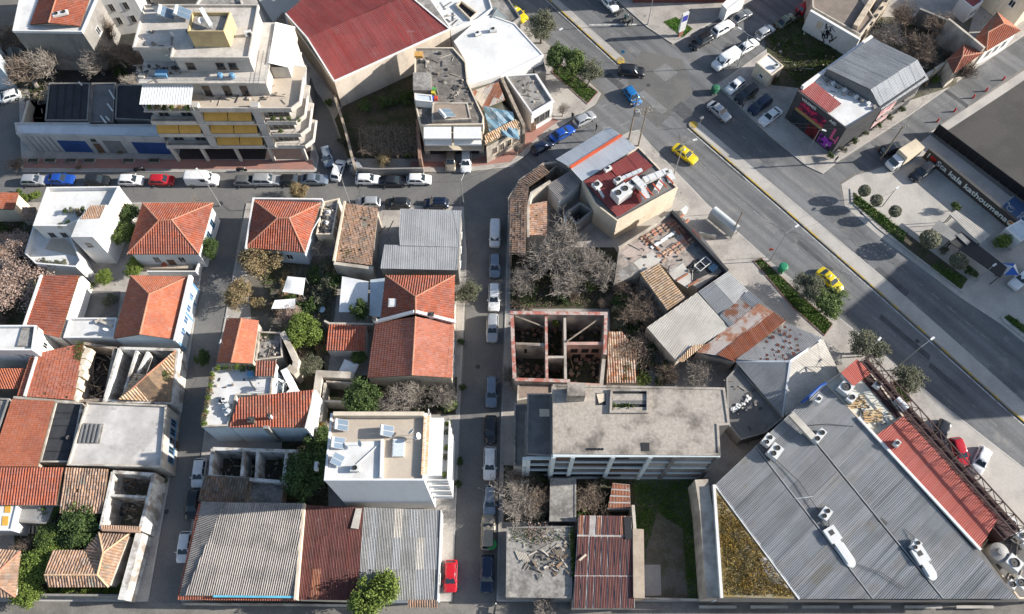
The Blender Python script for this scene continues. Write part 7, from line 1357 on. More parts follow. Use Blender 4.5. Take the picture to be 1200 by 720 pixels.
for i in range(NB + 1):
 t = i / NB; m = MB(); m.bar(lat(t, -.2, 5.7), lat(t, -.2, 7.3), .08, .08); m.bar(lat(t, 1.6, 5.7), lat(t, 1.6, 7.3), .08, .08); m.bar(lat(t, -.2, 7.3), lat(t, 1.6, 7.3), .08, .08)
 if i < NB: m.bar(lat(t, -.2, 5.7), lat(t + 1 / NB, -.2, 7.3), .07, .07); m.bar(lat(t, 1.6, 7.3), lat(t + 1 / NB, 1.6, 5.7), .07, .07); m.bar(lat(t, -.2, 7.3), lat(t + 1 / NB, 1.6, 7.3), .07, .07)
 O('lattice_bay', m, BROWNM, r)
m = MB(); m.prism([V2(lat(0, -.9, 0)), V2(lat(1, -.9, 0)), V2(lat(1, 1.9, 0)), V2(lat(0, 1.9, 0))], .1, 5.6); O('front_wall', m, mat('maroon_front', (.06, .03, .03), .8), r)
r, poly = flat('plant_yard', 'dark service yard with tanks and fans behind the hall', [(1148, 643), (1172, 606), (1240, 660), (1240, 704), (1192, 702)], 2.4, CREAM, CONC_D, .4)
b = MB(); b.lathe(P(1162, 650, 2.45), [(1.25, 0), (1.25, 1.6), (1.2, 1.9), (.45, 2.2), (.4, 2.35), (.1, 2.4)], 20); tag(O('round_tank', b, GREYM), 'round grey tank with cone top in the service yard', 'tank')
for (x, y, s, f, l) in ((1180, 662, (1.8, 1.6, 1.8), 1, 'white square cooling tower beside the round tank'), (1192, 684, (1.3, 1.3, 1.0), 1, 'white fan cube at the corner of the service yard'), (1182, 686, (1.0, 1.0, .9), 1, 'small white fan cube next to the service yard corner'), (1176, 612, (2.2, 1.4, 1.2), 2, 'grey twin fan unit below the end of the steel lattice'), (1190, 626, (2.0, 1.2, 1.0), 2, 'second grey twin fan unit in the service yard'), (1202, 640, (1.6, 1.2, 1.0), 1, 'grey fan unit at the outer wall of the service yard')): chiller(P(x, y, 2.9), -.8, l, s, f)
r, poly = flat('mustard_lot', 'walled roof plot grown over with mustard coloured weeds', [(839, 573), (848, 700), (936, 702)], 5.3, OLDW, mat('mustard_soil', (.22, .165, .07), .95, (.26, .23, .17), .8, .5, .2), 0, cat='plot'); turf('mustard_weeds', 'thick mustard yellow weeds in the triangular plot', [(840, 578), (848, 697), (932, 699)], LEAF_Y, 6500, .2, .05, 5.32); slab_ = MB(); slab_.prism(PP([(889, 655), (900, 652), (925, 690), (905, 684)], 5.35), 5.31, 5.35); tag(O('cement_patch', slab_, PAVE_L), 'pale cement patch among the mustard weeds', 'cement patch')
for i in range(6): a = P(840 + i * 60, 712, .4); m = MB(); m.box(a, (4.5, .25, .5)); m.box(a + Vector((0, 0, .502)), (4.7, .35, .06)); tag(O('concrete_kerb_block', m, PAVE_L), 'pale concrete block along the bottom street beside the hall', 'concrete block', 'blocks along the bottom street')
# ================================================================ upper right: dark fronted shop, kiosk, old houses
ZK = 6.6; DK = mat('charcoal_cladding', (.055, .056, .06), .7, (.04, .04, .043), .6, .6, .06)
kp = [(934, 108), (991, 152), (1033, 128), (1088, 92), (1075, 70), (1022, 42)]
r, poly = flat('charcoal_shop', 'charcoal fronted shop with pink posters and grey gambrel roof', [(934, 108), (991, 152), (1034, 126), (1084, 92), (1022, 44)], ZK, DK, WHITE2, .3, pm=DK, cat='shop')
sheets(r, PP([(935, 105, 6.75), (949, 92, 6.75), (986, 122, 6.75), (972, 133, 6.75)]), REDM, 1.1, 5, .25, .03, jit=.002, down=(.55, .8, 0))
q = PP([(969, 81, 8.2), (1022, 45, 8.2), (1075, 70, 8.4), (1020, 105, 8.4)]); sheets(r, q, G, 1.2, 5, .25, .03, down=(.8, -.55, 0), jit=.004)
sheets(r, PP([(1020, 105, 8.4), (1075, 70, 8.4), (1088, 93, 6.4), (1033, 129, 6.4)]), mat('galvanised_mid', (.36, .375, .39), .6, (.3, .31, .32), .7, .3, .1, 5, metal=.1, tile=.1), 1.2, 5, .25, .03, jit=.004)
g0 = PP([(969, 81, 8.15), (1020, 105, 8.35), (1033, 129, 6.4)]); m = MB(); m.face([g0[0], g0[1], g0[2], Vector((g0[0].x, g0[0].y, 6.62))]); O('gable', m, CONC_D, r)
for i in range(9): m = MB(); c = g0[0].lerp(Vector((g0[2].x, g0[2].y, 6.6)), .1 + i * .1); m.box((c.x - .5, c.y - .5, 6.61), (.6, .5, .5), .5); O('roof_unit', m, (CONC_G, ACW)[i % 2], r)
m = MB(); wallrun(m, PP([(941, 101), (1022, 42)], 7.6), .5, 6.5, 7.6); O('white_parapet', m, WHITE, r)
a, b, n = pick(poly, (-.7, -.7)); d = (b - a).normalized()
if P(934, 108, ZK).x > 0 and (V2(P(934, 108, ZK)) - a).length > 1: a, b, d = b, a, -d
def panel(nm, t0, t1, z0, z1, m_, o_=.05):
 c = a.lerp(b, (t0 + t1) / 2) + n * o_; m = MB(); m.box((c.x, c.y, z0), ((b - a).length * (t1 - t0), .08, z1 - z0), axes=(Vector((d.x, d.y, 0)), Vector((-n.x, -n.y, 0)), Vector((0, 0, 1)))); return O(nm, m, m_, r)
POST = mat('pink_poster', (.4, .02, .07), .6, (.05, .01, .03), 1.0, .9, .05, col3=(.5, .1, .25), lo=.45, hi=.55, scale3=1.4); POST2 = mat('violet_poster', (.3, .04, .4), .6, (.03, .01, .04), 1.0, 1.2, .05, col3=(.55, .35, .5), lo=.48, hi=.56, scale3=1.5, lo3=.6, hi3=.64)
panel('poster', .14, .66, 3.9, 5.7, POST); panel('poster', .68, .93, .6, 2.6, POST2); panel('ochre_band', .1, .66, 3.2, 3.85, mat('ochre_band', (.28, .19, .08), .8)); panel('shop_window', .08, .4, .3, 3.0, GLASS); panel('poster', .42, .66, .4, 2.9, mat('dark_red_poster', (.12, .01, .015), .6, (.02, .01, .01), 1, 1.1, .05)); panel('pink_mark', .84, .88, 2.9, 5.4, mat('pink_neon_paint', (.55, .1, .22), .6)); panel('pink_mark', .88, .95, 3.0, 3.3, MATS['pink_neon_paint']); panel('pink_mark', .95, .975, 2.6, 4.4, MATS['pink_neon_paint'])
def text3(body, origin, ux, uz, size, m_, parent=None, name='lettering', ext=.02, label=None, cat=None):
 cu = bpy.data.curves.new(name, 'FONT'); cu.body = body; cu.size = size; cu.extrude = ext; cu.offset = .018 * size
 o = bpy.data.objects.new('tmp', cu); COL.objects.link(o); dg = bpy.context.evaluated_depsgraph_get(); me = bpy.data.meshes.new_from_object(o.evaluated_get(dg)); bpy.data.objects.remove(o)
 ux = Vector(ux).normalized(); uz = Vector(uz).normalized(); nn = ux.cross(uz); mx = Matrix((ux, uz, nn)).transposed().to_4x4(); mx.translation = Vector(origin) - (ORG[parent.name] if parent else Vector()); me.transform(mx); me.materials.clear(); me.materials.append(m_)
 q = bpy.data.objects.new(name, me); COL.objects.link(q)
 if parent: q.parent = parent
 return q
c = a.lerp(b, .13) + n * .1; text3('VINIMES', (c.x, c.y, 5.95), (d.x, d.y, 0), (0, 0, 1), .8, ACW, r); c = a.lerp(b, .7) + n * .1; text3('AES', (c.x, c.y, 5.95), (d.x, d.y, 0), (0, 0, 1), .8, ACW, r)
a2, b2, n2 = pick(poly, (.6, -.8)); m = MB()
for i in range(7): c = a2.lerp(b2, .1 + i * .13) + n2 * .2; m.box((c.x, c.y, 3.0 + .2 * (i % 2)), (1.4, .3, .35), math.atan2((b2 - a2).y, (b2 - a2).x))
O('sign_boards', m, GREYW, r); m = MB(); c0, c1 = a2.lerp(b2, .03) + n2 * .05, a2.lerp(b2, .4) + n2 * .05; m.prism([c0, c1, c1 + n2 * .05, c0 + n2 * .05], 1.0, 5.5); O('mural', m, mat('mural_pink', (.5, .35, .34), .8, (.3, .12, .14), .9, .8, .1), r)
for i in range(7): tree('bush%s_%d' % ('do'[i % 2], i % 3), 975 + i * 13.5, 183 - i * 9.2, .8, 1.3, 'clipped hedge bush along the lit side of the charcoal shop', 'hedge beside the charcoal shop')
r, poly = flat('white_kiosk', 'small white roofed kiosk building in the vacant lot beside parked cars', [(886, 74), (900, 63), (918, 78), (904, 89)], 3.2, CREAM, WHITE, .15, cat='kiosk'); windows(r, poly, (-.8, -.6), 1, 1.2, .8, .8); door(r, poly, 'S', .5, .9, 2.0); chiller(P(909, 79, 3.2), .6, 'small machine on the corner of the white kiosk roof', (.9, .6, .5), 1)
wall('graffiti_wall', 'tall white wall covered in black graffiti letters at the vacant lot', [(950, 12), (1008, 46)], .1, 4.6, WHITE, .5); A1, B1 = P(952, 13, 4.6), P(1004, 44, 4.6); dd = (B1 - A1); dd.z = 0; dd.normalize(); nn = Vector((dd.y, -dd.x, 0)); nn = -nn if nn.y > 0 else nn; c = A1.lerp(B1, .38) + nn * .27; gm = MB(); rn = random.Random(14)
for gi in range(46):
 t = rn.uniform(.34, .62); zz = rn.uniform(1.0, 3.6); q0 = A1.lerp(B1, t) + nn * .262; u = rn.uniform(-.9, .9); hh = rn.uniform(-.9, .9); wd_ = rn.uniform(.12, .3); gm.face([(q0.x, q0.y, zz), (q0.x + dd.x * wd_, q0.y + dd.y * wd_, zz + .05), (q0.x + dd.x * (wd_ + u), q0.y + dd.y * (wd_ + u), zz + hh), (q0.x + dd.x * u, q0.y + dd.y * u, zz + hh - .08)])
o = O('graffiti', gm, BLACK); tag(o, 'dense black graffiti scrawl on the tall white wall', 'graffiti')
o = O('wall_window', (lambda m: (m.box((A1.lerp(B1, .25).x + nn.x * .28, A1.lerp(B1, .25).y + nn.y * .28, 2.2), (1.0, .08, 1.6), math.atan2(dd.y, dd.x)), m)[1])(MB()), CREAM); tag(o, 'small boarded window in the tall graffiti wall', 'window')
r, poly = flat('old_brown_house', 'old brown flat roofed house behind the graffiti wall', [(952, 10), (1008, 42), (1024, 22), (985, -40), (950, -20)], 4.4, OLDW, mat('brown_old_roof', (.22, .18, .15), .92, (.16, .135, .11), .8, .5, .2), .25, cat='house')
r = thing('crumbling_house', 'crumbling cream stone house with gaping windows at the top edge', 'ruin', P(1020, 30, .12)); m = MB(); wallrun(m, PP([(1003, 30), (1022, 0), (1035, -20)], 5.2), .9, .1, 5.2); wallrun(m, PP([(1014, 34), (1040, 0), (1050, -20)], 3.8), .9, .1, 3.9); O('wall', m, mat('crumbling_cream', (.5, .42, .32), .95, (.33, .27, .2), .8, .8, .2, 4, .4), r)
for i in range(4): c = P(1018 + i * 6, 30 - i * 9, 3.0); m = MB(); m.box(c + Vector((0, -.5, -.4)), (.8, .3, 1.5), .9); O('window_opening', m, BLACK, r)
T = {'a': (1143, 46, 4.6), 'b': (1168, 14, 4.6), 'c': (1196, 36, 4.6), 'd': (1156, 60, 4.6), 'e': (1158, 38, 5.8), 'f': (1176, 28, 5.8)}
r, ip, W = house('hipped_corner_house', 'red hipped tiled house on the cross street by the cream block', T, 'abcd', ['abfe', 'bcf', 'cdef', 'dae'], ['ef', 'bf', 'cf', 'de', 'ae'], 4.6, WHITE, TERRA_O, .25); windows(r, ip, 'SE', 3, 1.5, 1.0, 1.8)
T = {'a': (1110, 70, 4.2), 'b': (1130, 52, 4.2), 'c': (1152, 62, 4.2), 'd': (1118, 86, 4.2), 'e': (1128, 66, 5.2)}
house('low_red_house', 'low reddish tiled roof half hidden by thin bare twigs on the cross street', T, 'abcd', ['abe', 'bce', 'cde', 'dae'], ['ae', 'be', 'ce', 'de'], 4.2, OLDW, TERRA, .2, jit=.02)
wall('firewall', 'long plain grey white gable wall between the red tiled houses', [(1112, 22), (1142, 46), (1154, 56)], .1, 5.4, OLDW, .4); wall('firewall', 'low grey wall above the brown thicket', [(1078, 10), (1112, 24)], .1, 3.6, GREYW, .4)
r, poly = flat('small_back_house', 'small white house with dark red roof at the top edge', [(1125, -2), (1138, -12), (1152, 2), (1140, 10)], 3.6, WHITE, REDM, .1, cat='house'); windows(r, poly, 'S', 2, 1.4, .8, 1.1)
r, poly = flat('cream_corner_block', 'plain cream apartment block filling the top right corner', [(1166, -30), (1208, 3), (1300, -60), (1240, -100)], 6.5, CREAM, CONC_G, .4); windows(r, poly, 'SW', 2, 3.6, 1.1, 1.3); m = MB()
for i in range(9):
 t = i / 9; a1, b1 = P(1040 + t * 108, 122 - t * 66, .1), P(1040 + (t + .1) * 108, 122 - (t + .1) * 66, .1); m = MB(); m.bar((a1.x, a1.y, .1), (b1.x, b1.y, .1), .45, 2.4 + .25 * (i % 3)); O_ = tag(O('wall_panel', m, CREAM if i % 3 else OLDW), 'section of the stepped cream street wall below the thicket', 'wall', 'stepped street wall sections')
for i in range(6): p = P(1063 + i * 12, 113 - i * 7.5, 1.2); m = MB(); m.bar(p + Vector((0, 0, -1)), p + Vector((1.3, 2.6, .2)), .35, .25); tag(O('leaning_board', m, (OLDW, WHITE, WOOD)[i % 3]), 'pale board leaning behind the stepped street wall', 'board', 'boards behind the street wall')
r, poly = flat('brick_red_building', 'dark brick red building at the top edge behind the corner lawn', [Vector(p) for p in ((22, 113.5), (39, 113.5), (39, 138), (22, 138))], 16, mat('dark_brick', (.16, .06, .05), .9, (.1, .05, .045), .7, .8, .15), CONC_D, .3, world=True)
for k in range(4): windows(r, poly, 'S', 4, 1.2 + k * 3.4, 1.4, 1.6)
flat('white_annex_shed', 'white sheet roofed annex at the top edge beside the side street', [(846, 6), (858, -6), (874, -4), (852, 12)], 3, WHITE, AWN_W, .1, cat='annex')
sheet('corner_lawn', [(777, 26), (792, 20), (812, 34), (800, 44), (790, 36)], K + .01, GRASS); turf('lawn_grass', 'bright green corner lawn around the tall totem sign', [(777, 26), (792, 20), (812, 34), (800, 44), (790, 36)], mat('lawn_blades', (.08, .2, .02), .8, (.11, .24, .03), .7, .6, .1, island=.35), 1600, .12, .05, K + .012)
p = P(797, 42, .12); r = thing('totem_sign', 'tall white totem sign with a blue face on the corner lawn', 'sign', p, None, .5); m = MB(); m.box((0, 0, 0), (.9, .3, 1.2)); O('base', m, mat('brick_base', (.3, .14, .1), .9), r, local=True); m = MB(); m.box((0, 0, 1.2), (1.3, .35, 4.2)); O('panel', m, ACW, r, local=True); m = MB(); m.box((0, -.18, 3.6), (1.1, .02, 1.3)); m.box((0, .18, 3.6), (1.1, .02, 1.3)); O('blue_face', m, mat('sign_blue', (.06, .07, .35), .5), r, local=True)
# ================================================================ cafe: black fence, lettered wall, canopies
FB = mat('fence_black', (.02, .02, .022), .75); FP0, FP1 = P(1101, 146, 2.2), P(1330, 316, 2.2); r = thing('black_fence', 'long black panel fence round the car park', 'fence', P(1150, 190, .03)); n_ = 22
for i in range(n_):
 a1, b1 = FP0.lerp(FP1, i / n_), FP0.lerp(FP1, (i + 1) / n_ - .002); m = MB(); m.bar((a1.x, a1.y, .03), (b1.x, b1.y, .03), .12, 2.2); O('fence_panel', m, FB, r); m = MB(); m.box((a1.x + .1, a1.y + .1, .03), (.1, .1, 2.1)); O('fence_post', m, DARKM, r)
S0, S1 = P(1089, 174, 2.3), P(1196, 262, 2.3); SW = mat('sign_wall_brown', (.075, .062, .052), .8, (.06, .05, .042), .6, .6, .06); r = thing('lettered_wall', 'dark brown wall with cream words and red heart facing the forecourt', 'sign wall', (S0 + S1) / 2 - Vector((0, 0, 2.27))); dv = (S1 - S0); LW = dv.length; dv.normalize(); nn = Vector((dv.y, -dv.x, 0)); nn = -nn if nn.y > 0 else nn
m = MB(); m.bar((S0.x, S0.y, .03), (S1.x, S1.y, .03), .4, 2.27); O('wall', m, SW, r); m = MB(); m.bar((S0.x, S0.y, 2.302), (S1.x, S1.y, 2.302), .5, .08); O('coping', m, DARKM, r)
LET = mat('cream_lettering', (.8, .78, .7), .7, grain=.02); c = S0 + dv * .5 + nn * .22; text3('I', (c.x, c.y, .72), dv, (0, 0, 1), 1.5, LET, r); c = S0 + dv * 2.35 + nn * .22
HT = text3('Sta kala kathoumena', (c.x, c.y, .72), dv, (0, 0, 1), 1.5, LET, r); ex = max(v.co.dot(dv) for v in HT.data.vertices) - min(v.co.dot(dv) for v in HT.data.vertices); k = (LW - 4.0) / ex; o_ = c - ORG[r.name]
for v in HT.data.vertices: v.co = v.co + dv * ((v.co - o_).dot(dv) * (k - 1))
hm = MB(); hc = S0 + dv * 1.62 + nn * .24; hc.z = 0; pts = []
for i in range(20): t = 2 * math.pi * i / 20; x = 16 * math.sin(t) ** 3; y = 13 * math.cos(t) - 5 * math.cos(2 * t) - 2 * math.cos(3 * t) - math.cos(4 * t); pts.append(hc + dv * x * .038 + Vector((0, 0, 1.3 + y * .04)))
hm.face(pts); O('heart', hm, mat('heart_red', (.6, .04, .03), .6), r)
cm = MB(); hc = S1 - dv * .95 + nn * .24; hc.z = 0; cm.face([hc + dv * .6 * math.cos(t) + Vector((0, 0, 1.2 + .6 * math.sin(t))) for t in [2 * math.pi * i / 20 for i in range(20)]]); O('round_emblem', cm, LET, r); cm = MB(); hc += nn * .01
cm.face([hc + dv * .5 * math.cos(t) + Vector((0, 0, 1.2 + .5 * math.sin(t))) for t in [math.pi * .1 + math.pi * i / 10 for i in range(11)]]); O('emblem_half', cm, mat('emblem_orange', (.6, .2, .05), .6), r)
BP = mat('blue_bay_paint', (.055, .1, .2), .8, (.04, .07, .14), .6, .6, .08); sheet('disabled_bay', [(1172, 243), (1188, 230), (1236, 266), (1220, 282)], .036, BP); m = MB()
for q in ([(1172, 243), (1188, 230)], [(1190, 257), (1206, 244)], [(1208, 271), (1222, 258)]): x, y = P(*q[0]), P(*q[1]); m.bar((x.x, x.y, .040), (y.x, y.y, .040), .14, .003)
for cx_ in ((1184, 245), (1200, 257)):
 c = P(*cx_)
 for i in range(14): t0, t1 = 5.2 * i / 14, 5.2 * (i + 1) / 14; m.bar((c.x + .55 * math.cos(t0), c.y + .55 * math.sin(t0), .040), (c.x + .55 * math.cos(t1), c.y + .55 * math.sin(t1), .040), .14, .003)
 m.bar((c.x, c.y + .95, .041), (c.x + .1, c.y + .1, .041), .16, .003); m.bar((c.x + .1, c.y + .1, .042), (c.x + .7, c.y - .2, .042), .14, .003); m.bar((c.x - .15, c.y + 1.1, .040), (c.x + .15, c.y + 1.1, .040), .3, .003)
tag(O('bay_markings', m, LINE), kind='structure')
r, poly = flat('white_portal', 'white framed canopy block at the end of the lettered wall', [(1178, 268), (1196, 258), (1212, 270), (1196, 284)], 2.6, WHITE, BLUEW, .15, cat='canopy')
def flatcan(name, label, px, z, m_, post=DARKM, cat='canopy', th=.12, rib=None):
 c = PP(px, z); r = root_at(name, label, cat, c, z0=.03); m = MB(); m.prism(c, z, z + th, bottom=True); O('roof', m, m_, r)
 for q in inset(ccw(c), .2): m = MB(); m.box((q.x, q.y, .03), (.1, .1, z - .03)); O('post', m, post, r)
 if rib: m = MB(); cover(m, [q + Vector((0, 0, th + .02)) for q in c], .35, 99, .03, prof='rib', down=rib); O('sheeting', m, m_, r)
 return r
flatcan('cafe_canopy', 'light grey flat canopy of the cafe terrace beside the round bushes', [(1091, 268), (1100, 258), (1124, 276), (1114, 283)], 2.8, mat('canopy_grey', (.22, .215, .205), .8)); flatcan('cafe_canopy', 'beige corrugated canopy of the cafe terrace', [(1112, 252), (1120, 247), (1160, 276), (1148, 286)], 3.0, mat('canopy_beige', (.45, .41, .36), .8, (.35, .32, .28), .7, .5, .1), rib=(.6, -.8, 0)); flatcan('cafe_canopy', 'long black canopy of the cafe terrace', [(1112, 284), (1126, 272), (1180, 314), (1172, 326)], 2.7, BLACK); flatcan('cafe_canopy', 'narrow grey canopy between the black and beige cafe canopies', [(1120, 276), (1126, 274), (1137, 284), (1133, 288)], 2.9, MATS['canopy_grey'])
p = P(1183, 316, 1.6); r = thing('cafe_tent', 'small blue and white pyramid tent beside the cafe canopy', 'tent', (p.x, p.y, .03)); cs = [Vector((p.x + x, p.y + y, 1.7)) for x, y in ((-1.1, -1), (1.1, -1), (1.1, 1), (-1.1, 1))]; ap = Vector((p.x, p.y, 2.6))
for i in range(4): m = MB(); m.face([cs[i], cs[(i + 1) % 4], ap]); O('panel', m, (mat('tent_blue', (.02, .1, .4), .6), WHITE)[i % 2], r); m = MB(); m.tube((cs[i].x, cs[i].y, .03), cs[i], .03, .03, 5); O('leg', m, METAL, r)
r, poly = flat('office_block', 'tall cream office block standing beyond the avenue', [Vector(p) for p in ((102.4, 54.7), (115.2, 38.1), (140, 57.4), (127, 74))], 22.0, CREAM, CONC_G, .6, world=True)
for k in range(5): windows(r, poly, 'SW', 6, 2 + k * 3.3, 1.6, 1.6); windows(r, poly, 'NW', 5, 2 + k * 3.3, 1.6, 1.6)
# ================================================================ vehicles
R_ = (1, 0); L_ = (-1, 0); D_ = (-.03, 1); U_ = (.03, -1)
CARS = [
 ('hatch', 'silver', 39, 211, R_, 'silver hatchback heading the row parked before the shop row'), ('sedan', 'blue', 70, 210, R_, 'bright blue saloon parked before the shop row'),
 ('hatch', 'black', 113, 211, R_, 'black hatchback parked before the shop row'), ('hatch', 'white', 153, 211, R_, 'white hatchback parked before the blue shutters'),
 ('hatch', 'red', 189, 211, R_, 'red hatchback parked behind the large white van'), ('van', 'white', 236, 209, R_, 'large white van parked below the apartment block'),
 ('hatch', 'grey', 289, 212, R_, 'grey hatchback parked under the apartment columns'), ('suv', 'silver', 312, 211, R_, 'silver estate parked under the apartment columns'), ('hatch', 'black', 342, 211, R_, 'black car parked under the apartment corner'), ('sedan', 'bluegrey', 368, 210, R_, 'blue grey saloon parked at the mouth of the alley'),
 ('hatch', 'white', 431, 210, R_, 'white hatchback parked along the graffiti garden wall'), ('sedan', 'black', 461, 212, R_, 'black saloon parked along the graffiti garden wall'), ('hatch', 'white', 491, 210, R_, 'white hatchback parked before the awning house'),
 ('hatch', 'bluegrey', 383, 183, (.3, 1), 'blue grey hatchback parked in the alley by the apartment corner'), ('hatch', 'white', 396, 199, (.35, -1), 'white hatchback turning out of the alley'), ('hatch', 'silver', 417, 195, (-.75, -1), 'silver hatchback parked at an angle by the stone alley wall'),
 ('hatch', 'white', 546, 189, D_, 'white hatchback parked nose out under the white awnings'), ('hatch', 'beige', 528, 188, D_, 'beige car in the shade under the white awnings'),
 ('hatch', 'silver', 431, 237, L_, 'silver car parked beside the patchy tiled roof'), ('hatch', 'black', 466, 238, L_, 'black car parked behind the grey metal workshop'), ('hatch', 'navy', 511, 238, L_, 'dark blue car parked behind the grey metal workshop'),
 ('van', 'white', 580, 273, D_, 'white delivery van parked on the centre street', .86), ('hatch', 'bluegrey', 580, 311, D_, 'blue grey hatchback parked behind the white delivery van'), ('wagon', 'white', 579, 348, D_, 'white estate parked opposite the olive tree on centre street'), ('wagon', 'silver', 577, 384, D_, 'silver estate parked beside the red coped ruin'),
 ('wagon', 'bluegrey', 576, 459, D_, 'blue grey estate parked under the grey bare tree'), ('hatch', 'black', 575, 503, D_, 'black hatchback parked beside the concrete building wing'), ('wagon', 'white', 574, 543, D_, 'white estate parked opposite the white apartment house'), ('hatch', 'bluegrey', 574, 586, D_, 'blue grey hatchback parked under the bare tree by the slab roof'),
 ('suv', 'beige', 572, 624, U_, 'beige estate with dark sunroof parked by the slab roof'), ('suv', 'navy', 571, 672, D_, 'dark blue estate parked at the bottom of centre street'), ('hatch', 'red', 528, 675, D_, 'bright red hatchback parked by the grey roofed workshop'),
 ('hatch', 'white', 233, 554, (-.15, 1), 'white hatchback parked in the dark left street by the shaded ruin'), ('hatch', 'black', 226, 591, (-.15, 1), 'black car in the dark left street beside the dark tiled roof'), ('hatch', 'white', 216, 641, (-.15, 1), 'white hatchback parked beside the fibre cement workshop'),
 ('suv', 'black', 740, 83, (1, .08), 'black four wheel drive crossing the junction'), ('hatch', 'azure', 741, 112, (.55, .75), 'azure hatchback crossing the junction'), ('sedan', 'silver', 843, 130, (.75, .62), 'silver saloon driving past the forecourt car park'),
 ('hatch', 'silver', 685, 139, (1, -.55), 'silver hatchback parked at the red paved corner'), ('sedan', 'blue', 659, 156, (1, -.55), 'vivid blue saloon parked along the red pavement'), ('hatch', 'navy', 636, 171, (1, -.55), 'dark blue hatchback parked behind the vivid blue saloon'), ('hatch', 'white', 714, 3, (.7, .7), 'white car waiting on the avenue at the top edge'),
 ('suv', 'black', 822, 48, (-1, .6), 'black car parked at the corner lawn on the side street'), ('suv', 'white', 847, 33, (1, -.6), 'white estate parked behind the black car on the side street'), ('sedan', 'grey', 869, 19, (1, -.6), 'grey car parked at the far end of the side street'),
 ('van', 'white', 851, 69, (-1, .6), 'white minibus parked on the side street'), ('sedan', 'white', 876, 54, (1, -.6), 'white saloon parked behind the white minibus'), ('hatch', 'silver', 897, 37, (1, -.6), 'silver hatchback driving up the side street'), ('sedan', 'olive', 921, 24, (1, -.65), 'olive grey saloon parked on the side street'), ('hatch', 'red', 945, 7, (1, -.7), 'red car parked by the graffiti wall'),
 ('hatch', 'white', 862, 100, (-.8, .6), 'white hatchback in the forecourt car park'), ('suv', 'black', 875, 110, (-.8, .6), 'black estate in the forecourt car park'), ('suv', 'navy', 891, 123, (-.8, .6), 'dark four wheel drive in the forecourt car park'), ('sedan', 'white', 903, 136, (-.8, .6), 'white saloon with black roof glass beside the charcoal shop'),
 ('hatch', 'black', 1045, 174, (.9, -.35), 'black car parked in shade by the utility pole'), ('suv', 'black', 1081, 201, (-.8, .55), 'black four wheel drive parked before the lettered wall'), ('hatch', 'black', 1103, 507, (-.4, 1), 'black car in the shade behind the steel lattice'), ('hatch', 'red', 1125, 529, (.4, 1), 'red car parked behind the steel lattice'), ('hatch', 'white', 1150, 539, (-.45, 1), 'white car parked on the pale forecourt by the lattice'),
 ('suv', 'white', 1198, 326, (-.8, .7), 'white car parked beside the blue and white tent'), ('hatch', 'white', 9, 113, (-1, .3), 'white car parked by the pale blue house'),
]
for c in CARS: vehicle(c[0], c[1], c[2], c[3], c[4][0], c[4][1], c[5], 'van' if c[0] == 'van' else 'car', None, .75 if c[0] not in ('van',) else 1.1, c[6] if len(c) > 6 else 1.0)
for x, y, f, l in ((803, 180, (.85, .62), 'yellow taxi driving past the corner shop building'), (973, 328, (.72, .7), 'yellow taxi driving beside the roadside olive trees'), (606, 15, (.75, .62), 'yellow taxi driving along the avenue by the glass pyramid')):
 r = vehicle('sedan', 'yellow', x, y, f[0], f[1], l, 'taxi', None); r.name = 'taxi'; m = MB(); m.box((-.3, 0, 1.44), (.18, .5, .14)); O('roof_sign', m, ACW, r, local=True)
p = P(1056, 186, 1.0); q = P(1045, 193, 1.0); r = thing('box_truck', 'small white truck with cream box body parked by the lettered wall', 'truck', (p.x, p.y, .03), None, math.atan2(q.y - p.y, q.x - p.x))
m = MB(); m.box((-1.3, 0, .75), (3.9, 2.05, 2.0)); m.box((-1.3, 0, 2.752), (3.8, 1.95, .05)); O('cargo_box', m, mat('cream_box', (.62, .52, .38), .8), r, local=True)
m = MB(); m.prism([(.75, -.92), (2.5, -.88), (2.62, -.6), (2.65, 0), (2.62, .6), (2.5, .88), (.75, .92)], .4, 1.25); m.prism([(.78, -.88), (1.75, -.8), (1.8, 0), (1.75, .8), (.78, .88)], 1.25, 2.05); O('cab', m, paint('car_paint_white', CAR_COL['white']), r, local=True)
m = MB(); m.face([(2.3, -.78, 1.27), (2.36, .0, 1.27), (2.3, .78, 1.27), (1.82, .72, 2.0), (1.86, 0, 2.0), (1.82, -.72, 2.0)]); O('windshield', m, CGLASS, r, local=True); m = MB(); m.box((-.5, 0, .4), (5.5, .9, .3)); O('chassis', m, DARKM, r, local=True)
for x in (-2.2, 1.7):
 for y in (-.85, .85): m = MB(); m.tube((x, y - .11, .38), (x, y + .11, .38), .38, .38, 14); O('wheel', m, TYRE, r, local=True)
for y in (-.65, .65): m = MB(); m.box((2.58, y, .75), (.1, .3, .2)); O('headlight', m, LAMPG, r, local=True)
for x, y, a, l in ((580, 714, 1.4, 'motorbike with white box at the bottom of centre street'), (733, 22, .8, 'dark motorbike on the pavement by the avenue stop line'), (738, 26, .9, 'black motorbike next to the pole at the avenue stop line'), (727, 15, .8, 'motorbike parked beyond the dark motorbike on the avenue pavement'), (937, 15, .6, 'dark motorbike parked behind the olive grey saloon'), (163, 199, .1, 'motorbike on the pavement behind the white hatchback'), (283, 199, 0, 'red motorbike under the apartment columns')): motorbike(x, y, a, l, group=None)
JN = mat('cloth_jeans', (.05, .06, .1), .9); BK = mat('cloth_black', (.02, .02, .022), .9); RD = mat('cloth_red', (.35, .04, .04), .9); TE = mat('cloth_teal', (.04, .2, .2), .9); GY = mat('cloth_grey', (.2, .2, .2), .9)
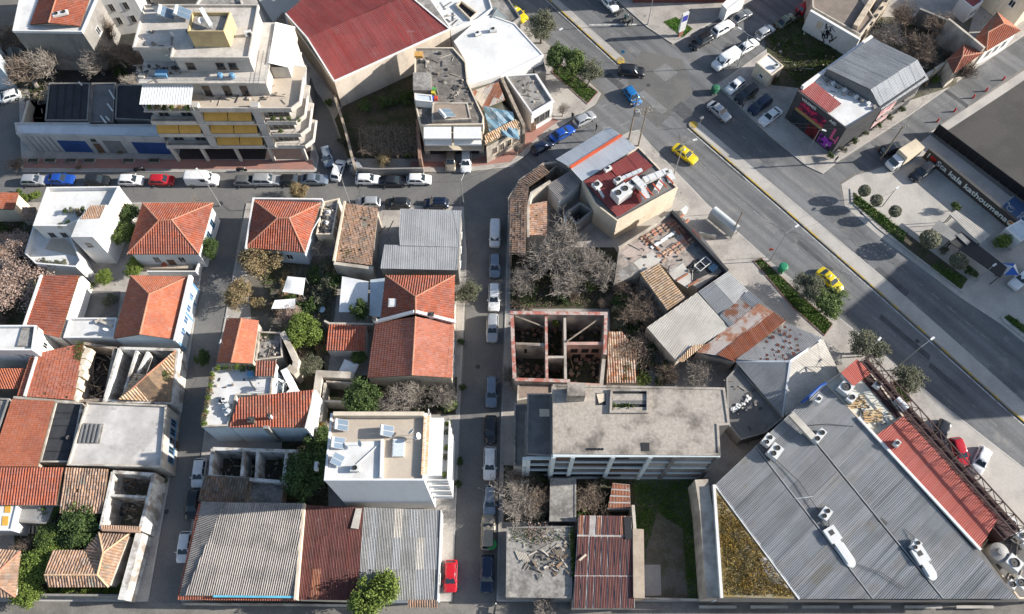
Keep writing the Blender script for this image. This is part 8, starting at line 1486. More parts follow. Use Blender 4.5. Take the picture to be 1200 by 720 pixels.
for x, y, a, l, t, g_ in ((699, 149, .4, 'person in black crossing the street by the red paved corner', BK, BK), (980, 187, 2.2, 'person in dark clothes at the charcoal shop corner', BK, JN), (871, 123, .5, 'person standing between the parked black cars on the forecourt', GY, BK), (671, 136, 1.2, 'person in black by the silver hatchback at the red corner', BK, JN), (741, 25, .3, 'person in grey beside the parked motorbikes', GY, JN), (733, 21, 1.3, 'person in teal beside the avenue stop line', TE, BK)):
 person(x, y, a, l, t, g_, z=.02 if x in (699,) else .126)
# ================================================================ lamps, poles, bins, shelter
for bx, by, h, ax, ay, l, kw in ((410, 239, 8.0, -.2, .3, 'tall street lamp beside the patchy tiled roof on the upper street', {}), (258, 241, 7.5, -.4, .5, 'street lamp at the mouth of the left street', {}), (543, 239, 6.5, .3, .8, 'street lamp at the mouth of the centre street', {}), (790, 204, 8.0, .9, .3, 'street lamp on the pavement of the corner shop building', {}), (902, 306, 8.5, .8, .5, 'street lamp beside the green bin on the avenue', {}), (1047, 434, 9.0, .75, .5, 'street lamp between the two grey olive trees', {}), (1010, 418, 5.0, .5, .5, 'short grey lamp beside the upper grey olive tree', {'arm': .5}), (1034, 242, 4.5, .5, .4, 'low lamp among the round topped bushes', {'arm': .3}), (1143, 330, 4.5, .6, .4, 'low lamp beside the long black cafe canopy', {'arm': .3}), (947, 177, 5.5, .7, -.3, 'thin lamp before the pink posters', {'arm': .4}), (864, 78, 7.5, .7, -.6, 'double armed lamp beside the white minibus', {'double': True}), (759, 29, 8.5, -.6, .5, 'lamp pole by the stop line and parked motorbikes', {}), (652, 62, 5.0, .7, .5, 'pale lamp beside the three roadside trees', {'arm': .4})):
 lamp_post(bx, by, h, ax, ay, l, group=None, **kw)
for bx, by, h, l, arms in ((737, 163, 10.5, 'wooden power pole with transformer at the junction corner', 2), (748, 171, 10.0, 'second wooden power pole beside the transformer pole', 2), (1031, 188, 9.0, 'wooden power pole beside black car on the cross street', 1), (857, 276, 7.0, 'slim pole beside the bus shelter', 0)):
 p = P(bx, by, .12); r = thing('power_pole', l, 'pole', p); m = MB(); m.tube((p.x, p.y, .12), (p.x, p.y, h), .15, .1, 8); O('pole', m, WOODP, r)
 for k in range(arms):
  m = MB(); m.bar((p.x - 1.0, p.y - .3, h - .5 - k * .9), (p.x + 1.0, p.y + .3, h - .5 - k * .9), .12, .12); O('cross_arm', m, WOODP, r)
  for s in (-.9, -.4, .4, .9): m = MB(); m.tube((p.x + s, p.y + s * .3, h - .38 - k * .9), (p.x + s, p.y + s * .3, h - .15 - k * .9), .05, .04, 6); O('insulator', m, ACW, r)
 if 'transformer' in l and arms == 2 and bx == 737: m = MB(); m.box((p.x + .45, p.y, h - 4.2), (.8, .7, 1.1)); m.tube((p.x + .45, p.y, h - 3.1), (p.x + .45, p.y, h - 2.8), .1, .1, 6); O('transformer', m, METAL, r)
wr = MB()
def wire(a, b, sag):
 pts = [a.lerp(b, i / 10) - Vector((0, 0, sag * 4 * (i / 10) * (1 - i / 10))) for i in range(11)]; wr.path(pts, .018, 3)
pa, pb, pc = P(737, 163, .12), P(748, 171, .12), P(1031, 188, .12)
for s in (-.9, .9): wire(Vector((pa.x + s, pa.y + s * .3, 10)), Vector((pb.x + s, pb.y + s * .3, 9.5)), .1); wire(Vector((pb.x + s, pb.y + s * .3, 9.4)), Vector((pc.x + s, pc.y + s * .3, 8.5)), 1.2)
wire(Vector((pa.x, pa.y, 9.2)), Vector((P(543, 239).x, P(543, 239).y, 6.4)), .8); wire(Vector((pc.x, pc.y, 8.5)), Vector((95, 120, 8.5)), 1.2)
tag(O('overhead_wires', wr, BLACK), 'thin black overhead wires strung from the power poles', 'wires', kind='stuff')
for x, y, col, l in ((917, 315, (.02, .2, .1), 'green wheeled bin on the avenue pavement beside the lawn strip'), (838, 106, (.03, .13, .07), 'dark green wheeled bin at the forecourt corner'), (576, 639, (.03, .25, .06), 'small green bin behind the beige estate')):
 p = P(x, y, .6); r = thing('wheeled_bin', l, 'bin', (p.x, p.y, .126), None, .7); m = MB(); m.prism([(-.6, -.45), (.6, -.45), (.6, .45), (-.6, .45)], .15, 1.1); O('tub', m, mat('bin_%d' % x, col, .5), r, local=True); m = MB(); m.lathe((0, 0, 1.102), [(.72, 0), (.7, .12), (.45, .22), (.05, .25)], 12); O('lid', m, mat('bin_%d' % x, col, .5), r, local=True)
 for sx in (-.5, .5): m = MB(); m.tube((sx, -.5, .1), (sx, -.4, .1), .1, .1, 8); O('wheel', m, TYRE, r, local=True)
p = P(851, 262, 0); q0, q1 = P(838, 243, 2.6), P(866, 266, 2.6); dv = (q1 - q0); LB = dv.length; dv.normalize(); nn = Vector((-dv.y, dv.x, 0)); nn = -nn if nn.x < 0 else nn; r = thing('bus_shelter', 'bus shelter with curved glass roof on the avenue pavement', 'bus shelter', ((q0.x + q1.x) / 2, (q0.y + q1.y) / 2, .12)); q0.z = q1.z = 0; m = MB(); arc = [(-1.1 + 1.5 * i / 6, 2.35 + .5 * math.sin(math.pi * i / 6)) for i in range(7)]
for i in range(6):
 (x0, z0), (x1, z1) = arc[i], arc[i + 1]; m.face([q0 + nn * x0 + Vector((0, 0, z0)), q1 + nn * x0 + Vector((0, 0, z0)), q1 + nn * x1 + Vector((0, 0, z1)), q0 + nn * x1 + Vector((0, 0, z1))]); m.face([q0 + nn * x0 + Vector((0, 0, z0 - .04)), q0 + nn * x1 + Vector((0, 0, z1 - .04)), q1 + nn * x1 + Vector((0, 0, z1 - .04)), q1 + nn * x0 + Vector((0, 0, z0 - .04))])
O('roof', m, mat('shelter_glass', (.42, .45, .45), .3, grain=.05), r)
for t in (0, .5, 1):
 b0 = q0.lerp(q1, t); m = MB()
 for o_ in (-1.0, .3): m.box(b0 + nn * o_ + Vector((0, 0, .12)), (.08, .08, 2.25))
 for i in range(6): m.tube(b0 + nn * arc[i][0] + Vector((0, 0, arc[i][1] - .06)), b0 + nn * arc[i + 1][0] + Vector((0, 0, arc[i + 1][1] - .06)), .04, .04, 5)
 O('frame', m, METAL, r)
m = MB(); m.bar(q0 - nn * 1.0 + Vector((0, 0, .3)), q1 - nn * 1.0 + Vector((0, 0, .3)), .04, 1.8); O('back_panel', m, mat('shelter_panel', (.3, .33, .34), .3), r); m = MB(); m.bar(q0 - nn * .6 + dv * .5 + Vector((0, 0, .55)), q1 - nn * .6 - dv * .5 + Vector((0, 0, .55)), .4, .06); O('bench', m, WOOD, r)
b = MB(); c = P(836, 262, .12); b.bar(P(818, 276, .14), P(838, 280, .14), .12, 1.0); tag(O('railing', b, METAL), 'grey railing panel on the pavement beside the bus shelter', 'railing')
b = MB(); c = P(800, 251, 0); b.box((c.x, c.y, .12), (1.2, .5, 1.3), .7); b.box((c.x, c.y, 1.422), (1.3, .6, .08), .7); tag(O('utility_cabinet', b, ACW), 'white utility cabinet at the end of the black parapet', 'cabinet')
for i, (x, y) in enumerate(((1098, 143), (1140, 115), (1155, 107), (1175, 94), (1118, 131))):
 b = MB(); c = P(x, y, .03); b.lathe(c, [(.16, 0), (.14, .7), (.09, .9)], 10); tag(O('bollard', b, mat('bollard_red', (.55, .06, .06), .6)), 'red bollard along the car park pavement', 'bollard', 'red bollards by the car park')
for (x, y, h, col, l) in ((898, 292, 2.6, (.6, .1, .06), 'red and white traffic sign at the start of the lawn strip'), (728, 62, 2.4, (.05, .3, .55), 'blue round traffic sign on the tip of the median'), (819, 139, 2.4, (.6, .6, .6), 'small traffic sign at the nose of the long median')):
 c = P(x, y + 10, .12); r = thing('traffic_sign', l, 'traffic sign', c); m = MB(); m.tube(c, c + Vector((0, 0, h)), .035, .035, 6); O('post', m, METAL, r); m = MB(); m.tube(c + Vector((0, -.05, h)), c + Vector((0, -.02, h)), .35, .35, 14); O('sign_face', m, mat('sign_%d' % x, col, .5), r)
for nm, px, n in (('lawn strip along the avenue pavement below the olive trees', [(884, 306), (892, 303), (975, 380), (966, 392), (930, 360)], 2600), ('lawn strip under the three roadside trees', [(647, 84), (656, 76), (700, 108), (688, 121)], 1200), ('planted grass below the lower grey olive tree', [(1046, 448), (1056, 446), (1068, 470), (1058, 472)], 500)):
 sheet('planting_soil', px, K + .012, SOIL); turf('lawn_grass', nm, px, LAWN, n * 2, .16, .06, K + .016); b = MB(); b.ring(inset(ccw(PP(px, .2)), -.15), .14, .0, .22); tag(O('planter_kerb', b, PKERB), kind='structure')
turf('strip_plants', 'low green plants in the strip of round topped bushes', [(1000, 225), (1042, 258), (1064, 274), (1056, 284), (1000, 238)], LAWN, 1500, .25, .07, .15); turf('strip_plants', 'sparse green plants below the cafe bushes', [(1098, 308), (1134, 327), (1126, 339), (1090, 312)], LAWN, 700, .25, .07, .15); turf('strip_plants', 'grass strip beyond the driveway beside the avenue', [(1176, 372), (1183, 369), (1330, 480), (1330, 494)], LAWN, 2000, .25, .07, .15)
turf('lot_grass', 'dark overgrown grass of the vacant lot behind the white kiosk', [(897, 40), (948, 16), (1000, 62), (952, 102), (925, 92)], GRASS, 6000, .22, .07, K + .01)
# ================================================================ trees
TR = [('olive_0', 635, 31, 2.9, 6.5, 'tall grey olive tree beside the white coated roof'), ('dark_0', 656, 68, 2.5, 6.2, 'green tree uppermost of three at the paved corner strip'), ('mid_1', 673, 77, 2.6, 6.2, 'green tree in the middle of the paved corner strip'), ('olive_1', 690, 87, 2.4, 5.4, 'olive tree nearest the crossing on the paved corner strip'),
 ('olive_2', 950, 337, 2.6, 4.6, 'grey olive tree beside the driving taxi'), ('mid_2', 969, 357, 2.6, 4.4, 'dark green tree beside the hipped rust spotted roof'), ('olive_0', 1019, 405, 2.7, 4.8, 'upper grey olive tree on the pavement by the small coral roof'), ('olive_1', 1061, 443, 2.5, 4.6, 'lower grey olive tree on the pavement by the cream terrace'),
 ('gold_0', 305, 307, 3.3, 5.2, 'large golden brown tree beside the corner hipped house'), ('gold_1', 282, 346, 2.6, 4.2, 'yellow green dry tree overhanging the left street'), ('pink_0', 338, 372, 2.0, 3.6, 'pale leafless pinkish tree beside the bright green tree'), ('bright_0', 352, 384, 2.9, 4.8, 'bright green tree in the courtyard beside the small lean-to'), ('dark_0', 421, 364, 1.5, 5.0, 'small dark green tree poking through the white awning'), ('mid_0', 420, 418, 1.3, 2.6, 'small green tree beside the square parasol'), ('olive_2', 363, 431, 2.0, 3.0, 'grey green bush tree behind the crumbling cream wall'), ('dark_1', 425, 466, 3.0, 6.0, 'dark green tree behind the white apartment house'), ('olive_0', 547, 343, 1.9, 3.6, 'olive tree on the pavement of centre street by the red hip roof'),
 ('dark_2', 362, 555, 3.4, 6.0, 'dark tree in the deep shade west of the white apartment house'), ('dark_0', 375, 520, 2.4, 5.0, 'dark tree squeezed behind the pale blue wall house'), ('bright_1', 443, 694, 3.1, 8.0, 'bright green tree on the bottom street before the rusted roof'),
 ('dark_1', 147, 254, 2.1, 4.8, 'round dark green tree above its twin by the stepped house'), ('mid_2', 146, 275, 2.3, 4.6, 'green tree lower of the pair beside the stepped house'), ('bright_2', 158, 312, 1.6, 2.4, 'low bright shrub tree before the veranda'), ('bright_0', 120, 326, 1.4, 2.2, 'small bright green tree in the court below the stair block'), ('dark_2', 246, 292, 1.7, 4.0, 'dark round street tree beside the red hipped house'), ('dark_0', 237, 420, 1.2, 2.2, 'dark bush tree on the left street by the white terrace'),
 ('pink_1', 18, 335, 5.0, 5.5, 'wide pinkish leafless tree left of the long red roof'), ('pink_0', 12, 290, 3.0, 5.0, 'pinkish bare tree above the wide pinkish tree'), ('dark_1', 92, 620, 3.2, 4.8, 'dense green tree between the old tiled house and the hipped wings'), ('bright_1', 40, 665, 3.0, 4.2, 'bright leafy tree at the corner of the brown hipped wings'), ('mid_1', 58, 635, 2.2, 3.6, 'green leafy tree above the corner bright tree'), ('bright_2', 35, 690, 2.2, 3.4, 'bright leafy tree lowest beside the bottom street'), ('mid_0', 62, 597, 1.4, 3.0, 'narrow green bush tree beside the grey shed')]
for k, x, y, rr, h, l in TR: tree(k, x, y, rr, h, l)
BT = [('bare_0', 640, 305, 4.6, 6.0, 'broad grey bare tree north of the red coped ruin'), ('bare_1', 690, 300, 4.2, 6.0, 'grey bare tree beside the cream corner building'), ('bare_2', 612, 330, 2.8, 4.5, 'small grey bare tree at the centre street above the ruin'), ('brown_0', 745, 365, 3.4, 4.2, 'brown bare tree beside the tan tiled roof'), ('brown_1', 752, 345, 3.0, 3.6, 'brown brushwood tree tight against the tan tiles'), ('brown_2', 748, 410, 3.2, 4.0, 'brown bare tree beside the rusty tile shed'), ('bare_0', 818, 436, 2.6, 3.6, 'grey bare tree behind the concrete building roof'), ('bare_1', 838, 425, 2.0, 3.0, 'pale bare tree beside the orange rust roof'), ('brown_0', 785, 440, 2.2, 3.0, 'low brown bare tree behind the concrete roof'),
 ('bare_2', 478, 458, 3.6, 5.2, 'grey bare tree in the garden below the dull red gable'), ('bare_0', 515, 465, 2.4, 4.0, 'bare tree in the garden next to centre street pavement'), ('bare_1', 598, 438, 3.0, 5.0, 'grey bare street tree before the red coped ruin'), ('bare_2', 601, 580, 3.6, 5.0, 'grey bare tree on centre street by the small concrete shed'), ('brown_1', 630, 590, 2.6, 3.6, 'brown bare tree beside the small concrete shed'), ('brown_2', 695, 583, 2.6, 3.4, 'brown leafed bare tree beside brick red strips'), ('bare_0', 640, 712, 2.0, 2.6, 'bare tree on the bottom street below the slab roof'),
 ('bare_1', 1045, 40, 4.5, 5.5, 'broad bare tree above the charcoal shop roof'), ('brown_0', 1080, 60, 4.0, 5.0, 'brown bare tree in the thicket by the stepped street wall'), ('brown_1', 1100, 30, 3.8, 4.6, 'brown bare tree in the thicket below the grey wall'), ('bare_2', 1062, 85, 3.0, 4.0, 'low bare tree between gambrel roof and stepped wall'), ('brown_2', 1128, 78, 2.8, 5.5, 'thin bare tree over the low reddish roof'), ('brown_0', 1120, 40, 2.4, 3.6, 'dark bare tree against the plain gable wall'),
 ('brown_1', 135, 60, 3.6, 6.5, 'brown bare tree between the tall grey house and the apartments'), ('bare_0', 110, 70, 3.0, 6.0, 'bare creeper tree against the tall grey house'), ('brown_2', 30, 85, 4.0, 6.0, 'bare tree at the pale blue house'), ('bare_1', 150, 95, 2.6, 4.0, 'low bare tree behind the dark sheds'), ('brown_0', 14, 40, 3.6, 6.5, 'tangled bare tree at the top left corner'), ('brown_1', 20, 190, 2.0, 3.0, 'bare street tree at the corner of the far left street'), ('bare_2', 376, 292, 1.8, 3.5, 'twisted bare tree beside the corner hipped house'), ('brown_2', 228, 242, 1.8, 3.0, 'small bare street tree before the red hipped house'), ('bare_0', 660, 128, 1.2, 3.0, 'thin bare street tree at the white corner house'), ('bare_1', 606, 172, 1.4, 3.5, 'thin bare street tree before the ruined house'), ('gold_0', 352, 222, 1.6, 3.4, 'yellow leafed street tree by the corner hipped house'), ('brown_1', 25, 640, 1.8, 2.8, 'grey brown bare tree by the stacked planks')]
for k, x, y, rr, h, l in BT: tree(k, x, y, rr, h, l)
SH = [('bushb_0', 690, 335, 1.6, 1.4, 'green bush in the overgrown yard above the ruin'), ('bush_1', 620, 350, 2.0, 1.4, 'wide green bush against the north wall of the ruin'), ('bushd_1', 660, 345, 1.8, 1.2, 'dark green bush in the shade above the ruin'), ('bush_0', 755, 445, 1.4, 1.2, 'green bush beside the rusty tile shed'), ('bushd_2', 775, 446, 1.4, 1.2, 'dark bush behind the concrete roof wall'), ('bushb_1', 686, 598, 1.2, 1.2, 'bright bush beside the brick red strips'), ('bushb_2', 623, 585, .9, 1.0, 'bright weeds under the street side bare tree'), ('bushb_0', 525, 474, 1.4, 1.6, 'bright bush behind the white apartment house'), ('bush_2', 508, 440, 1.4, 1.4, 'green bush below the dull red gable'), ('bushb_1', 380, 410, .8, 1.0, 'green potted bush by the small lean-to'), ('bush_1', 408, 312, 1.2, 1.2, 'green bush above the large white awning'), ('bushg_2', 300, 355, 1.4, 1.6, 'dry bush between yellow tree and the torn cloth'), ('bushb_2', 30, 232, 1.2, 1.2, 'bright green shrub behind the small bright red roof'), ('bushb_0', 42, 229, 1.3, 1.2, 'bright green shrub beside the white stepped house wall'), ('bush_1', 20, 226, 1.0, 1.0, 'green shrub at the upper street corner'), ('bush_0', 104, 334, 1.0, 1.0, 'green shrub in the grey court'), ('busho_2', 128, 352, 1.4, 1.2, 'grey green shrub in the grey court'), ('bushb_1', 1098, 92, 1.2, 1.0, 'green shrub at the stepped street wall'), ('bush_2', 870, 500, 1.0, 1.2, 'green weeds beside the shaded flat roof'), ('busho_1', 880, 112, .9, 1.0, 'weeds at the kiosk edge of the forecourt'), ('bushd_0', 910, 92, 1.0, 1.0, 'dark weeds below the white kiosk'), ('bush_1', 785, 232, .8, 1.0, 'small green shrub at the corner building pavement'), ('bushb_2', 1178, 282, 1.9, 2.4, 'spiky bright palm shrub beside the white portal'), ('bush_0', 1120, 242, .9, 2.0, 'small palm at the end of the beige canopy'), ('busho_0', 1106, 293, 1.0, 1.0, 'small grey green bush below the cafe canopies'), ('bushd_1', 1140, 318, 1.2, 1.2, 'dark bush below the long black canopy')]
for i in range(10): SH.append((('bushb_0', 'bush_1', 'bushb_2')[i % 3], 58 + i * 8.6, 692 - (i % 2) * 2, .9, .9, None))
for i in range(6): SH.append((('bushb_1', 'bush_2')[i % 2], 136 + i * 2.2, 686 - i * 11, .7, .9, None))
for k, x, y, rr, h, l in SH: tree(k, x, y, rr, h, l or 'ivy clump round the brown hipped wings', None if l else 'ivy round the hipped wings', z=2.2 if x == 650 else .13)
for i, (x, y, l) in enumerate(((1013, 224, 'first clipped ball tree at the corner of the planted strip'), (1027, 235, 'clipped ball tree in the middle of the planted strip'), (1049, 248, 'clipped ball tree nearest to the low lamp'), (1088, 283, 'large pale rounded bush beside the light grey canopy'), (1123, 307, 'dark rounded bush below the cafe canopies'))):
 bs = 1.0 if i < 3 else (1.65, 1.4)[i - 3]
 p = P(x, y, 2.4); r = thing('ball_tree', l, 'tree', (p.x, p.y, .146)); r.scale = (bs, bs, .75 * bs if i > 2 else 1); m = MB(); m.tube((0, 0, 0), (0, 0, 1.9), .07, .05, 6); O('trunk', m, BARK, r, local=True); rn = random.Random(i); m = MB()
 for k in range(1500):
  d = Vector((rn.gauss(0, 1), rn.gauss(0, 1), rn.gauss(0, 1))).normalized(); c = d * (.95 * rn.uniform(.86, 1.03)) + Vector((0, 0, 2.3)); a = d.orthogonal().normalized(); a = Matrix.Rotation(rn.uniform(0, 6.28), 3, d) @ a; b = d.cross(a); d2 = d * rn.uniform(-.06, .06); m.face([c - a * .09, c + b * .06 + d2, c + a * .09, c - b * .06 - d2])
 O('crown', m, LEAF_O, r, local=True)
# ================================================================ undergrowth of the yards
UG = {'overgrown yard above the red coped ruin': [(600, 300), (735, 300), (745, 358), (600, 360)], 'yard between ruin and tan tiles': [(716, 345), (752, 350), (776, 385), (790, 430), (750, 446), (716, 385)], 'yard beside the small concrete shed': [(592, 555), (640, 560), (640, 612), (592, 612)], 'gap beside the brick red shed': [(678, 562), (712, 565), (712, 602), (678, 602)],
 'thicket above the charcoal shop': [(1018, 20), (1110, 20), (1130, 60), (1100, 100), (1060, 80), (1030, 46)], 'courtyard of the white awnings': [(292, 305), (392, 312), (396, 330), (380, 420), (352, 425), (312, 340)], 'garden behind the white apartment house': [(408, 445), (534, 448), (532, 480), (408, 482)], 'shaded garden west of the white apartment house': [(345, 500), (378, 500), (384, 590), (340, 590)], 'shade between the grey house and apartments': [(108, 60), (152, 50), (158, 95), (120, 95)], 'yard of the pale blue house': [(18, 60), (52, 100), (50, 118), (22, 118)], 'pink tree yard': [(-10, 258), (42, 262), (36, 320), (18, 380), (-10, 380)]}
rn = random.Random(77); un = 0
for nm, px in UG.items():
 xs = [p[0] for p in px]; ys = [p[1] for p in px]
 turf('undergrowth', 'mixed weeds and litter in the ' + nm, px, GRASS, int(12 * (max(xs) - min(xs)) * (max(ys) - min(ys)) / 40), .2, .06, K + .02)
 turf('dry_undergrowth', 'dry brown stalks and leaves in the ' + nm, px, TWIG_B, int(12 * (max(xs) - min(xs)) * (max(ys) - min(ys)) / 55), .25, .05, K + .02)
 k = 0; kinds = {'yard above': ('shrub_0', 'shrub_1', 'bush_1', 'shrub_2'), 'thicket': ('shrub_0', 'shrub_1', 'shrub_2'), 'courtyard': ('bushg_0', 'shrub_0', 'busho_1', 'bushd_2')}.get(next((q for q in ('yard above', 'thicket', 'courtyard') if q in nm), ''), ('shrub_1', 'bushd_1', 'busho_0'))
 n = max(3, int((max(xs) - min(xs)) * (max(ys) - min(ys)) / 420))
 while k < n:
  x, y = rn.uniform(min(xs), max(xs)), rn.uniform(min(ys), max(ys)); c = False
  for i in range(len(px)):
   a, d = px[i], px[i - 1]
   if (a[1] > y) != (d[1] > y) and x < (d[0] - a[0]) * (y - a[1]) / (d[1] - a[1]) + a[0]: c = not c
  if not c: continue
  kd = kinds[k % len(kinds)]; k += 1
  tree(kd, x, y, rn.uniform(1.0, 1.9), rn.uniform(1.0, 2.0), {'shrub': 'leafless twiggy shrub in the ', 'bush': 'green bush in the ', 'bushd': 'dark green bush in the ', 'busho': 'grey green bush in the ', 'bushg': 'dry golden bush in the '}[kd.split('_')[0]] + nm, 'undergrowth of the ' + nm)
for k, x, y, rr, h, l in (('bare_1', 660, 280, 4.4, 6.4, 'tall grey bare tree behind the tile ruin at the corner'), ('bare_2', 665, 325, 3.6, 5.4, 'grey bare tree in the centre of the yard above the ruin'), ('bare_0', 708, 325, 3.0, 4.6, 'grey bare tree beside the patched concrete roof'), ('brown_0', 770, 380, 2.2, 3.2, 'brown brushwood against the pale cement sheet roof'), ('brown_2', 728, 330, 2.2, 3.2, 'brown brushwood below the patched concrete roof'), ('bare_1', 620, 600, 2.6, 4.0, 'second bare tree beside the grey slab roof'), ('bare_2', 456, 472, 2.6, 4.4, 'small bare tree behind the white apartment parapet'), ('brown_1', 1060, 20, 3.6, 5.0, 'brown bare tree at the crumbling cream house'), ('brown_2', 1035, 62, 2.6, 3.6, 'low brown tree against the gambrel roof'), ('bare_0', 45, 70, 3.4, 7.0, 'bare tree trained against the grey house wall'), ('brown_0', 120, 30, 2.6, 8.0, 'bare tree at the white house corner'), ('brown_1', 158, 70, 2.4, 6.0, 'bare tree at the rear corner of the apartment block'), ('bare_2', 60, 110, 2.2, 4.0, 'bare tree beside the black tarred shed')): tree(k, x, y, rr, h, l)
for i, (x, y, l) in enumerate(((541, 455, 'small street plant below the dull red gable corner'), (539, 540, 'small street plant by the white apartment balconies'), (537, 567, 'second street plant by the white apartment balconies'), (193, 563, 'dark street bush opposite the shaded ruin'), (540, 400, 'small street plant beside the red gable wall'))): tree('bushd_%d' % (i % 3), x, y, .7, 1.2, l)
for i, (x, y, st) in enumerate(((760, 100, 'junction'), (880, 200, 'avenue near the charcoal shop'), (940, 262, 'avenue near the green bin'), (1010, 250, 'avenue beside the ball trees'), (560, 430, 'centre street beside the gable house'), (195, 600, 'left street by the ruin'), (330, 226, 'upper street by the corner house'), (1075, 400, 'shaded avenue'), (640, 190, 'bend of the upper street'))):
 m = MB(); c = P(x, y, .024); m.lathe(c, [(.34, 0), (.34, .006), (.28, .008)], 14); tag(O('manhole_cover', m, DARKM), 'round iron manhole cover in the ' + st, 'manhole cover')
PD = mat('asphalt_repair_dark', (.085, .086, .088), .92, (.065, .066, .068), .8, .6, .2); PL = mat('asphalt_repair_pale', (.19, .188, .183), .92, (.15, .15, .148), .8, .6, .2); CR = mat('asphalt_crack_seal', (.05, .05, .052), .7)
rn = random.Random(41); ln = Vector((math.cos(LANE), math.sin(LANE), 0)); lc = Vector((-ln.y, ln.x, 0))
for i, (x, y, a, b_) in enumerate(((765, 120, 6, 1.4), (800, 130, 3, 2.5), (850, 190, 9, .8), (900, 262, 4, 1.6), (955, 300, 7, .7), (1000, 300, 5, 1.5), (930, 210, 8, .8), (1045, 330, 6, 1.2), (1060, 395, 9, .9), (1140, 420, 5, 2), (690, 40, 5, 1.2), (660, 20, 7, .7), (780, 85, 3, 3), (720, 95, 4, 1.2), (1110, 445, 6, .8), (1010, 165, 4, 1.1), (1120, 115, 5, .8), (860, 60, 4, 1.4))):
 c = P(x, y, 0); q = [c + ln * sx * a / 2 + lc * sy * b_ / 2 + ln * rn.uniform(-.2, .2) for sx, sy in ((-1, -1), (1, -1), (1, 1), (-1, 1))]; m = MB(); m.face([(p.x, p.y, .0125 + .0002 * i) for p in q]); tag(O('asphalt_patch', m, PD if i % 3 else PL), kind='structure')
for i in range(16):
 x, y = rn.choice(((760, 110), (870, 215), (940, 285), (1000, 280), (1080, 400), (680, 40), (900, 190), (560, 330), (558, 520), (225, 480), (420, 222), (150, 222))); p = P(x + rn.gauss(0, 22 if x > 600 else 5), y + rn.gauss(0, 18), .021); d = ln if x > 600 else Vector((rn.uniform(-.2, .2), 1, 0)); pts = []
 for k in range(9): pts.append(Vector((p.x, p.y, .0215))); p = p + d * rn.uniform(.5, 1.2) + Vector((rn.gauss(0, .4), rn.gauss(0, .4), 0))
 m = MB()
 for k in range(8): m.bar(pts[k], pts[k + 1], .035, .002)
 tag(O('road_crack', m, CR), kind='structure')
wr = MB()
for a, b_, sg in (((902, 306, 8.0), (1034, 242, 4.4), .8), ((410, 239, 7.5), (543, 239, 6.3), .7), ((258, 241, 7.2), (410, 239, 7.5), .8), ((790, 204, 8), (902, 306, 8.2), .8), ((1047, 434, 8.6), (902, 306, 8.2), .9), ((758, 29, 8.2), (864, 78, 7.4), .8), ((543, 239, 6.3), (535, 480, 6.0), 1.0), ((1031, 188, 8.5), (1100, 146, 7.0), .4)): wire(P(a[0], a[1], 0) + Vector((0, 0, a[2])), P(b_[0], b_[1], 0) + Vector((0, 0, b_[2])), sg)
if wr.v: tag(O('overhead_cables', wr, BLACK), 'thin black cables strung between the street lamps', 'cables', kind='stuff')
def debris(label, px, z, n, big=.5, ms=None):
 poly = ccw(PP(px, z)); b = [MB(), MB(), MB()]; x0, x1 = min(p.x for p in poly), max(p.x for p in poly); y0, y1 = min(p.y for p in poly), max(p.y for p in poly)
 for i in range(n):
  x, y = rn.uniform(x0, x1), rn.uniform(y0, y1); c = False
  for k in range(len(poly)):
   a, d = poly[k], poly[k - 1]
   if (a.y > y) != (d.y > y) and x < (d.x - a.x) * (y - a.y) / (d.y - a.y) + a.x: c = not c
  if not c: continue
  t = rn.random(); m = b[i % 3]; w_ = abs(rn.gauss(0, .5)) * big + .1
  if t < .45: m.box((x, y, z), (w_, w_ * rn.uniform(.4, 1), rn.uniform(.05, .5) * big + .03), rn.uniform(0, 3.1))
  elif t < .85: a_ = rn.uniform(0, 6.28); L_ = rn.uniform(.5, 2.2); m.bar((x, y, z + .02), (x + math.cos(a_) * L_, y + math.sin(a_) * L_, z + .04), rn.uniform(.05, .16), .07)
  else: m.lathe((x, y, z), [(.14, 0), (.18, .25), (.15, .3)], 8)
 for q, (mb_, mt) in enumerate(zip(b, ms or (OLDW, DARKM, WOODP))):
  if mb_.v: tag(O('roof_clutter', mb_, mt), ('pale ', 'dark ', 'brown ')[q] + 'clutter strewn over the ' + label, 'clutter', kind='stuff')
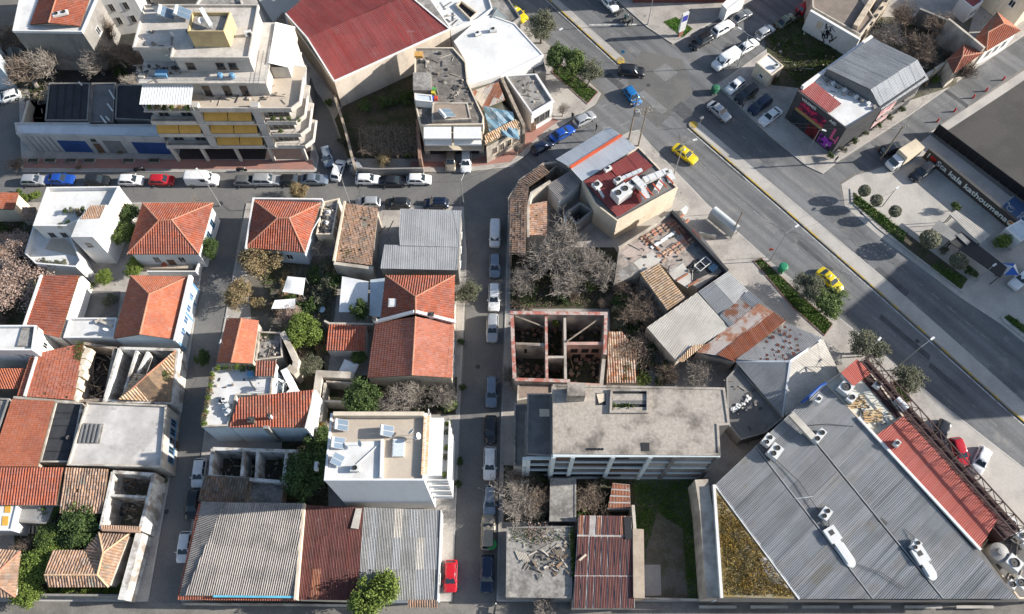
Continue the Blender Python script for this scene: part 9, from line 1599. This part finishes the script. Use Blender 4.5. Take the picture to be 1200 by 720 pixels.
for l, px, z, n, g_ in (('grey roof of the awning house', [(489, 62), (530, 62), (545, 98), (560, 136), (508, 118), (492, 80)], 7.41, 90, .6), ('patched concrete shop roof', [(730, 300), (786, 256), (840, 312), (815, 330), (775, 305), (745, 315)], 3.41, 70, .5), ('narrow terrace by the hipped house', [(380, 242), (395, 240), (388, 272), (374, 272)], 3.81, 60, .5), ('flagged roof courtyard', [(305, 396), (328, 396), (328, 418), (302, 420)], 3.02, 40, .5), ('terrace of the shop building', [(1000, 470), (1050, 488), (1026, 505), (1008, 490)], 5.52, 35, .5), ('upper terrace of the apartment block', [(157, 76), (215, 78), (210, 92), (156, 92)], 16.31, 60, .6), ('apartment roof', [(165, 34), (222, 36), (300, 62), (160, 58)], 19.46, 40, .5), ('apartment lower terrace', [(225, 104), (330, 104), (340, 118), (235, 120)], 13.15, 45, .5), ('white annex roof', [(506, 4), (530, 12), (545, 30), (528, 34)], 6.02, 25, .5), ('corner house roof', [(597, 92), (626, 92), (640, 116), (622, 128)], 4.82, 40, .4), ('white terrace of the charcoal shop', [(955, 96), (1005, 130), (1020, 124), (975, 92)], 6.62, 45, .5), ('grey slab roof', [(610, 640), (668, 635), (664, 680), (612, 672)], 3.02, 45, .35), ('shaded flat roof by the hall', [(860, 440), (905, 490), (880, 506), (858, 480)], 2.82, 40, .4), ('yard of the charred house', [(98, 412), (128, 414), (120, 470), (92, 470)], .145, 80, .7), ('roofless ruin floor', [(132, 560), (172, 562), (160, 612), (124, 612)], .31, 90, .7), ('shaded ruin floor', [(253, 532), (335, 534), (330, 568), (250, 566)], .17, 90, .7), ('white roof terrace on the left street', [(252, 440), (310, 440), (300, 460), (262, 490), (245, 490)], 6.81, 18, .4), ('service yard', [(1150, 642), (1172, 612), (1200, 634), (1200, 690)], 2.42, 80, .7), ('courtyard under the awnings', [(325, 345), (375, 345), (372, 375), (330, 372)], .14, 80, .6), ('vacant lot', [(900, 60), (945, 30), (985, 65), (945, 95)], .14, 60, .5), ('pavement behind the shop row', [(30, 100), (55, 100), (50, 140), (30, 140)], .14, 30, .6)): debris(l, px, z, n, g_)
m = MB()   # conduits crossing the hall roof
for a, b_ in (((905, 535), (960, 600)), ((962, 604), (972, 622)), ((1060, 620), (1074, 645)), ((930, 500), (1000, 500)), ((1000, 660), (1060, 690)), ((980, 560), (1030, 612))): m.path([P(a[0], a[1], 5.75), P((a[0] + b_[0]) / 2 + 4, (a[1] + b_[1]) / 2 - 3, 5.95), P(b_[0], b_[1], 5.95)], .05, 5)
tag(O('roof_conduits', m, DARKM), 'thin dark conduits running over the grey hall roof', 'conduits', kind='stuff')
